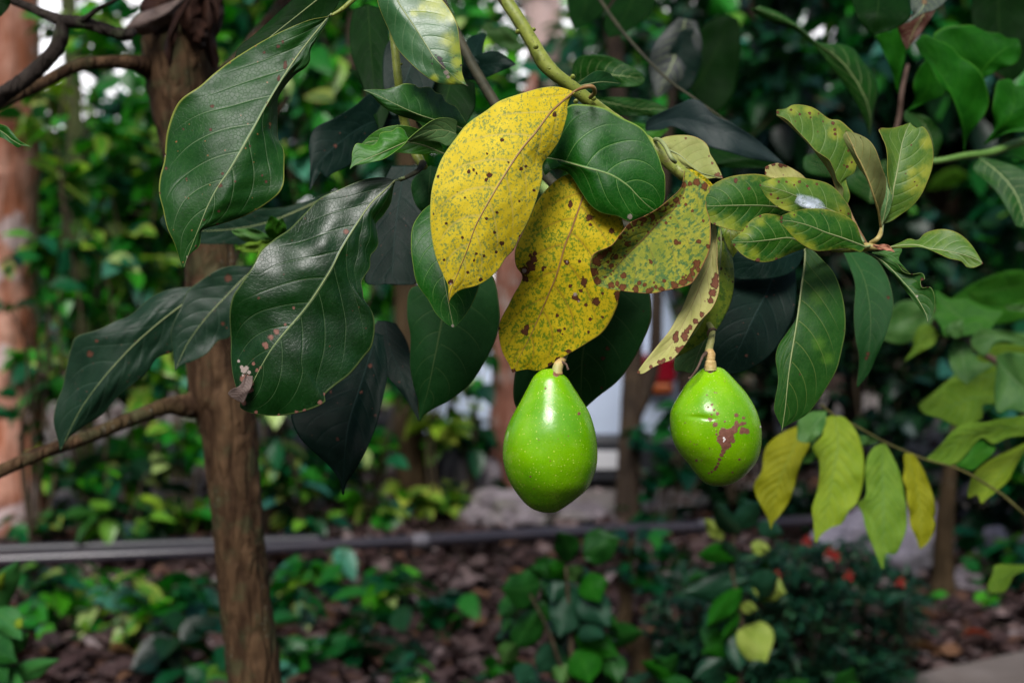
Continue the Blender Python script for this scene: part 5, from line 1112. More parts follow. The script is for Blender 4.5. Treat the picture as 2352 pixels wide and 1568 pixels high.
tree3(g, [(b.x - .01, b.y, -.08), (b.x - .01, b.y, .15), (b.x, b.y, .45), (b.x + .01, b.y, .9), (b.x - .02, b.y, 1.5), (b.x - .1, b.y, 2.6), (b.x - .1, b.y, 3.6)], [.075, .062, .055, .05, .046, .04, .03], BK_GREY, seed=14, ns=18)
tree3(g, [(b.x, b.y, .5), (b.x + .07, b.y, .66), (b.x + .12, b.y, .85), (b.x + .13, b.y - .02, 1.3), (b.x + .2, b.y, 2.2)], [.045, .04, .034, .03, .02], BK_GREY, name='limb', seed=15, ns=14)
g = thing('brown_trunk_tree', gp(1585, 7.9), 'reddish brown slim trunk below the scarred fruit', 'tree')
b = gp(1590, 7.9)
tree3(g, [(b.x - .02, b.y, -.08), (b.x, b.y, .4), (b.x - .03, b.y, .7), (b.x + .02, b.y, .95), (b.x, b.y, 1.25)], [.09, .07, .06, .04, .012], BK_GREY, seed=16, ns=18)
g = thing('slender_trunk_tree', gp(2165, 5.35), 'slender olive brown trunk rising from the leaf litter at the right', 'tree')
b = gp(2165, 5.35)
tree3(g, [(b.x - .01, b.y, -.08), (b.x - .01, b.y, .02), (b.x, b.y, .12), (b.x + .0, b.y, .3), (b.x + .01, b.y, .42), (b.x + .02, b.y, .55), (b.x + .03, b.y, .7)], [.09, .06, .042, .036, .032, .022, .008], BK_TAN, seed=17, ns=18)
g = thing('far_trunk_tree', gp(960, 7.4), 'dim brown trunk low behind the hanging dark leaf left of the fruit', 'tree')
b = gp(950, 7.4)
tree3(g, [(b.x, b.y, -.08), (b.x - .02, b.y, .5), (b.x - .03, b.y, 1.1), (b.x, b.y, 2.2), (b.x + .1, b.y, 3.4)], [.09, .075, .065, .06, .04], BK_TAN, seed=18, ns=18)

# ------------------------------------------------------------------ lime compound leaves lower right
PB = thing('compound_leaf_branch', pt(2352, 1180, 2.05), 'yellow green toothed leaflets hanging in a row from a thin twig, lower right', 'branch')
z9 = lambda x, y, d: fr('z9', [(x, y)])[0] + (d,)
stem_tube(PB, 'stem', [z9(650, 80, 2.05), z9(760, 165, 2.05), z9(950, 262, 2.05), z9(1170, 385, 2.05), z9(1330, 455, 2.05), z9(1500, 525, 2.05), z9(1700, 580, 2.05), z9(1850, 640, 2.05), z9(2000, 730, 2.05), z9(2150, 830, 2.05), z9(2308, 970, 2.05), z9(2500, 1120, 2.1)],
          [2.2, 2.2, 2.2, 2.2, 2.4, 2.4, 2.6, 2.8, 3, 3.2, 3.4, 3.6], simple_mat('olive_twig', (.04, .04, .01), (.09, .08, .02), 40, .6, .2), seed=30)
kw = dict(nu=80, nv=31, wave=(.35, 4), quilt=.16, veins=11, va=(.16, .1))
bl(PB, 'z9', [(470, 250), (330, 310), (220, 400), (180, 500), (168, 620), (105, 730), (115, 810), (160, 900), (215, 1010), (240, 1095)], [(480, 255), (420, 450), (310, 700), (260, 900), (241, 1098)],
   [(500, 260), (560, 400), (500, 520), (460, 640), (430, 760), (385, 880), (310, 985), (262, 1040), (243, 1098)], [2.06, 2.03, 2.02], [LIME_Y, LIME], 160, label='olive yellow leaflet, leftmost of the hanging row', **kw)
bl(PB, 'z9', [(745, 165), (685, 200), (660, 330), (592, 410), (590, 460), (632, 530), (640, 640), (620, 780), (578, 930), (590, 1050), (598, 1180), (608, 1208)], [(760, 168), (790, 400), (745, 650), (700, 900), (611, 1210)],
   [(775, 168), (850, 190), (940, 300), (992, 450), (1002, 600), (990, 740), (950, 870), (880, 950), (820, 1050), (740, 1080), (655, 1140), (614, 1210)], [2.05, 2.02, 2.0], [LIME, LIME_G], 161, label='largest yellow green leaflet of the hanging row, second from the left', **kw)
bl(PB, 'z9', [(1140, 400), (1080, 430), (1030, 510), (1008, 650), (1022, 780), (1000, 850), (945, 880), (990, 970), (1015, 1080), (1050, 1180), (1100, 1300), (1140, 1400), (1155, 1418)], [(1155, 400), (1150, 650), (1160, 900), (1158, 1150), (1157, 1420)],
   [(1170, 400), (1195, 425), (1260, 550), (1310, 680), (1332, 820), (1350, 960), (1350, 1080), (1320, 1180), (1265, 1292), (1190, 1292), (1170, 1340), (1160, 1418)], [2.05, 2.02, 2.0], [LIME_G, LIME], 162, label='grass green leaflet of the hanging row, third from the left', **kw)
bl(PB, 'z9', [(1340, 472), (1328, 500), (1330, 600), (1320, 680), (1345, 760), (1352, 850), (1370, 950), (1380, 1060), (1420, 1150), (1448, 1230), (1460, 1258)], [(1350, 472), (1400, 650), (1450, 850), (1470, 1050), (1462, 1258)],
   [(1360, 472), (1410, 490), (1480, 600), (1540, 740), (1572, 850), (1582, 950), (1570, 1000), (1580, 1060), (1560, 1140), (1520, 1210), (1464, 1258)], [2.05, 2.03, 2.02], [LIME_Y, LIME], 163, label='narrow yellow leaflet, rightmost of the hanging row', **kw)
bl(PB, 'z9', [(690, 130), (560, 140), (470, 200), (455, 300), (460, 370), (525, 392)], [(692, 135), (600, 250), (528, 392)], [(694, 140), (690, 230), (650, 320), (580, 380), (530, 393)], [1.98, 1.96, 1.95], [SAGE, SOFT_G], 164, label='grey green leaflet above the olive yellow one')
bl(PB, 'z9', [(1120, 375), (1040, 340), (960, 335), (930, 370)], [(1120, 378), (1020, 375), (930, 375)], [(1120, 382), (1040, 410), (960, 408), (930, 380)], [2.07, 2.1, 2.12], [SAGE, SOFT_G], 165)
bl(PB, 'z9', [(620, 330), (560, 430), (480, 470), (480, 560)], [(625, 335), (560, 480), (490, 562)], [(630, 340), (640, 450), (590, 540), (495, 562)], [2.1, 2.12, 2.14], [SAGE, SOFT_G], 166)

QB = thing('lobed_leaf_shrub', gp(2420, 2.5), 'shrub with broad lobed mid green leaves blurred along the right edge', 'shrub')
stem_tube(QB, 'stem', [(2500, 2400, 2.5), (2480, 1700, 2.5), (2460, 1200, 2.45), (2400, 950, 2.4), (2300, 840, 2.4), (2220, 790, 2.4), (2150, 720, 2.4), (2100, 640, 2.45)], [18, 15, 12, 10, 8, 7, 5, 4], M_TWIG_BR, seed=31)
QB.location = tuple(P3(2500, 2400, 2.5))
ch = QB.children[0]; ch.data.transform(Matrix.Translation(gp(2420, 2.5) - QB.location))
q = lambda *a, **k: bl(QB, *a, nu=60, nv=27, **k)
q('zc', [(740, 480), (760, 600), (740, 700), (800, 790), (830, 880), (880, 900)], [(740, 470), (900, 640), (1000, 720), (1150, 760), (1200, 850)], [(780, 470), (900, 540), (1050, 540), (1150, 590), (1300, 640), (1390, 650), (1310, 760), (1230, 850)], [2.4, 2.38, 2.36], [SOFT_G, SAGE], 170, label='broad mid green leaf right of the bitten leaf')
q('zc', [(1050, 470), (1130, 400), (1250, 350), (1380, 290), (1450, 320), (1640, 260)], [(1060, 500), (1250, 480), (1640, 380)], [(1080, 540), (1200, 590), (1380, 600), (1480, 560), (1640, 520)], [2.5, 2.45, 2.4], [SOFT_G, SAGE], 171)
q('zc', [(1080, 920), (1120, 850), (1200, 812), (1350, 830), (1568, 860), (1700, 900)], [(1080, 940), (1200, 880), (1350, 900), (1700, 960)], [(1090, 980), (1170, 1060), (1230, 1050), (1290, 970), (1420, 950), (1700, 1000)], [2.3, 2.3, 2.3], [SAGE, SOFT_G], 172, label='pale grey green leaf curving in from the right edge')
q('zc', [(790, 840), (680, 770), (600, 800), (560, 900), (540, 1000), (470, 1110)], [(790, 850), (640, 900), (560, 1020), (472, 1112)], [(790, 870), (740, 960), (640, 1020), (560, 1060), (475, 1115)], [2.4, 2.4, 2.4], [LIME_G, SOFT_G], 173)
q('zc', [(1320, 1060), (1400, 1030), (1568, 1040), (1700, 1080)], [(1310, 1100), (1450, 1250), (1600, 1400), (1700, 1500)], [(1320, 1150), (1300, 1330), (1300, 1480), (1330, 1590), (1450, 1560), (1700, 1620)], [2.25, 2.22, 2.2], [SAGE, SOFT_G], 174, label='large soft green leaf cut by the right edge, middle height')
q('zc', [(950, 880), (900, 950), (880, 1060), (900, 1180), (960, 1260), (1040, 1320)], [(960, 880), (1000, 1050), (1040, 1322)], [(980, 880), (1080, 980), (1130, 1080), (1200, 1130), (1300, 1140), (1180, 1220), (1060, 1300)], [2.4, 2.38, 2.36], [SAGE, SOFT_G], 175)
q('zc', [(840, 840), (880, 770), (950, 735), (1010, 730)], [(850, 850), (930, 800), (1012, 735)], [(870, 860), (940, 900), (1000, 880), (1018, 745)], [2.35, 2.35, 2.35], [SAGE, SOFT_G], 176)
q('zc', [(1340, 1400), (1200, 1380), (1050, 1340), (870, 1300), (800, 1450), (640, 1568)], [(1340, 1450), (1100, 1450), (900, 1520), (640, 1570)], [(1330, 1500), (1190, 1520), (1180, 1640), (1000, 1720), (800, 1640), (645, 1590)], [2.35, 2.33, 2.3], [LIME_G, SOFT_G], 177, label='yellow green lobed leaf above the thin twig')
q('z9', [(2500, 150), (2150, 190), (2000, 222), (1850, 232), (1740, 282), (1620, 420), (1500, 528)], [(2500, 250), (2100, 270), (1850, 330), (1650, 450), (1501, 531)], [(2500, 330), (2200, 345), (2060, 400), (1960, 350), (1840, 480), (1750, 562), (1640, 572), (1503, 536)], [2.15, 2.1, 2.06], [LIME_G, SAGE], 178, label='long soft green leaf pointing left over the twig')
q('z9', [(2050, 390), (1970, 350), (1900, 400), (1830, 480), (1750, 565)], [(2060, 400), (1950, 480), (1755, 572)], [(2080, 400), (2060, 470), (1960, 560), (1880, 612), (1760, 578)], [2.12, 2.1, 2.08], [SOFT_G, SAGE], 179)
q('z9', [(2400, 350), (2200, 450), (2050, 520), (1920, 620), (1860, 740), (1850, 840), (1920, 810), (1960, 888)], [(2400, 360), (2150, 600), (1965, 886)], [(2400, 370), (2300, 480), (2230, 600), (2180, 700), (2080, 790), (2000, 850), (1968, 888)], [2.2, 2.18, 2.15], [LIME, LIME_Y], 180, label='olive yellow leaf hanging under the twig near the right edge')
q('zb', [(2600, 480), (2352, 490), (2120, 490), (2090, 560), (2045, 660), (2052, 720)], [(2600, 500), (2250, 560), (2056, 722)], [(2600, 520), (2300, 560), (2230, 660), (2180, 720), (2060, 726)], [2.5, 2.48, 2.45], [LIME_G, SAGE], 181)
q('zc', [(1400, 600), (1568, 590), (1700, 600)], [(1400, 620), (1700, 650)], [(1410, 640), (1568, 660), (1700, 690)], [2.5, 2.5, 2.5], [SAGE, SOFT_G], 182)
q('D', [(2400, 800), (2290, 790), (2240, 820), (2170, 880), (2110, 930)], [(2400, 830), (2250, 870), (2112, 938)], [(2400, 870), (2300, 900), (2200, 960), (2116, 944)], [2.7, 2.65, 2.6], [LIME_G, SAGE], 183)
q('D', [(2420, 640), (2330, 620), (2240, 650), (2180, 690)], [(2420, 660), (2280, 680), (2182, 698)], [(2420, 700), (2330, 740), (2240, 740), (2185, 704)], [2.7, 2.65, 2.6], [SOFT_G, SAGE], 184)
q('D', [(2150, 700), (2080, 690), (2040, 720), (2020, 770)], [(2150, 710), (2080, 740), (2022, 775)], [(2150, 720), (2120, 770), (2070, 790), (2026, 778)], [2.8, 2.8, 2.8], [SAGE, SOFT_G], 185)

# ------------------------------------------------------------------ ground, litter, path
def col_attr(n, nm='col'):
    return n.attr(nm).outputs['Color']
def ground_mat():
    n = NT('soil')
    tc = n.node('ShaderNodeTexCoord').outputs['Object']
    a = n.noise(tc, 3, 6, .6); b = n.noise(tc, 22, 6, .7)
    c = n.mix(n.step(b, .35, .7), (.014, .008, .006), (.040, .025, .019))
    c = n.mix(n.step(a, .45, .7), c, (.05, .038, .03))
    v = n.voro(tc, 30)
    return n.done(n.bsdf(c, .95, .1, n.bump(n.math('ADD', b, v.outputs['Distance']), 1, .03)))
nx = 160
gx = np.concatenate([np.linspace(-120, -9, 20)[:-1], np.linspace(-9, 9, nx), np.linspace(9, 120, 20)[1:]])
gy = np.concatenate([np.linspace(-20, 2, 12)[:-1], np.linspace(2, 20, nx), np.linspace(20, 200, 24)[1:]])
GX, GY = np.meshgrid(gx, gy, indexing='ij')
def gh(x, y):
    """small rolls of the soil, metres"""
    m = np.clip((y - 3.5) / 1.5, 0, 1) * np.clip((30 - y) / 8, 0, 1)
    path = np.clip((np.hypot(0, 1) * 0 + 1), 0, 1)
    return m * (.015 * np.sin(x * 2.3 + 1) * np.cos(y * 1.9) + .010 * np.sin(x * 5.1 + y * 3.7)) - .005
GZ = gh(GX, GY)
me = np_mesh('ground', np.stack([GX, GY, GZ], -1).reshape(-1, 3), grid_faces(len(gx), len(gy)))
tag(link('ground', me, None, [ground_mat()]), kind='structure')

def litter_mat():
    n = NT('dry_leaf_litter')
    c = col_attr(n)
    tc = n.node('ShaderNodeTexCoord').outputs['Object']
    c = n.mix(n.step(n.noise(tc, 60, 4), .3, .7, 0, .5), c, n.mix(1.0, c, (.5, .45, .45), 'MULTIPLY'))
    return n.done(n.bsdf(c, .7, .15, n.bump(n.noise(tc, 90, 3), .4, .004)))

def blade_template(nu=5, wid=.42, fold=.25, curl=.25, tip=1.6):
    u = np.linspace(0, 1, nu + 1)
    wdt = wid * np.sin(np.pi * np.clip(u, 0, 1) ** .85) ** .8 * (1 - .25 * u)
    wdt[0] = .02; wdt[-1] = .004
    P = []
    for i in range(nu + 1):
        z = -curl * u[i] ** 2
        P += [(-wdt[i] / 1, u[i], z + fold * wdt[i]), (0, u[i], z), (wdt[i], u[i], z + fold * wdt[i])]
    P = np.array(P)
    return P, grid_faces(nu + 1, 3)

def scatter(T, F, pos, X, Y, Z, size, cols, tints=None):
    """copies of template T at pos with local axes; returns arrays"""
    m = len(pos)
    V = pos[:, None] + size[:, None, None] * (T[None, :, 0:1] * X[:, None] + T[None, :, 1:2] * Y[:, None] + T[None, :, 2:3] * Z[:, None])
    Fc = (F[None] + (np.arange(m) * len(T))[:, None, None]).reshape(-1, 4)
    C = np.repeat(cols[:, None], len(T), 1)
    if tints is not None:
        C = C * tints(T)[None]
    return V.reshape(-1, 3), Fc, C.reshape(-1, C.shape[-1])

def frame_from(Y, roll, rng):
    Y = Y / np.linalg.norm(Y, axis=1)[:, None]
    up = np.array([0, 0, 1.0])
    X = np.cross(Y, up); X /= np.linalg.norm(X, axis=1)[:, None] + 1e-9
    Z = np.cross(X, Y)
    c, s = np.cos(roll)[:, None], np.sin(roll)[:, None]
    return X * c + Z * s, Y, Z * c - X * s

rng = np.random.default_rng(5)
N = 17000
yy = 4.0 + 8.5 * rng.random(N) ** 1.35
xx = (rng.random(N) - .5) * 2 * (yy * .44 + .3)
keep = ~((xx > .9) & (yy < 5.2 - 0 * xx) & (yy < 4.35 + .32 * (xx - .9)))
xx, yy = xx[keep], yy[keep]; N = len(xx)
pos = np.stack([xx, yy, gh(xx, yy) + .006 + .03 * rng.random(N)], -1)
a = rng.random(N) * 6.283
Yd = np.stack([np.cos(a), np.sin(a), rng.normal(0, .30, N)], -1)
X, Y, Z = frame_from(Yd, rng.normal(0, .55, N), rng)
pal = np.array([(.085, .050, .046), (.135, .088, .082), (.060, .034, .032), (.21, .150, .142), (.11, .055, .036), (.30, .24, .235), (.17, .085, .045), (.042, .026, .025)])
cols = pal[rng.choice(8, N, p=[.22, .2, .2, .12, .1, .045, .035, .08])] * (.8 + .4 * rng.random((N, 1))) * .68
cols = np.hstack([cols, np.ones((N, 1))])
T, F = blade_template(5, .3, .5, .35)
V, Fc, C = scatter(T, F, pos, X, Y, Z, .045 + .075 * rng.random(N), cols)
lit = link('leaf_litter', np_mesh('leaf_litter', V, Fc, attrs={'col': ('FLOAT_COLOR', C)}), None, [litter_mat()])
tag(lit, 'dry purple brown fallen leaves covering the soil', 'leaf litter', kind='stuff')

def path_mat():
    n = NT('worn_concrete')
    tc = n.node('ShaderNodeTexCoord').outputs['Object']
    a = n.noise(tc, 4, 6, .6); b = n.noise(tc, 60, 4, .7)
    c = n.mix(n.step(a, .35, .7), (.11, .088, .076), (.18, .15, .135))
    c = n.mix(n.step(b, .5, .8, 0, .4), c, (.08, .065, .055))
    return n.done(n.bsdf(c, .85, .25, n.bump(n.math('MULTIPLY_ADD', b, .3, a), .5, .01)))
# low path edge cutting the bottom right corner
e0, _ = ground_at(1880, 1590, .06); e1, _ = ground_at(2420, 1472, .06)
ed = (e1 - e0).normalized(); e0 -= ed * .4; e1 += ed * 3
nrm = Vector((ed.y, -ed.x, 0))
mb = MB()
pts = []
for k in range(40):
    p = e0.lerp(e1, k / 39)
    for (o, z) in ((0, -.05), (.006, .052), (.02, .06), (1.6, .06)):
        q = p + nrm * (o + .004 * math.sin(k * 2.3)); pts.append((q.x, q.y, z + .002 * math.sin(k * 1.7)))
mb.add(pts, [grid_faces(40, 4, True)])
tag(mb.build('path', path_mat(), None, smooth=False), kind='structure')

# ------------------------------------------------------------------ pipes on the soil
def pipe_mat(nm, c, r):
    n = NT(nm)
    tc = n.node('ShaderNodeTexCoord').outputs['Object']
    k = n.noise(tc, 5, 5, .6)
    col = n.mix(n.step(k, .4, .7, 0, .5), c, (c[0] * 1.8 + .01, c[1] * 1.6 + .008, c[2] * 1.5 + .006))
    return n.done(n.bsdf(col, r, .5, n.bump(n.noise(tc, 60, 3), .15, .002)))
PM, PM2 = pipe_mat('dark_pvc', (.022, .019, .026), .28), pipe_mat('black_pvc', (.008, .008, .013), .45)
def pipe(px, r, zoff, label, mat, collars=()):
    pts = []
    for (x, y) in px:
        p, d = ground_at(x, y, zoff)
        pts.append(p)
    root = thing('drain_pipe', Vector((pts[0].x, pts[0].y, 0)), label, 'pipe', 'pipes lying on the soil')
    MB().tube([tuple(p) for p in pts], r, n=80, ns=20).build('tube', mat, root)
    for (x, y) in collars:
        p, d = ground_at(x, y, zoff)
        k = min(range(len(pts) - 1), key=lambda i: abs((pts[i] + pts[i + 1]).x / 2 - p.x))
        t = (pts[k + 1] - pts[k]).normalized()
        MB().tube([tuple(p - t * .035), tuple(p), tuple(p + t * .035)], r * 1.12, n=6, ns=20).build('coupling', pipe_mat('grey_coupling', (.10, .095, .11), .5), root)
    return root
pipe([(-200, 1297), (0, 1286), (490, 1266), (965, 1241), (1300, 1222), (1630, 1208), (1980, 1190), (2210, 1182), (2500, 1172)], .028, .075, 'long dark plastic pipe running across the whole picture', PM, [(965, 1241), (1622, 1208)])
pipe([(-200, 1272), (0, 1262), (300, 1252), (560, 1243), (740, 1237)], .022, .10, 'shorter black pipe lying just behind the long one, at the left', PM2)

# ------------------------------------------------------------------ rocks
def rock(x, y, w_, h_, label, mat, seed, dpt=None, name='rock', grp=None):
    base, d = ground_at(x, y, 0)
    r = np.random.default_rng(seed)
    bm = bmesh.new(); bmesh.ops.create_icosphere(bm, subdivisions=5, radius=1)
    f = r.normal(0, 1, (6, 3)); ph = r.random(6) * 6
    for v in bm.verts:
        c = np.array(v.co)
        k = 1 + sum(.10 / (1 + i * .3) * math.sin(float(f[i] @ c) * (1.4 + i * .5) + ph[i]) for i in range(6)) + .35 * mnoise.noise(Vector(c * 1.6 + seed)) + .14 * mnoise.noise(Vector(c * 4.5 + seed))
        v.co = (c[0] * k * w_, c[1] * k * (dpt or w_ * .7), c[2] * k * h_)
    me = bpy.data.meshes.new(name); bm.to_mesh(me); bm.free()
    for p in me.polygons: p.use_smooth = True
    o = bpy.data.objects.new(name, me); COL.objects.link(o); me.materials.append(mat)
    o.location = (base.x, base.y, h_ * .35); o.rotation_euler = (0, 0, r.random() * 3)
    return tag(o, label, 'rock', grp)
RK = bark_mat('grey_lilac_rock', (.09, .075, .08), (.21, .18, .195), (.13, .12, .10), 6, rough=.9)
RW = bark_mat('pale_painted_rock', (.17, .155, .19), (.27, .245, .29), (.08, .075, .08), 5, rough=.8)
rock(1085, 1165, .17, .20, 'tall grey stone left of the pear shaped fruit', RK, 1, grp='grey stones')
rock(1045, 1125, .09, .16, 'narrow pale grey stone standing left of the tall grey one', RK, 2, grp='grey stones')
rock(1200, 1200, .28, .12, 'flat grey stone under the pear shaped fruit', RK, 3, grp='grey stones')
rock(1360, 1190, .24, .05, 'flat grey stone right of the pear shaped fruit', RK, 4, grp='grey stones')
rock(1520, 1180, .20, .05, 'low grey stone under the scarred fruit', RK, 5, grp='grey stones')
rock(1975, 1262, .20, .12, 'pale stone left of the slender trunk, behind the lime leaflets', RW, 6, grp='pale stones')
rock(2110, 1300, .15, .20, 'largest pale stone, touching the slender trunk', RW, 7, grp='pale stones')
rock(2285, 1290, .08, .10, 'small pale stone right of the slender trunk', RW, 8, grp='pale stones')
rock(2360, 1285, .06, .08, 'small pale stone cut by the right edge', RW, 9, grp='pale stones')
rock(2200, 1348, .13, .05, 'low lilac grey stone at the foot of the slender trunk', RK, 10, grp='grey stones')
rock(2215, 1150, .09, .11, 'round bluish white stone with a rusty mark, far right', RW, 11, grp='pale stones')

# ------------------------------------------------------------------ car parked behind the trees
def car():
    body_m = NT('silver_car_paint'); body_m = body_m.done(body_m.bsdf((.62, .72, .90), .22, .5, Metallic=.15, Coat_Weight=.8, Coat_Roughness=.05))
    glass = NT('tinted_glass'); glass = glass.done(glass.bsdf((.01, .012, .016), .05, .6))
    blk = simple_mat('black_bumper', (.012, .013, .016), (.02, .021, .026), 6, .5, .4)
    tyre = simple_mat('tyre_rubber', (.012, .012, .013), (.02, .02, .02), 20, .9, .2)
    rim = NT('wheel_rim'); rim = rim.done(rim.bsdf((.4, .4, .42), .3, .5, Metallic=.9))
    red = NT('red_lamp_glass'); red = red.done(red.bsdf((.22, .002, .012), .15, .5, Coat_Weight=.5))
    org = NT('orange_lamp_glass'); org = org.done(org.bsdf((.30, .06, .004), .15, .5))
    plate = NT('plate_grey'); plate = plate.done(plate.bsdf((.5, .5, .52), .5, .3))
    o = gp(1235, 8.05)
    W = .80
    root = thing('parked_car', Vector((o.x, o.y, 0)), 'silver car with a red and orange tail lamp parked behind the trunks', 'car')
    # side profile (y back to front, z), section widths narrowing upwards
    prof = [(0.0, .24), (-.02, .50), (.0, .80), (.08, 1.0), (.28, 1.40), (.55, 1.47), (1.5, 1.46), (2.1, 1.30), (2.75, .98), (3.6, .88), (3.95, .72), (4.0, .45), (3.95, .28)]
    pr = catmull(prof, 60)
    bm = bmesh.new()
    rings = []
    for sx in np.linspace(-1, 1, 13):
        ring = []
        for (y, z) in pr:
            tuck = 1 - .20 * max(0, (z - .95) / .5) ** 1.1
            bulge = (1 - abs(sx) ** 6)
            yy_ = 2 + (y - 2) * (1 - .05 * abs(sx) ** 4)
            zz = z if z < .35 else z - .05 * abs(sx) ** 5
            ring.append(bm.verts.new((o.x + sx * W * tuck, o.y + yy_, zz)))
        rings.append(ring)
    for i in range(12):
        for j in range(59):
            bm.faces.new((rings[i][j], rings[i][j + 1], rings[i + 1][j + 1], rings[i + 1][j]))
        bm.faces.new((rings[i][59], rings[i][0], rings[i + 1][0], rings[i + 1][59]))
    bm.faces.new(rings[0][::-1]); bm.faces.new(rings[-1])
    bmesh.ops.recalc_face_normals(bm, faces=bm.faces)
    me = bpy.data.meshes.new('body'); bm.to_mesh(me); bm.free()
    me.polygons.foreach_set('use_smooth', np.ones(len(me.polygons), bool))
    b = link('body', me, root, [body_m])
    MB().box((o.x, o.y - .03, .20), (1.60, .20, .26)).build('bumper', blk, root, False, .03)
    MB().box((o.x + .30, o.y - .14, .20), (.40, .02, .10)).build('number_plate', plate, root, False, .004)
    MB().box((o.x, o.y + .165, 1.2), (1.16, .03, .34), Matrix.Rotation(-.46, 3, 'X')).build('rear_window', glass, root, False, .02)
    for s in (-1, 1):
        MB().box((o.x + s * .675, o.y - .0, .70), (.20, .12, .16)).build('tail_lamp', red, root, False, .02)
        MB().box((o.x + s * .68, o.y - .01, .59), (.15, .12, .06)).build('turn_lamp', org, root, False, .02)
        MB().box((o.x + s * .80, o.y + 1.3, 1.17), (.03, 1.6, .26), Matrix.Rotation(s * -.28, 3, 'Y')).build('side_window', glass, root, False, .01)
        for yy_ in (.75, 3.25):
            wv = MB(); c = np.array((o.x + s * .76, o.y + yy_, .31))
            wv.tube([tuple(c - (.1, 0, 0)), tuple(c + (.1, 0, 0))], [.31, .31], n=5, ns=36)
            wh = wv.build('wheel', tyre, root, True)
            MB().tube([tuple(c + (s * .08, 0, 0)), tuple(c + (s * .115, 0, 0))], [.19, .17], n=4, ns=28).build('rim', rim, wh)
car()
# the paved strip the car stands on
r0 = gp(1235, 7.75)
rd = MB(); rd.add([(-14, r0.y - .6, .028), (14, r0.y - .2, .028), (14, r0.y + 6, .028), (-14, r0.y + 6, .028)], [[(0, 1, 2, 3)]])
tag(rd.build('road', simple_mat('worn_asphalt', (.10, .085, .08), (.16, .14, .13), 3, .9, .2, .5, .01), None, False), kind='structure')

# ------------------------------------------------------------------ background planting
def foliage_mat(name, rough=.4, spec=.45, trans=.28):
    n = NT(name)
    c = n.attr('col').outputs['Color']
    tc = n.node('ShaderNodeTexCoord').outputs['Object']
    c2 = n.mix(n.step(n.noise(tc, 25, 3), .35, .7, 0, .35), c, n.mix(1.0, c, (.6, .75, .7), 'MULTIPLY'))
    sh = n.bsdf(c2, rough, spec, n.bump(n.noise(tc, 30, 2), .3, .01))
    return n.done(n.trans_mix(sh, n.mix(1.0, c2, (1.1, 1.5, .35), 'MULTIPLY'), trans))
FOL = foliage_mat('glossy_foliage', .33, .26)
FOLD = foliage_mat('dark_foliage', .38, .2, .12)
STEMC = simple_mat('shrub_wood', (.025, .018, .010), (.07, .050, .03), 30, .8, .2)

BR = np.array([(.010, .115, .010), (.026, .20, .012), (.006, .070, .028), (.055, .28, .010), (.18, .34, .02), (.050, .19, .12), (.28, .37, .12)])
BRP = [.26, .24, .2, .12, .07, .07, .04]
MD = np.array([(.004, .062, .018), (.009, .095, .016), (.003, .034, .018), (.018, .150, .014), (.10, .24, .02), (.030, .13, .10)])
MDP = [.28, .24, .24, .12, .04, .08]
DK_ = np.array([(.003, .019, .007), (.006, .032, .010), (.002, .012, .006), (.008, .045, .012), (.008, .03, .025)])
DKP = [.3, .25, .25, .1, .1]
LM = np.array([(.10, .24, .02), (.20, .32, .02), (.04, .15, .015), (.33, .37, .05), (.02, .08, .012)])
LMP = [.25, .2, .25, .1, .2]

def leaves_on(points, dirs, sizes, pal, pp, rng, wid=.33, nu=5, droop=.3, variegated=0.0):
    T, F = blade_template(nu, wid, .35, .22)
    m = len(points)
    cols = pal[rng.choice(len(pal), m, p=pp)] * (.75 + .5 * rng.random((m, 1)))
    cols = np.hstack([cols, np.ones((m, 1))])
    X, Y, Z = frame_from(dirs, rng.normal(0, .5, m), rng)
    V, Fc, C = scatter(T, F, points, X, Y, Z, sizes, cols)
    if variegated:
        e = np.tile(np.tile([1, 0, 1], len(T) // 3), m)
        pick = np.repeat(rng.random(m) < variegated, len(T))
        k = (e * pick)[:, None] * .8
        C = C * (1 - k) + np.array([.33, .36, .06, 1]) * k
    return V, Fc, C

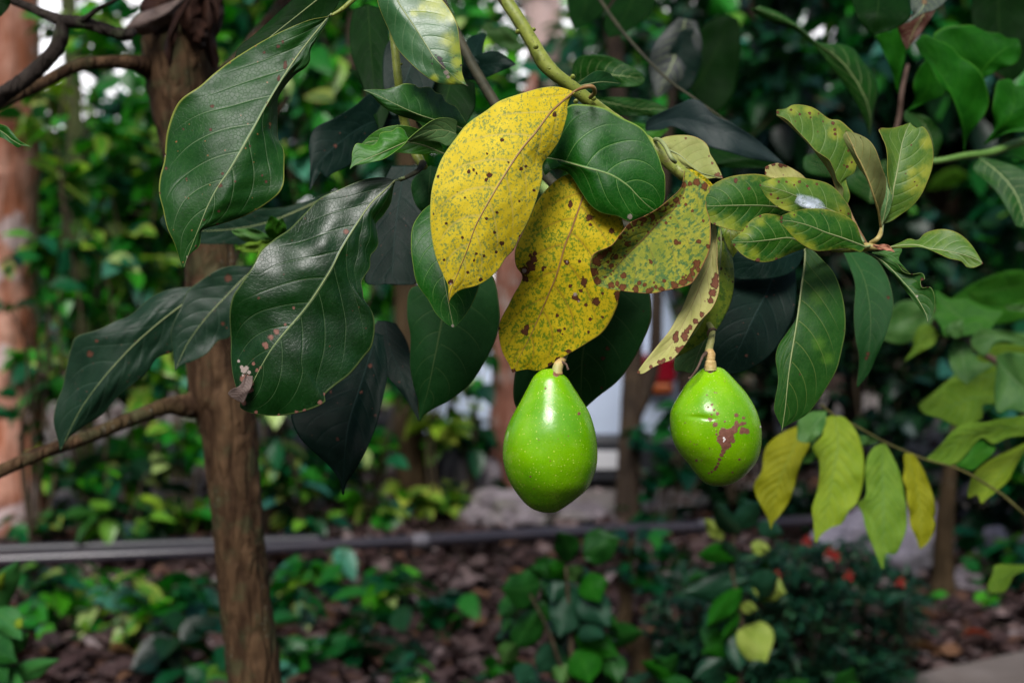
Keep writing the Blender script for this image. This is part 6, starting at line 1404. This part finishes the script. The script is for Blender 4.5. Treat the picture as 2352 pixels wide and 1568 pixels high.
def shrub(name, label, cat, base, h, r, n, size, pal, pp, seed, mat=None, group=None, stems=5, lo=.15, wid=.34, nu=5, stem_r=.009, lean=(0, 0), variegated=0, droop=-.15, upright=.5):
    rng = np.random.default_rng(seed)
    root = thing(name, base, label, cat, group)
    mb = MB(); P, D = [], []
    for i in range(stems):
        a = rng.random() * 6.283; rr = r * (.35 + .65 * rng.random()); hh = h * (.7 + .3 * rng.random())
        p0 = np.array(base) + (rng.normal(0, .02), rng.normal(0, .02), -.04)
        p3 = p0 + (math.cos(a) * rr + lean[0], math.sin(a) * rr + lean[1], hh)
        p1 = p0 + (p3 - p0) * .35 + (0, 0, hh * .12) + rng.normal(0, .03, 3) * h
        p2 = p0 + (p3 - p0) * .7 + (0, 0, hh * .08) + rng.normal(0, .03, 3) * h
        c = catmull([p0, p1, p2, p3], 24)
        mb.tube([tuple(q) for q in (p0, p1, p2, p3)], [stem_r, stem_r * .8, stem_r * .6, stem_r * .3], n=16, ns=6)
        per = int(n * .95) // stems
        k = max(3, per // 14)
        # side twigs with leaves along them
        for t in np.linspace(lo, 1, k):
            q = c[min(23, int(t * 23))]
            b = rng.random() * 6.283; L = r * .55 * (1.15 - t * .6) * (.5 + rng.random())
            d = np.array([math.cos(b), math.sin(b), .25 + upright * rng.random()]); d /= np.linalg.norm(d)
            e = q + d * L
            mb.tube([tuple(q), tuple((q + e) / 2 + (0, 0, .02)), tuple(e)], [stem_r * .4, stem_r * .3, stem_r * .2], n=6, ns=4)
            m = max(1, per // k)
            for j in range(m):
                s = (j + .5) / m
                P.append(q + (e - q) * s + rng.normal(0, size * .12, 3))
                g = j * 2.4 + b
                D.append((math.cos(g) + d[0] * .6, math.sin(g) + d[1] * .6, droop + rng.normal(0, .45)))
    P, D = np.array(P), np.array(D)
    V, Fc, C = leaves_on(P, D, size * (.7 + .6 * rng.random(len(P))), pal, pp, rng, wid, nu, variegated=variegated)
    mb.build('stem', STEMC, root)
    link('foliage', np_mesh('foliage', V, Fc, attrs={'col': ('FLOAT_COLOR', C)}), root, [mat or FOL])
    return root

GR = 'shrubs behind the pipe'
S = [  # x, d, height, radius, leaves, leaf size, palette, label
    (215, 6.8, 2.55, .34, 420, .13, BR, BRP, 'tall bright green shrub just right of the red trunk', .3),
    (310, 7.2, 2.45, .42, 420, .14, BR, BRP, 'tall mixed green shrub between the red trunk and the brown trunk', .3),
    (75, 6.35, 1.35, .25, 70, .115, MD, MDP, 'sparse shrub with round leaves in front of the red trunk', .1),
    (270, 6.4, .42, .2, 60, .17, DK_, DKP, 'clump of dark bluish leaves above the pipe, left of the brown trunk', 0),
    (620, 6.9, 2.5, .40, 420, .14, BR, BRP, 'bright green shrub just right of the brown trunk', .15),
    (770, 7.4, 2.2, .45, 360, .15, MD, MDP, 'deep green shrub behind the dark glossy leaf', .1),
    (1005, 7.2, .95, .24, 150, .13, LM, LMP, 'shrub with pale cream and green leaves left of the pear shaped fruit', .5),
    (860, 7.0, .75, .26, 150, .12, BR, BRP, 'low bright shrub under the hanging dark leaf', .3),
    (700, 6.8, .5, .24, 110, .12, MD, MDP, 'low shrub just right of the brown trunk, above the pipe', .2),
    (420, 6.8, .9, .26, 150, .13, BR, BRP, 'low bright shrub left of the brown trunk, above the pipe', .2),
    (1090, 7.4, .9, .2, 110, .13, MD, MDP, 'deep green shrub beside the rusty leaning trunk', .1),
    (1520, 6.9, .62, .20, 110, .12, MD, MDP, 'deep green low shrub at the foot of the forked grey trunk', 0),
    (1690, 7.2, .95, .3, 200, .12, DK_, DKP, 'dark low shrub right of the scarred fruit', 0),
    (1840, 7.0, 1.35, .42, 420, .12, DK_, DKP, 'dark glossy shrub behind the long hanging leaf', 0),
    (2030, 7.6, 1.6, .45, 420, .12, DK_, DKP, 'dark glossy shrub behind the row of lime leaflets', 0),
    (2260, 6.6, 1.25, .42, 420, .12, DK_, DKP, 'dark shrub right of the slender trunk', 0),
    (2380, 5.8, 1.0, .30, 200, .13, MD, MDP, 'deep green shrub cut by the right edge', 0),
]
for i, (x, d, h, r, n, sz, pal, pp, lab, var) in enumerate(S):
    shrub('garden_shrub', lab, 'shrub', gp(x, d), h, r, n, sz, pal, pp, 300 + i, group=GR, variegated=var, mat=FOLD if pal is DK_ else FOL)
GR2 = 'small plants in the leaf litter'
S2 = [
    (300, 6.15, .28, .14, 44, .12, LM, LMP, 'small lime green plant standing right behind the pipe', 0),
    (115, 5.4, .30, .12, 30, .12, MD, MDP, 'small green plant with a yellow leaf under the left end of the pipe', 0),
    (255, 5.3, .34, .12, 30, .12, BR, BRP, 'small plant with pale leaves just below the pipe, left of the brown trunk', .4),
    (320, 4.7, .42, .13, 34, .13, BR, BRP, 'small plant with a lime and a yellow leaf at the lower left', .3),
    (440, 5.1, .34, .16, 44, .12, MD, MDP, 'small deep green plant touching the brown trunk on its left', .2),
    (680, 5.1, .34, .14, 40, .12, MD, MDP, 'small deep green plant right of the brown trunk below the pipe', .1),
    (745, 5.4, .36, .14, 40, .12, BR, BRP, 'small bright plant below the pipe, second right of the brown trunk', .1),
    (870, 5.2, .30, .14, 40, .11, BR, BRP, 'small bright plant in the litter at the lower centre', .1),
    (690, 4.5, .30, .12, 30, .11, MD, MDP, 'small dark plant near the bottom edge, right of the brown trunk', 0),
    (930, 4.45, .28, .10, 28, .12, DK_, DKP, 'small dark plant in the litter, left of the round leaved shrub', 0),
    (1060, 4.1, .26, .16, 60, .07, BR, BRP, 'low fine leaved plant at the bottom centre', 0),
    (480, 4.3, .25, .10, 20, .12, MD, MDP, 'small drooping plant close to the bottom edge, left of the brown trunk', 0),
    (1540, 5.6, .30, .14, 40, .10, MD, MDP, 'small green plant below the pipe under the scarred fruit', 0),
    (2250, 5.2, .16, .12, 26, .07, BR, BRP, 'tiny weed in the litter right of the slender trunk', 0),
    (175, 4.9, .34, .14, 40, .11, BR, BRP, 'small bright plant near the lower left corner plant', .1),
    (400, 4.5, .30, .12, 30, .12, DK_, DKP, 'small dark plant just left of the brown trunk near the bottom edge', 0),
    (800, 4.6, .34, .14, 40, .12, MD, MDP, 'small deep green plant midway between the brown trunk and round leaved shrub', 0),
    (1010, 5.0, .30, .13, 34, .11, MD, MDP, 'small deep green plant left of the round leaved shrub, below the pipe', 0),
    (570, 4.35, .22, .10, 22, .11, BR, BRP, 'small bright plant just behind the foot of the brown trunk', 0),
    (2320, 5.6, .34, .14, 40, .11, MD, MDP, 'small green plant in the litter at the right edge', 0),
    (1330, 5.2, .26, .10, 26, .10, MD, MDP, 'small plant just below the pipe under the pear shaped fruit', 0),
]
for i, (x, d, h, r, n, sz, pal, pp, lab, var) in enumerate(S2):
    shrub('small_plant', lab, 'plant', gp(x, d), h * (.62 if d < 5.9 else 1), r, n, sz, pal, pp, 400 + i, group=GR2, variegated=var, stems=3, lo=.35, stem_r=.005)

# trees whose crowns close off the view
def crown_tree(name, label, x, d, h, trunk_r, clumps, n, size, pal, pp, seed, bark, mat=None, lean=.0, group=None):
    rng = np.random.default_rng(seed)
    b = gp(x, d)
    root = thing(name, b, label, 'tree', group)
    mb = MB()
    top = np.array([b.x + lean, b.y, h])
    mb.tube([(b.x, b.y, -.08), (b.x + lean * .3, b.y, h * .35), (b.x + lean * .8, b.y, h * .7), tuple(top)], [trunk_r, trunk_r * .8, trunk_r * .6, trunk_r * .25], n=30, ns=12, rough=.03, rng=rng)
    mb.build('trunk', bark, root)
    mb = MB(); P, D = [], []
    for (cx, cy, cz, cr) in clumps:
        c = np.array([b.x + cx, b.y + cy, cz])
        s = np.array([b.x + lean * min(1, cz / h * .8), b.y, max(.3, cz * .72)])
        mb.tube([tuple(s), tuple((s + c) / 2 + rng.normal(0, .06, 3)), tuple(c)], [trunk_r * .35, trunk_r * .22, trunk_r * .1], n=10, ns=6)
        m = int(n * cr / sum(q[3] for q in clumps))
        for _ in range(max(4, m // 12)):
            g = rng.normal(0, 1, 3); g /= np.linalg.norm(g)
            e = c + g * cr * (.35 + .65 * rng.random() ** .5)
            mb.tube([tuple(c + (e - c) * .1), tuple((c + e) / 2), tuple(e)], [.008, .006, .003], n=5, ns=4)
            for j in range(12):
                q = c + (e - c) * (.35 + .7 * rng.random()) + rng.normal(0, .07, 3)
                P.append(q); D.append(g * .6 + rng.normal(0, .7, 3) + (0, 0, -.35))
    mb.build('limbs', bark, root)
    P, D = np.array(P), np.array(D)
    V, Fc, C = leaves_on(P, D, size * (.75 + .75 * rng.random(len(P))), pal, pp, rng, .32, 4)
    link('crown', np_mesh('crown', V, Fc, attrs={'col': ('FLOAT_COLOR', C)}), root, [mat or FOL])
    return root
def clump_set(seed, k, rx, z0, z1, cr=.55):
    r = np.random.default_rng(seed)
    return [(r.uniform(-rx, rx), r.uniform(-.7, .7), r.uniform(z0, z1), cr * r.uniform(.7, 1.2)) for _ in range(k)]
TG = 'trees behind the garden'
TR = [
    (330, 8.8, 3.0, 10, .7, 1.2, 2.1, BR, BRP, 'bright leaved tree rising behind the shrubs at the left'),
    (640, 9.6, 4.6, 14, .9, .9, 3.6, MD, MDP, 'deep green tree behind the brown trunk'),
    (770, 9.2, 4.4, 14, .9, .9, 3.4, BR, BRP, 'bright green tree behind the big grey green leaf'),
    (1130, 13.3, 5.2, 13, 1.3, 1.0, 3.8, MD, MDP, 'deep green tree behind the fresh leaf whorl'),
    (1430, 13.6, 5.0, 15, 1.4, .9, 3.7, BR, BRP, 'bright green tree behind the speckled branch'),
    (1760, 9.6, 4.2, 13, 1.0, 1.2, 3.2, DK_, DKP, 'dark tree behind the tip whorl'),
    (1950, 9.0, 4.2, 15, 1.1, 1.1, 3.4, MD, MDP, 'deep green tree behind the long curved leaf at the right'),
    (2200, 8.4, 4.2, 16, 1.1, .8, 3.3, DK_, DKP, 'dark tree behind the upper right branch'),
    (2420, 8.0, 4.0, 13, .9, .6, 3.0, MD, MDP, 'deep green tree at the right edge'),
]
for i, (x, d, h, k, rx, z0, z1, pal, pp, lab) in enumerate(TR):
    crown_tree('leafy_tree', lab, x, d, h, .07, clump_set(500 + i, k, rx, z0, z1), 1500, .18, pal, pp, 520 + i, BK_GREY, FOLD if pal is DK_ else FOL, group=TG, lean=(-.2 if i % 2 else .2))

# unseen crown added to the avocado tree, blocking sky light from overhead
rng = np.random.default_rng(808)
mb = MB(); P, D = [], []
t0 = P3(385, -500, 2.0)
for k in range(26):
    e = np.array([rng.uniform(-3.2, 3.0), rng.uniform(.9, 6.5), 0.0]); e[2] = 2.75 + .12 * e[1] + rng.uniform(0, .7)
    m = (t0 + e) / 2 + (0, 0, .35)
    mb.tube([tuple(t0 - (0, 0, .1)), tuple(m), tuple(e)], [.022, .014, .006], n=14, ns=6)
    for j in range(40):
        q = e + rng.normal(0, 1, 3) * (.42, .42, .20); q[2] = max(q[2], 2.5 + .12 * q[1])
        P.append(q); D.append(rng.normal(0, 1, 3) * (1, 1, .5) + (0, 0, -.3))
mb.build('limbs', BK_SAP, SAP)
P, D = np.array(P), np.array(D)
V, Fc, C = leaves_on(P, D, .22 * (.7 + .6 * rng.random(len(P))), MD, MDP, rng, .3, 4)
link('crown', np_mesh('crown', V, Fc, attrs={'col': ('FLOAT_COLOR', C)}), SAP, [FOLD])

# far wood that reads as one mass, on a bank of soil
rng = np.random.default_rng(77)
n = 19000
cl = 260
cx = rng.uniform(-9, 11, cl); cy = rng.uniform(12.5, 21, cl); cz = rng.uniform(.3, 6.4, cl)
keep = ~((cx < -.215 * cy) & (cx > -.38 * cy) & (cz > 1.0 + .075 * cy + .4 * rng.random(cl)))
cx, cy, cz = cx[keep], cy[keep], cz[keep]; cl = len(cx)
k = rng.integers(0, cl, n)
P = np.stack([cx[k], cy[k], cz[k]], -1) + rng.normal(0, .48, (n, 3))
P[:, 2] = np.maximum(P[:, 2], .1)
pal = np.vstack([MD, BR, DK_]); pp = np.concatenate([np.array(MDP) * .45, np.array(BRP) * .3, np.array(DKP) * .25]); pp /= pp.sum()
m2 = 11000          # unseen ring of leaves added round the viewer to cut sky fill and reflections
t = rng.random(m2); ang = rng.uniform(-2.75, 2.75, m2); rr_ = rng.uniform(8.0, 10.5, m2) + .8 * np.sin(ang * 9)
Q = np.stack([np.sin(ang) * rr_ * 1.15, 1.5 - np.cos(ang) * rr_, 6.2 * t * (.8 + .2 * np.sin(ang * 7))], -1)
Q = Q[(Q[:, 1] < 6) & (np.abs(Q[:, 0]) > .5 * Q[:, 1])]
P = np.vstack([P, Q]); szz = np.concatenate([.24 * (.6 + .7 * rng.random(n)), .42 * (.6 + .7 * rng.random(len(Q)))])
n = len(P)
V, Fc, C = leaves_on(P, rng.normal(0, 1, (n, 3)) + (0, 0, -.3), szz, pal, pp, rng, .33, 3)
o = link('far_woodland_and_sky_blocker', np_mesh('far_woodland_and_sky_blocker', V, Fc, attrs={'col': ('FLOAT_COLOR', C)}), None, [FOL])
tag(o, 'dense far green wood blurred into one mass, with an unseen leaf ring added round the viewer to block sky light', 'woodland', kind='stuff')
hx = np.linspace(-40, 45, 90); hy = np.linspace(13, 60, 50)
HX, HY = np.meshgrid(hx, hy, indexing='ij')
HZ = -.3 + 4.6 * (1 - np.exp(-np.maximum(HY - 14.5 - .6 * np.sin(HX * .4), 0) / 4.5)) * (1 / (1 + np.exp(-(HX + 1.5) * .9)) * .75 + .25) + .12 * np.sin(HX * 1.7) * np.cos(HY * 1.3)
me = np_mesh('hill', np.stack([HX, HY, HZ], -1).reshape(-1, 3), grid_faces(90, 50))
tag(link('hill', me, None, [bark_mat('bank_soil', (.05, .032, .026), (.15, .10, .09), (.02, .035, .01), 2, rough=.95)]), kind='structure')

# white backdrop added to brighten the sky gaps, lit by the same sun
cxs = np.linspace(-320, 320, 120); czs = np.linspace(-20, 240, 60)
CX, CZ = np.meshgrid(cxs, czs, indexing='ij')
CY = 330 + CZ * .25 + sum(a_ * np.sin(CX * f1 + p1) * np.cos(CZ * f2 + p2) for a_, f1, f2, p1, p2 in ((14, .03, .04, 0, 1), (8, .07, .08, 2, .5), (4, .15, .17, 1, 3)))
cm_ = NT('backdrop_white'); cm_ = cm_.done(cm_.bsdf((.88, .88, .90), 1.0, 0.0))
tag(link('white_sky_backdrop', np_mesh('white_sky_backdrop', np.stack([CX, CY, CZ], -1).reshape(-1, 3), grid_faces(120, 60)), None, [cm_]), kind='structure')

# ------------------------------------------------------------------ near shrubs in the lower half, leaf by leaf
def oval(parent, x, y, tx, ty, wd, d0, d1, mats, seed, asym=1.0, fold=.8, **k):
    a = math.atan2(ty - y, tx - x); nx_, ny_ = -math.sin(a), math.cos(a)
    jr = random.Random(seed); bend = jr.uniform(-.35, .35)
    q = lambda t, s: (x + (tx - x) * t + nx_ * wd * (s * jr.uniform(.85, 1.15) + bend * math.sin(math.pi * t)), y + (ty - y) * t + ny_ * wd * (s * jr.uniform(.85, 1.15) + bend * math.sin(math.pi * t)))
    prof = [(0, 0), (.08, .42), (.25, .88), (.5, 1), (.72, .74), (.88, .30), (1, 0)]
    return bl(parent, 'D', [q(t, -s * asym) for t, s in prof], [q(0, 0), q(.5, .04), q(1, 0)], [q(t, s) for t, s in prof], [d0, (d0 + d1) / 2, d1], mats, seed,
              dl=[0, fold * jr.uniform(.6, 2.6), fold * jr.uniform(.6, 2.2), 0], dr=[0, fold * jr.uniform(.3, 2), fold * jr.uniform(.3, 2), 0], nu=30, nv=15, **k)
RG1 = leaf_mat('round_leaf_green', (.005, .050, .005), (.012, .090, .009), vein=(.05, .16, .03), vein_w=.06, vein_amt=.3, rough=.45, spec=.3, trans=.3, bump=.4)
RG2 = leaf_mat('round_leaf_teal', (.004, .030, .013), (.009, .050, .022), vein=(.03, .08, .04), vein_w=.06, vein_amt=.3, rough=.42, spec=.3, trans=.12, bump=.4)
RG3 = leaf_mat('round_leaf_cream', (.24, .33, .04), (.33, .40, .08), c3=(.03, .12, .01), vein=(.15, .25, .04), vein_w=.06, vein_amt=.3, rough=.45, spec=.35, trans=.35, bump=.4)
M1 = thing('round_leaved_shrub', gp(1330, 3.05), 'shrub with broad round dark green leaves at the bottom centre', 'shrub')
za = lambda x, y: fr('za', [(x, y)])[0]
stems = MB()
def wpt(x, y, d): return tuple(P3(x, y, d))
b = gp(1335, 3.05)
stems.tube([(b.x, b.y, -.05), wpt(1325, 1700, 3.05), wpt(1310, 1450, 3.03), wpt(1300, 1300, 3.0)], [.011, .009, .006, .003], n=30, ns=8)
stems.tube([wpt(1325, 1640, 3.05), wpt(1260, 1450, 3.0), wpt(1215, 1360, 3.0)], [.006, .004, .002], n=16, ns=8)
stems.tube([wpt(1325, 1600, 3.05), wpt(1390, 1420, 3.05), wpt(1385, 1290, 3.05)], [.006, .004, .002], n=16, ns=8)
stems.build('stem', STEMC, M1)
for i, (x, y, tx, ty, w_, m) in enumerate([
    ((860), 400, 760, 180, 95, 0), (960, 380, 1230, 230, 130, 0), (820, 420, 720, 520, 90, 1), (640, 560, 350, 600, 140, 0), (700, 480, 560, 430, 60, 0), (860, 430, 900, 560, 75, 3),
    (1000, 480, 1080, 700, 110, 1), (820, 560, 720, 700, 90, 2), (760, 600, 880, 780, 100, 2), (960, 600, 1150, 880, 130, 2), (860, 620, 780, 960, 130, 2), (640, 760, 440, 1060, 120, 0), (960, 820, 1100, 960, 110, 2),
    (900, 950, 1220, 1100, 100, 1), (760, 1000, 620, 1220, 110, 2), (900, 1050, 1000, 1300, 130, 1), (1100, 1080, 1220, 1300, 100, 0), (460, 1000, 360, 1150, 80, 3), (560, 1150, 480, 1300, 90, 2), (820, 1150, 800, 1300, 80, 3)]):
    p, q_ = za(x, y), za(tx, ty)
    mt = [RG1, G_BRIGHT, RG2, SAGE][m]
    oval(M1, p[0], p[1], q_[0], q_[1], w_ * .3125, 3.02, 2.95 + .05 * (i % 3), [mt, G_BACK], 600 + i, fold=.9)
rj = random.Random(12)
for i in range(34):
    x = rj.uniform(1165, 1420); y = rj.uniform(1300, 1590); a = rj.uniform(0, 6.28); L_ = rj.uniform(55, 95)
    oval(M1, x, y, x + L_ * math.cos(a), y + L_ * .8 * math.sin(a), L_ * rj.uniform(.22, .36), 3.06 + rj.uniform(0, .14), 3.04, [rj.choice([RG1, RG1, RG2, RG2, G_BRIGHT]), G_BACK], 800 + i, fold=.9)
# thick tan stem behind it
g = thing('pruned_stump', gp(1462, 4.3), 'tan pruned stem with a knee bend right of the round leaved shrub', 'stump')
b = gp(1470, 4.3)
tree3(g, [(b.x + .02, b.y, -.05), wpt(1480, 1510, 4.3), wpt(1450, 1470, 4.3), wpt(1432, 1440, 4.3), wpt(1438, 1380, 4.3), wpt(1432, 1310, 4.3), wpt(1455, 1240, 4.3)], [.055, .045, .035, .026, .020, .020, .012], BK_TAN, seed=44, ns=16, name='stem')
g['label'] = 'tan pruned stem with a knee bend right of the round leaved shrub'
oo = shrub('small_plant', 'tuft of green leaves at the top of the tan pruned stem', 'plant', Vector(wpt(1445, 1290, 4.3)), .16, .1, 30, .07, MD, MDP, 655, stems=3, group=GR2, lo=.2, stem_r=.004)

M2 = thing('variegated_shrub', gp(1700, 3.1), 'shrub with cream edged and yellow green leaves right of the tan stem', 'shrub')
stems = MB(); b = gp(1700, 3.1)
stems.tube([(b.x, b.y, -.05), wpt(1690, 1700, 3.1), wpt(1705, 1450, 3.1), wpt(1680, 1300, 3.1), wpt(1690, 1200, 3.1)], [.011, .009, .006, .005, .003], n=30, ns=8)
stems.build('stem', STEMC, M2)
for i, (x, y, tx, ty, w_, m) in enumerate([
    (1700, 1225, 1640, 1150, 24, 2), (1690, 1215, 1750, 1150, 26, 2), (1660, 1240, 1618, 1190, 18, 3), (1700, 1270, 1600, 1275, 24, 0), (1690, 1300, 1660, 1240, 22, 2), (1720, 1330, 1560, 1360, 30, 2), (1705, 1350, 1620, 1440, 24, 0),
    (1720, 1340, 1790, 1320, 36, 2), (1728, 1330, 1806, 1362, 34, 3), (1700, 1390, 1740, 1400, 14, 3), (1700, 1400, 1655, 1470, 12, 0), (1690, 1450, 1610, 1500, 26, 0), (1700, 1440, 1760, 1520, 48, 3), (1700, 1450, 1700, 1540, 30, 2),
    (1680, 1500, 1590, 1560, 26, 2), (1740, 1200, 1800, 1225, 22, 2), (1725, 1250, 1770, 1262, 18, 3), (1735, 1210, 1700, 1140, 20, 2)]):
    mt = [G_BRIGHT, RG1, RG2, RG3][m]
    oval(M2, x, y, tx, ty, w_, 3.1, 3.0 + .04 * (i % 3), [mt, G_BACK], 640 + i, fold=.9)
for i in range(26):
    x = rj.uniform(1610, 1770); y = rj.uniform(1290, 1590); a = rj.uniform(0, 6.28); L_ = rj.uniform(50, 90)
    oval(M2, x, y, x + L_ * math.cos(a), y + L_ * .8 * math.sin(a), L_ * rj.uniform(.20, .34), 3.14 + rj.uniform(0, .12), 3.1, [rj.choice([RG1, RG2, RG2, RG2]), G_BACK], 840 + i, fold=.9)
M3 = thing('low_leafy_plant', gp(1560, 2.9), 'fresh green leafy plant along the bottom edge, right of the centre', 'plant')
stems = MB(); b = gp(1600, 2.9)
stems.tube([(b.x, b.y, -.05), wpt(1590, 1760, 2.9), wpt(1590, 1600, 2.9)], [.01, .008, .004], n=20, ns=8).build('stem', STEMC, M3)
for i, (x, y, tx, ty, w_, m) in enumerate([(1560, 1560, 1470, 1518, 20, 0), (1545, 1540, 1500, 1506, 16, 1), (1520, 1550, 1558, 1500, 18, 1), (1600, 1590, 1520, 1560, 26, 1), (1640, 1600, 1660, 1540, 36, 2), (1620, 1590, 1700, 1560, 26, 0),
    (1760, 1600, 1860, 1560, 30, 1), (1930, 1620, 1960, 1530, 34, 1), (1880, 1610, 1980, 1570, 24, 0), (1820, 1610, 1780, 1560, 26, 1)]):
    oval(M3, x, y, tx, ty, w_, 2.9, 2.85, [[G_BRIGHT, RG1, RG2][m], G_BACK], 680 + i, fold=.7)
M4 = thing('glossy_leaved_plant', gp(0, 2.5), 'plant with pointed glossy green leaves in the lower left corner', 'plant')
stems = MB(); b = gp(-40, 2.5)
stems.tube([(b.x, b.y, -.05), wpt(-30, 1800, 2.5), wpt(-15, 1560, 2.5), wpt(0, 1400, 2.5)], [.011, .009, .006, .004], n=24, ns=8).build('stem', STEMC, M4)
GS = leaf_mat('leaf_glossy_lime_base', (.022, .12, .022), (.040, .17, .035), c3=(.14, .28, .02), vein=(.10, .22, .05), rough=.35, spec=.5, trans=.3, bump=.4)
for i, (x, y, tx, ty, w_, m) in enumerate([(-10, 1400, 45, 1286, 30, 0), (-40, 1380, 14, 1310, 16, 2), (20, 1410, 52, 1440, 20, 2), (-20, 1400, 50, 1470, 34, 0), (-50, 1440, 40, 1520, 44, 1), (10, 1500, 68, 1450, 18, 1), (0, 1560, 138, 1512, 24, 0), (-30, 1560, 60, 1590, 34, 0), (-50, 1500, 20, 1570, 30, 1)]):
    oval(M4, x, y, tx, ty, w_, 2.5, 2.42, [[GS, RG1, LIME][m], G_BACK], 700 + i, fold=.8)
# fine leaved shrub with coral flowers
rng = np.random.default_rng(91)
M5 = thing('flowering_shrub', gp(1900, 4.2), 'dark fine leaved shrub dotted with small coral red flowers', 'shrub')
P, D = [], []; mb = MB()
for _ in range(230):
    x = rng.uniform(1490, 2100); 
    ytop = 1235 + 90 * abs((x - 1860) / 300) ** 2 + 30 * rng.random()
    y = ytop + (1600 - ytop) * rng.random() ** 1.1
    d = 4.15 + rng.normal(0, .14)
    c = P3(x, y, d)
    if c[2] < .03: continue
    base = np.array(gp(x * .8 + 1880 * .2, 4.25))
    mb.tube([tuple(base), tuple((base + c) / 2 + rng.normal(0, .02, 3)), tuple(c)], [.004, .003, .002], n=8, ns=4)
    g = rng.normal(0, 1, 3) * (1, .8, .5) + (0, -.3, .25); g /= np.linalg.norm(g)
    for s in range(26):
        t = s / 26
        P.append(c + g * (t - .4) * .16 + (0, 0, -.05 * t * t)); sd_ = 1 if s % 2 else -1
        pr = np.cross(g, (0, 0, 1)); D.append(pr * sd_ + g * .5 + rng.normal(0, .2, 3))
P, D = np.array(P), np.array(D)
FN = np.array([(.006, .035, .018), (.010, .050, .022), (.004, .022, .012), (.02, .07, .025)])
V, Fc, C = leaves_on(P, D, .045 * (.7 + .6 * rng.random(len(P))), FN, [.35, .3, .25, .1], rng, .16, 3)
mb.build('stem', STEMC, M5)
link('foliage', np_mesh('foliage', V, Fc, attrs={'col': ('FLOAT_COLOR', C)}), M5, [FOLD])
FM = NT('coral_petals'); FM = FM.done(FM.trans_mix(FM.bsdf((.42, .05, .04), .5, .3), (.8, .1, .06), .25))
def flower(x, y, d, r):
    c = P3(x, y, d); T, F = blade_template(4, .42, .3, -.25)
    a = np.linspace(0, 6.283, 5, endpoint=False)
    Y = np.stack([np.cos(a), -.5 * np.ones(5), np.sin(a)], -1); X, Yn, Z = frame_from(Y, np.zeros(5), None)
    V, Fc, C = scatter(T, F, np.tile(c, (5, 1)), X, Yn, Z, np.full(5, r), np.ones((5, 4)))
    a2 = a + .6
    Y = np.stack([np.cos(a2) * .5, -.9 * np.ones(5), np.sin(a2) * .5], -1); X, Yn, Z = frame_from(Y, np.zeros(5), None)
    V2, F2, C2 = scatter(T, F, np.tile(c, (5, 1)), X, Yn, Z, np.full(5, r * .8), np.ones((5, 4)))
    link('flower', np_mesh('flower', np.vstack([V, V2]), np.vstack([Fc, F2 + len(V)])), M5, [FM])
for (x, y) in [(1853, 1241), (1919, 1276), (1783, 1321), (1949, 1321), (2068, 1336), (1905, 1268)]:
    flower(x, y, 3.95, .019)
for i, (x, y, L_, c1, c2, lab) in enumerate([(2243, 1470, .10, (.35, .05, .02), (.5, .09, .03), 'bright red fallen leaf on the litter near the path'), (2130, 1500, .13, (.28, .13, .05), (.4, .2, .09), 'large tan curled fallen leaf beside the path'),
        (2120, 1425, .12, (.26, .13, .07), (.35, .18, .1), 'tan fallen leaf at the foot of the slender trunk'), (300, 1505, .13, (.30, .16, .06), (.38, .22, .1), 'long tan fallen leaf lying at the lower left'), (870, 1510, .13, (.24, .14, .11), (.33, .22, .18), 'pinkish tan fallen leaf at the lower centre'), (285, 1345, .10, (.42, .34, .30), (.5, .42, .38), 'pale bleached fallen leaf at the lower left')]):
    p, d = ground_at(x, y, .04)
    T, F = blade_template(8, .32, .5, .5)
    rr = np.random.default_rng(i + 3)
    Y = np.array([[1, .3 * (-1) ** i, .35]]); X, Yn, Z = frame_from(Y, np.array([.7]), None)
    V, Fc, C = scatter(T, F, np.array([[p.x - L_ / 2, p.y, .05]]), X, Yn, Z, np.array([L_]), np.ones((1, 4)))
    o = link('fallen_leaf', np_mesh('fallen_leaf', V, Fc), None, [simple_mat('fallen_leaf_skin_%d' % i, c1, c2, 30, .6, .25, .4)])
    tag(o, lab, 'fallen leaf', 'single fallen leaves')
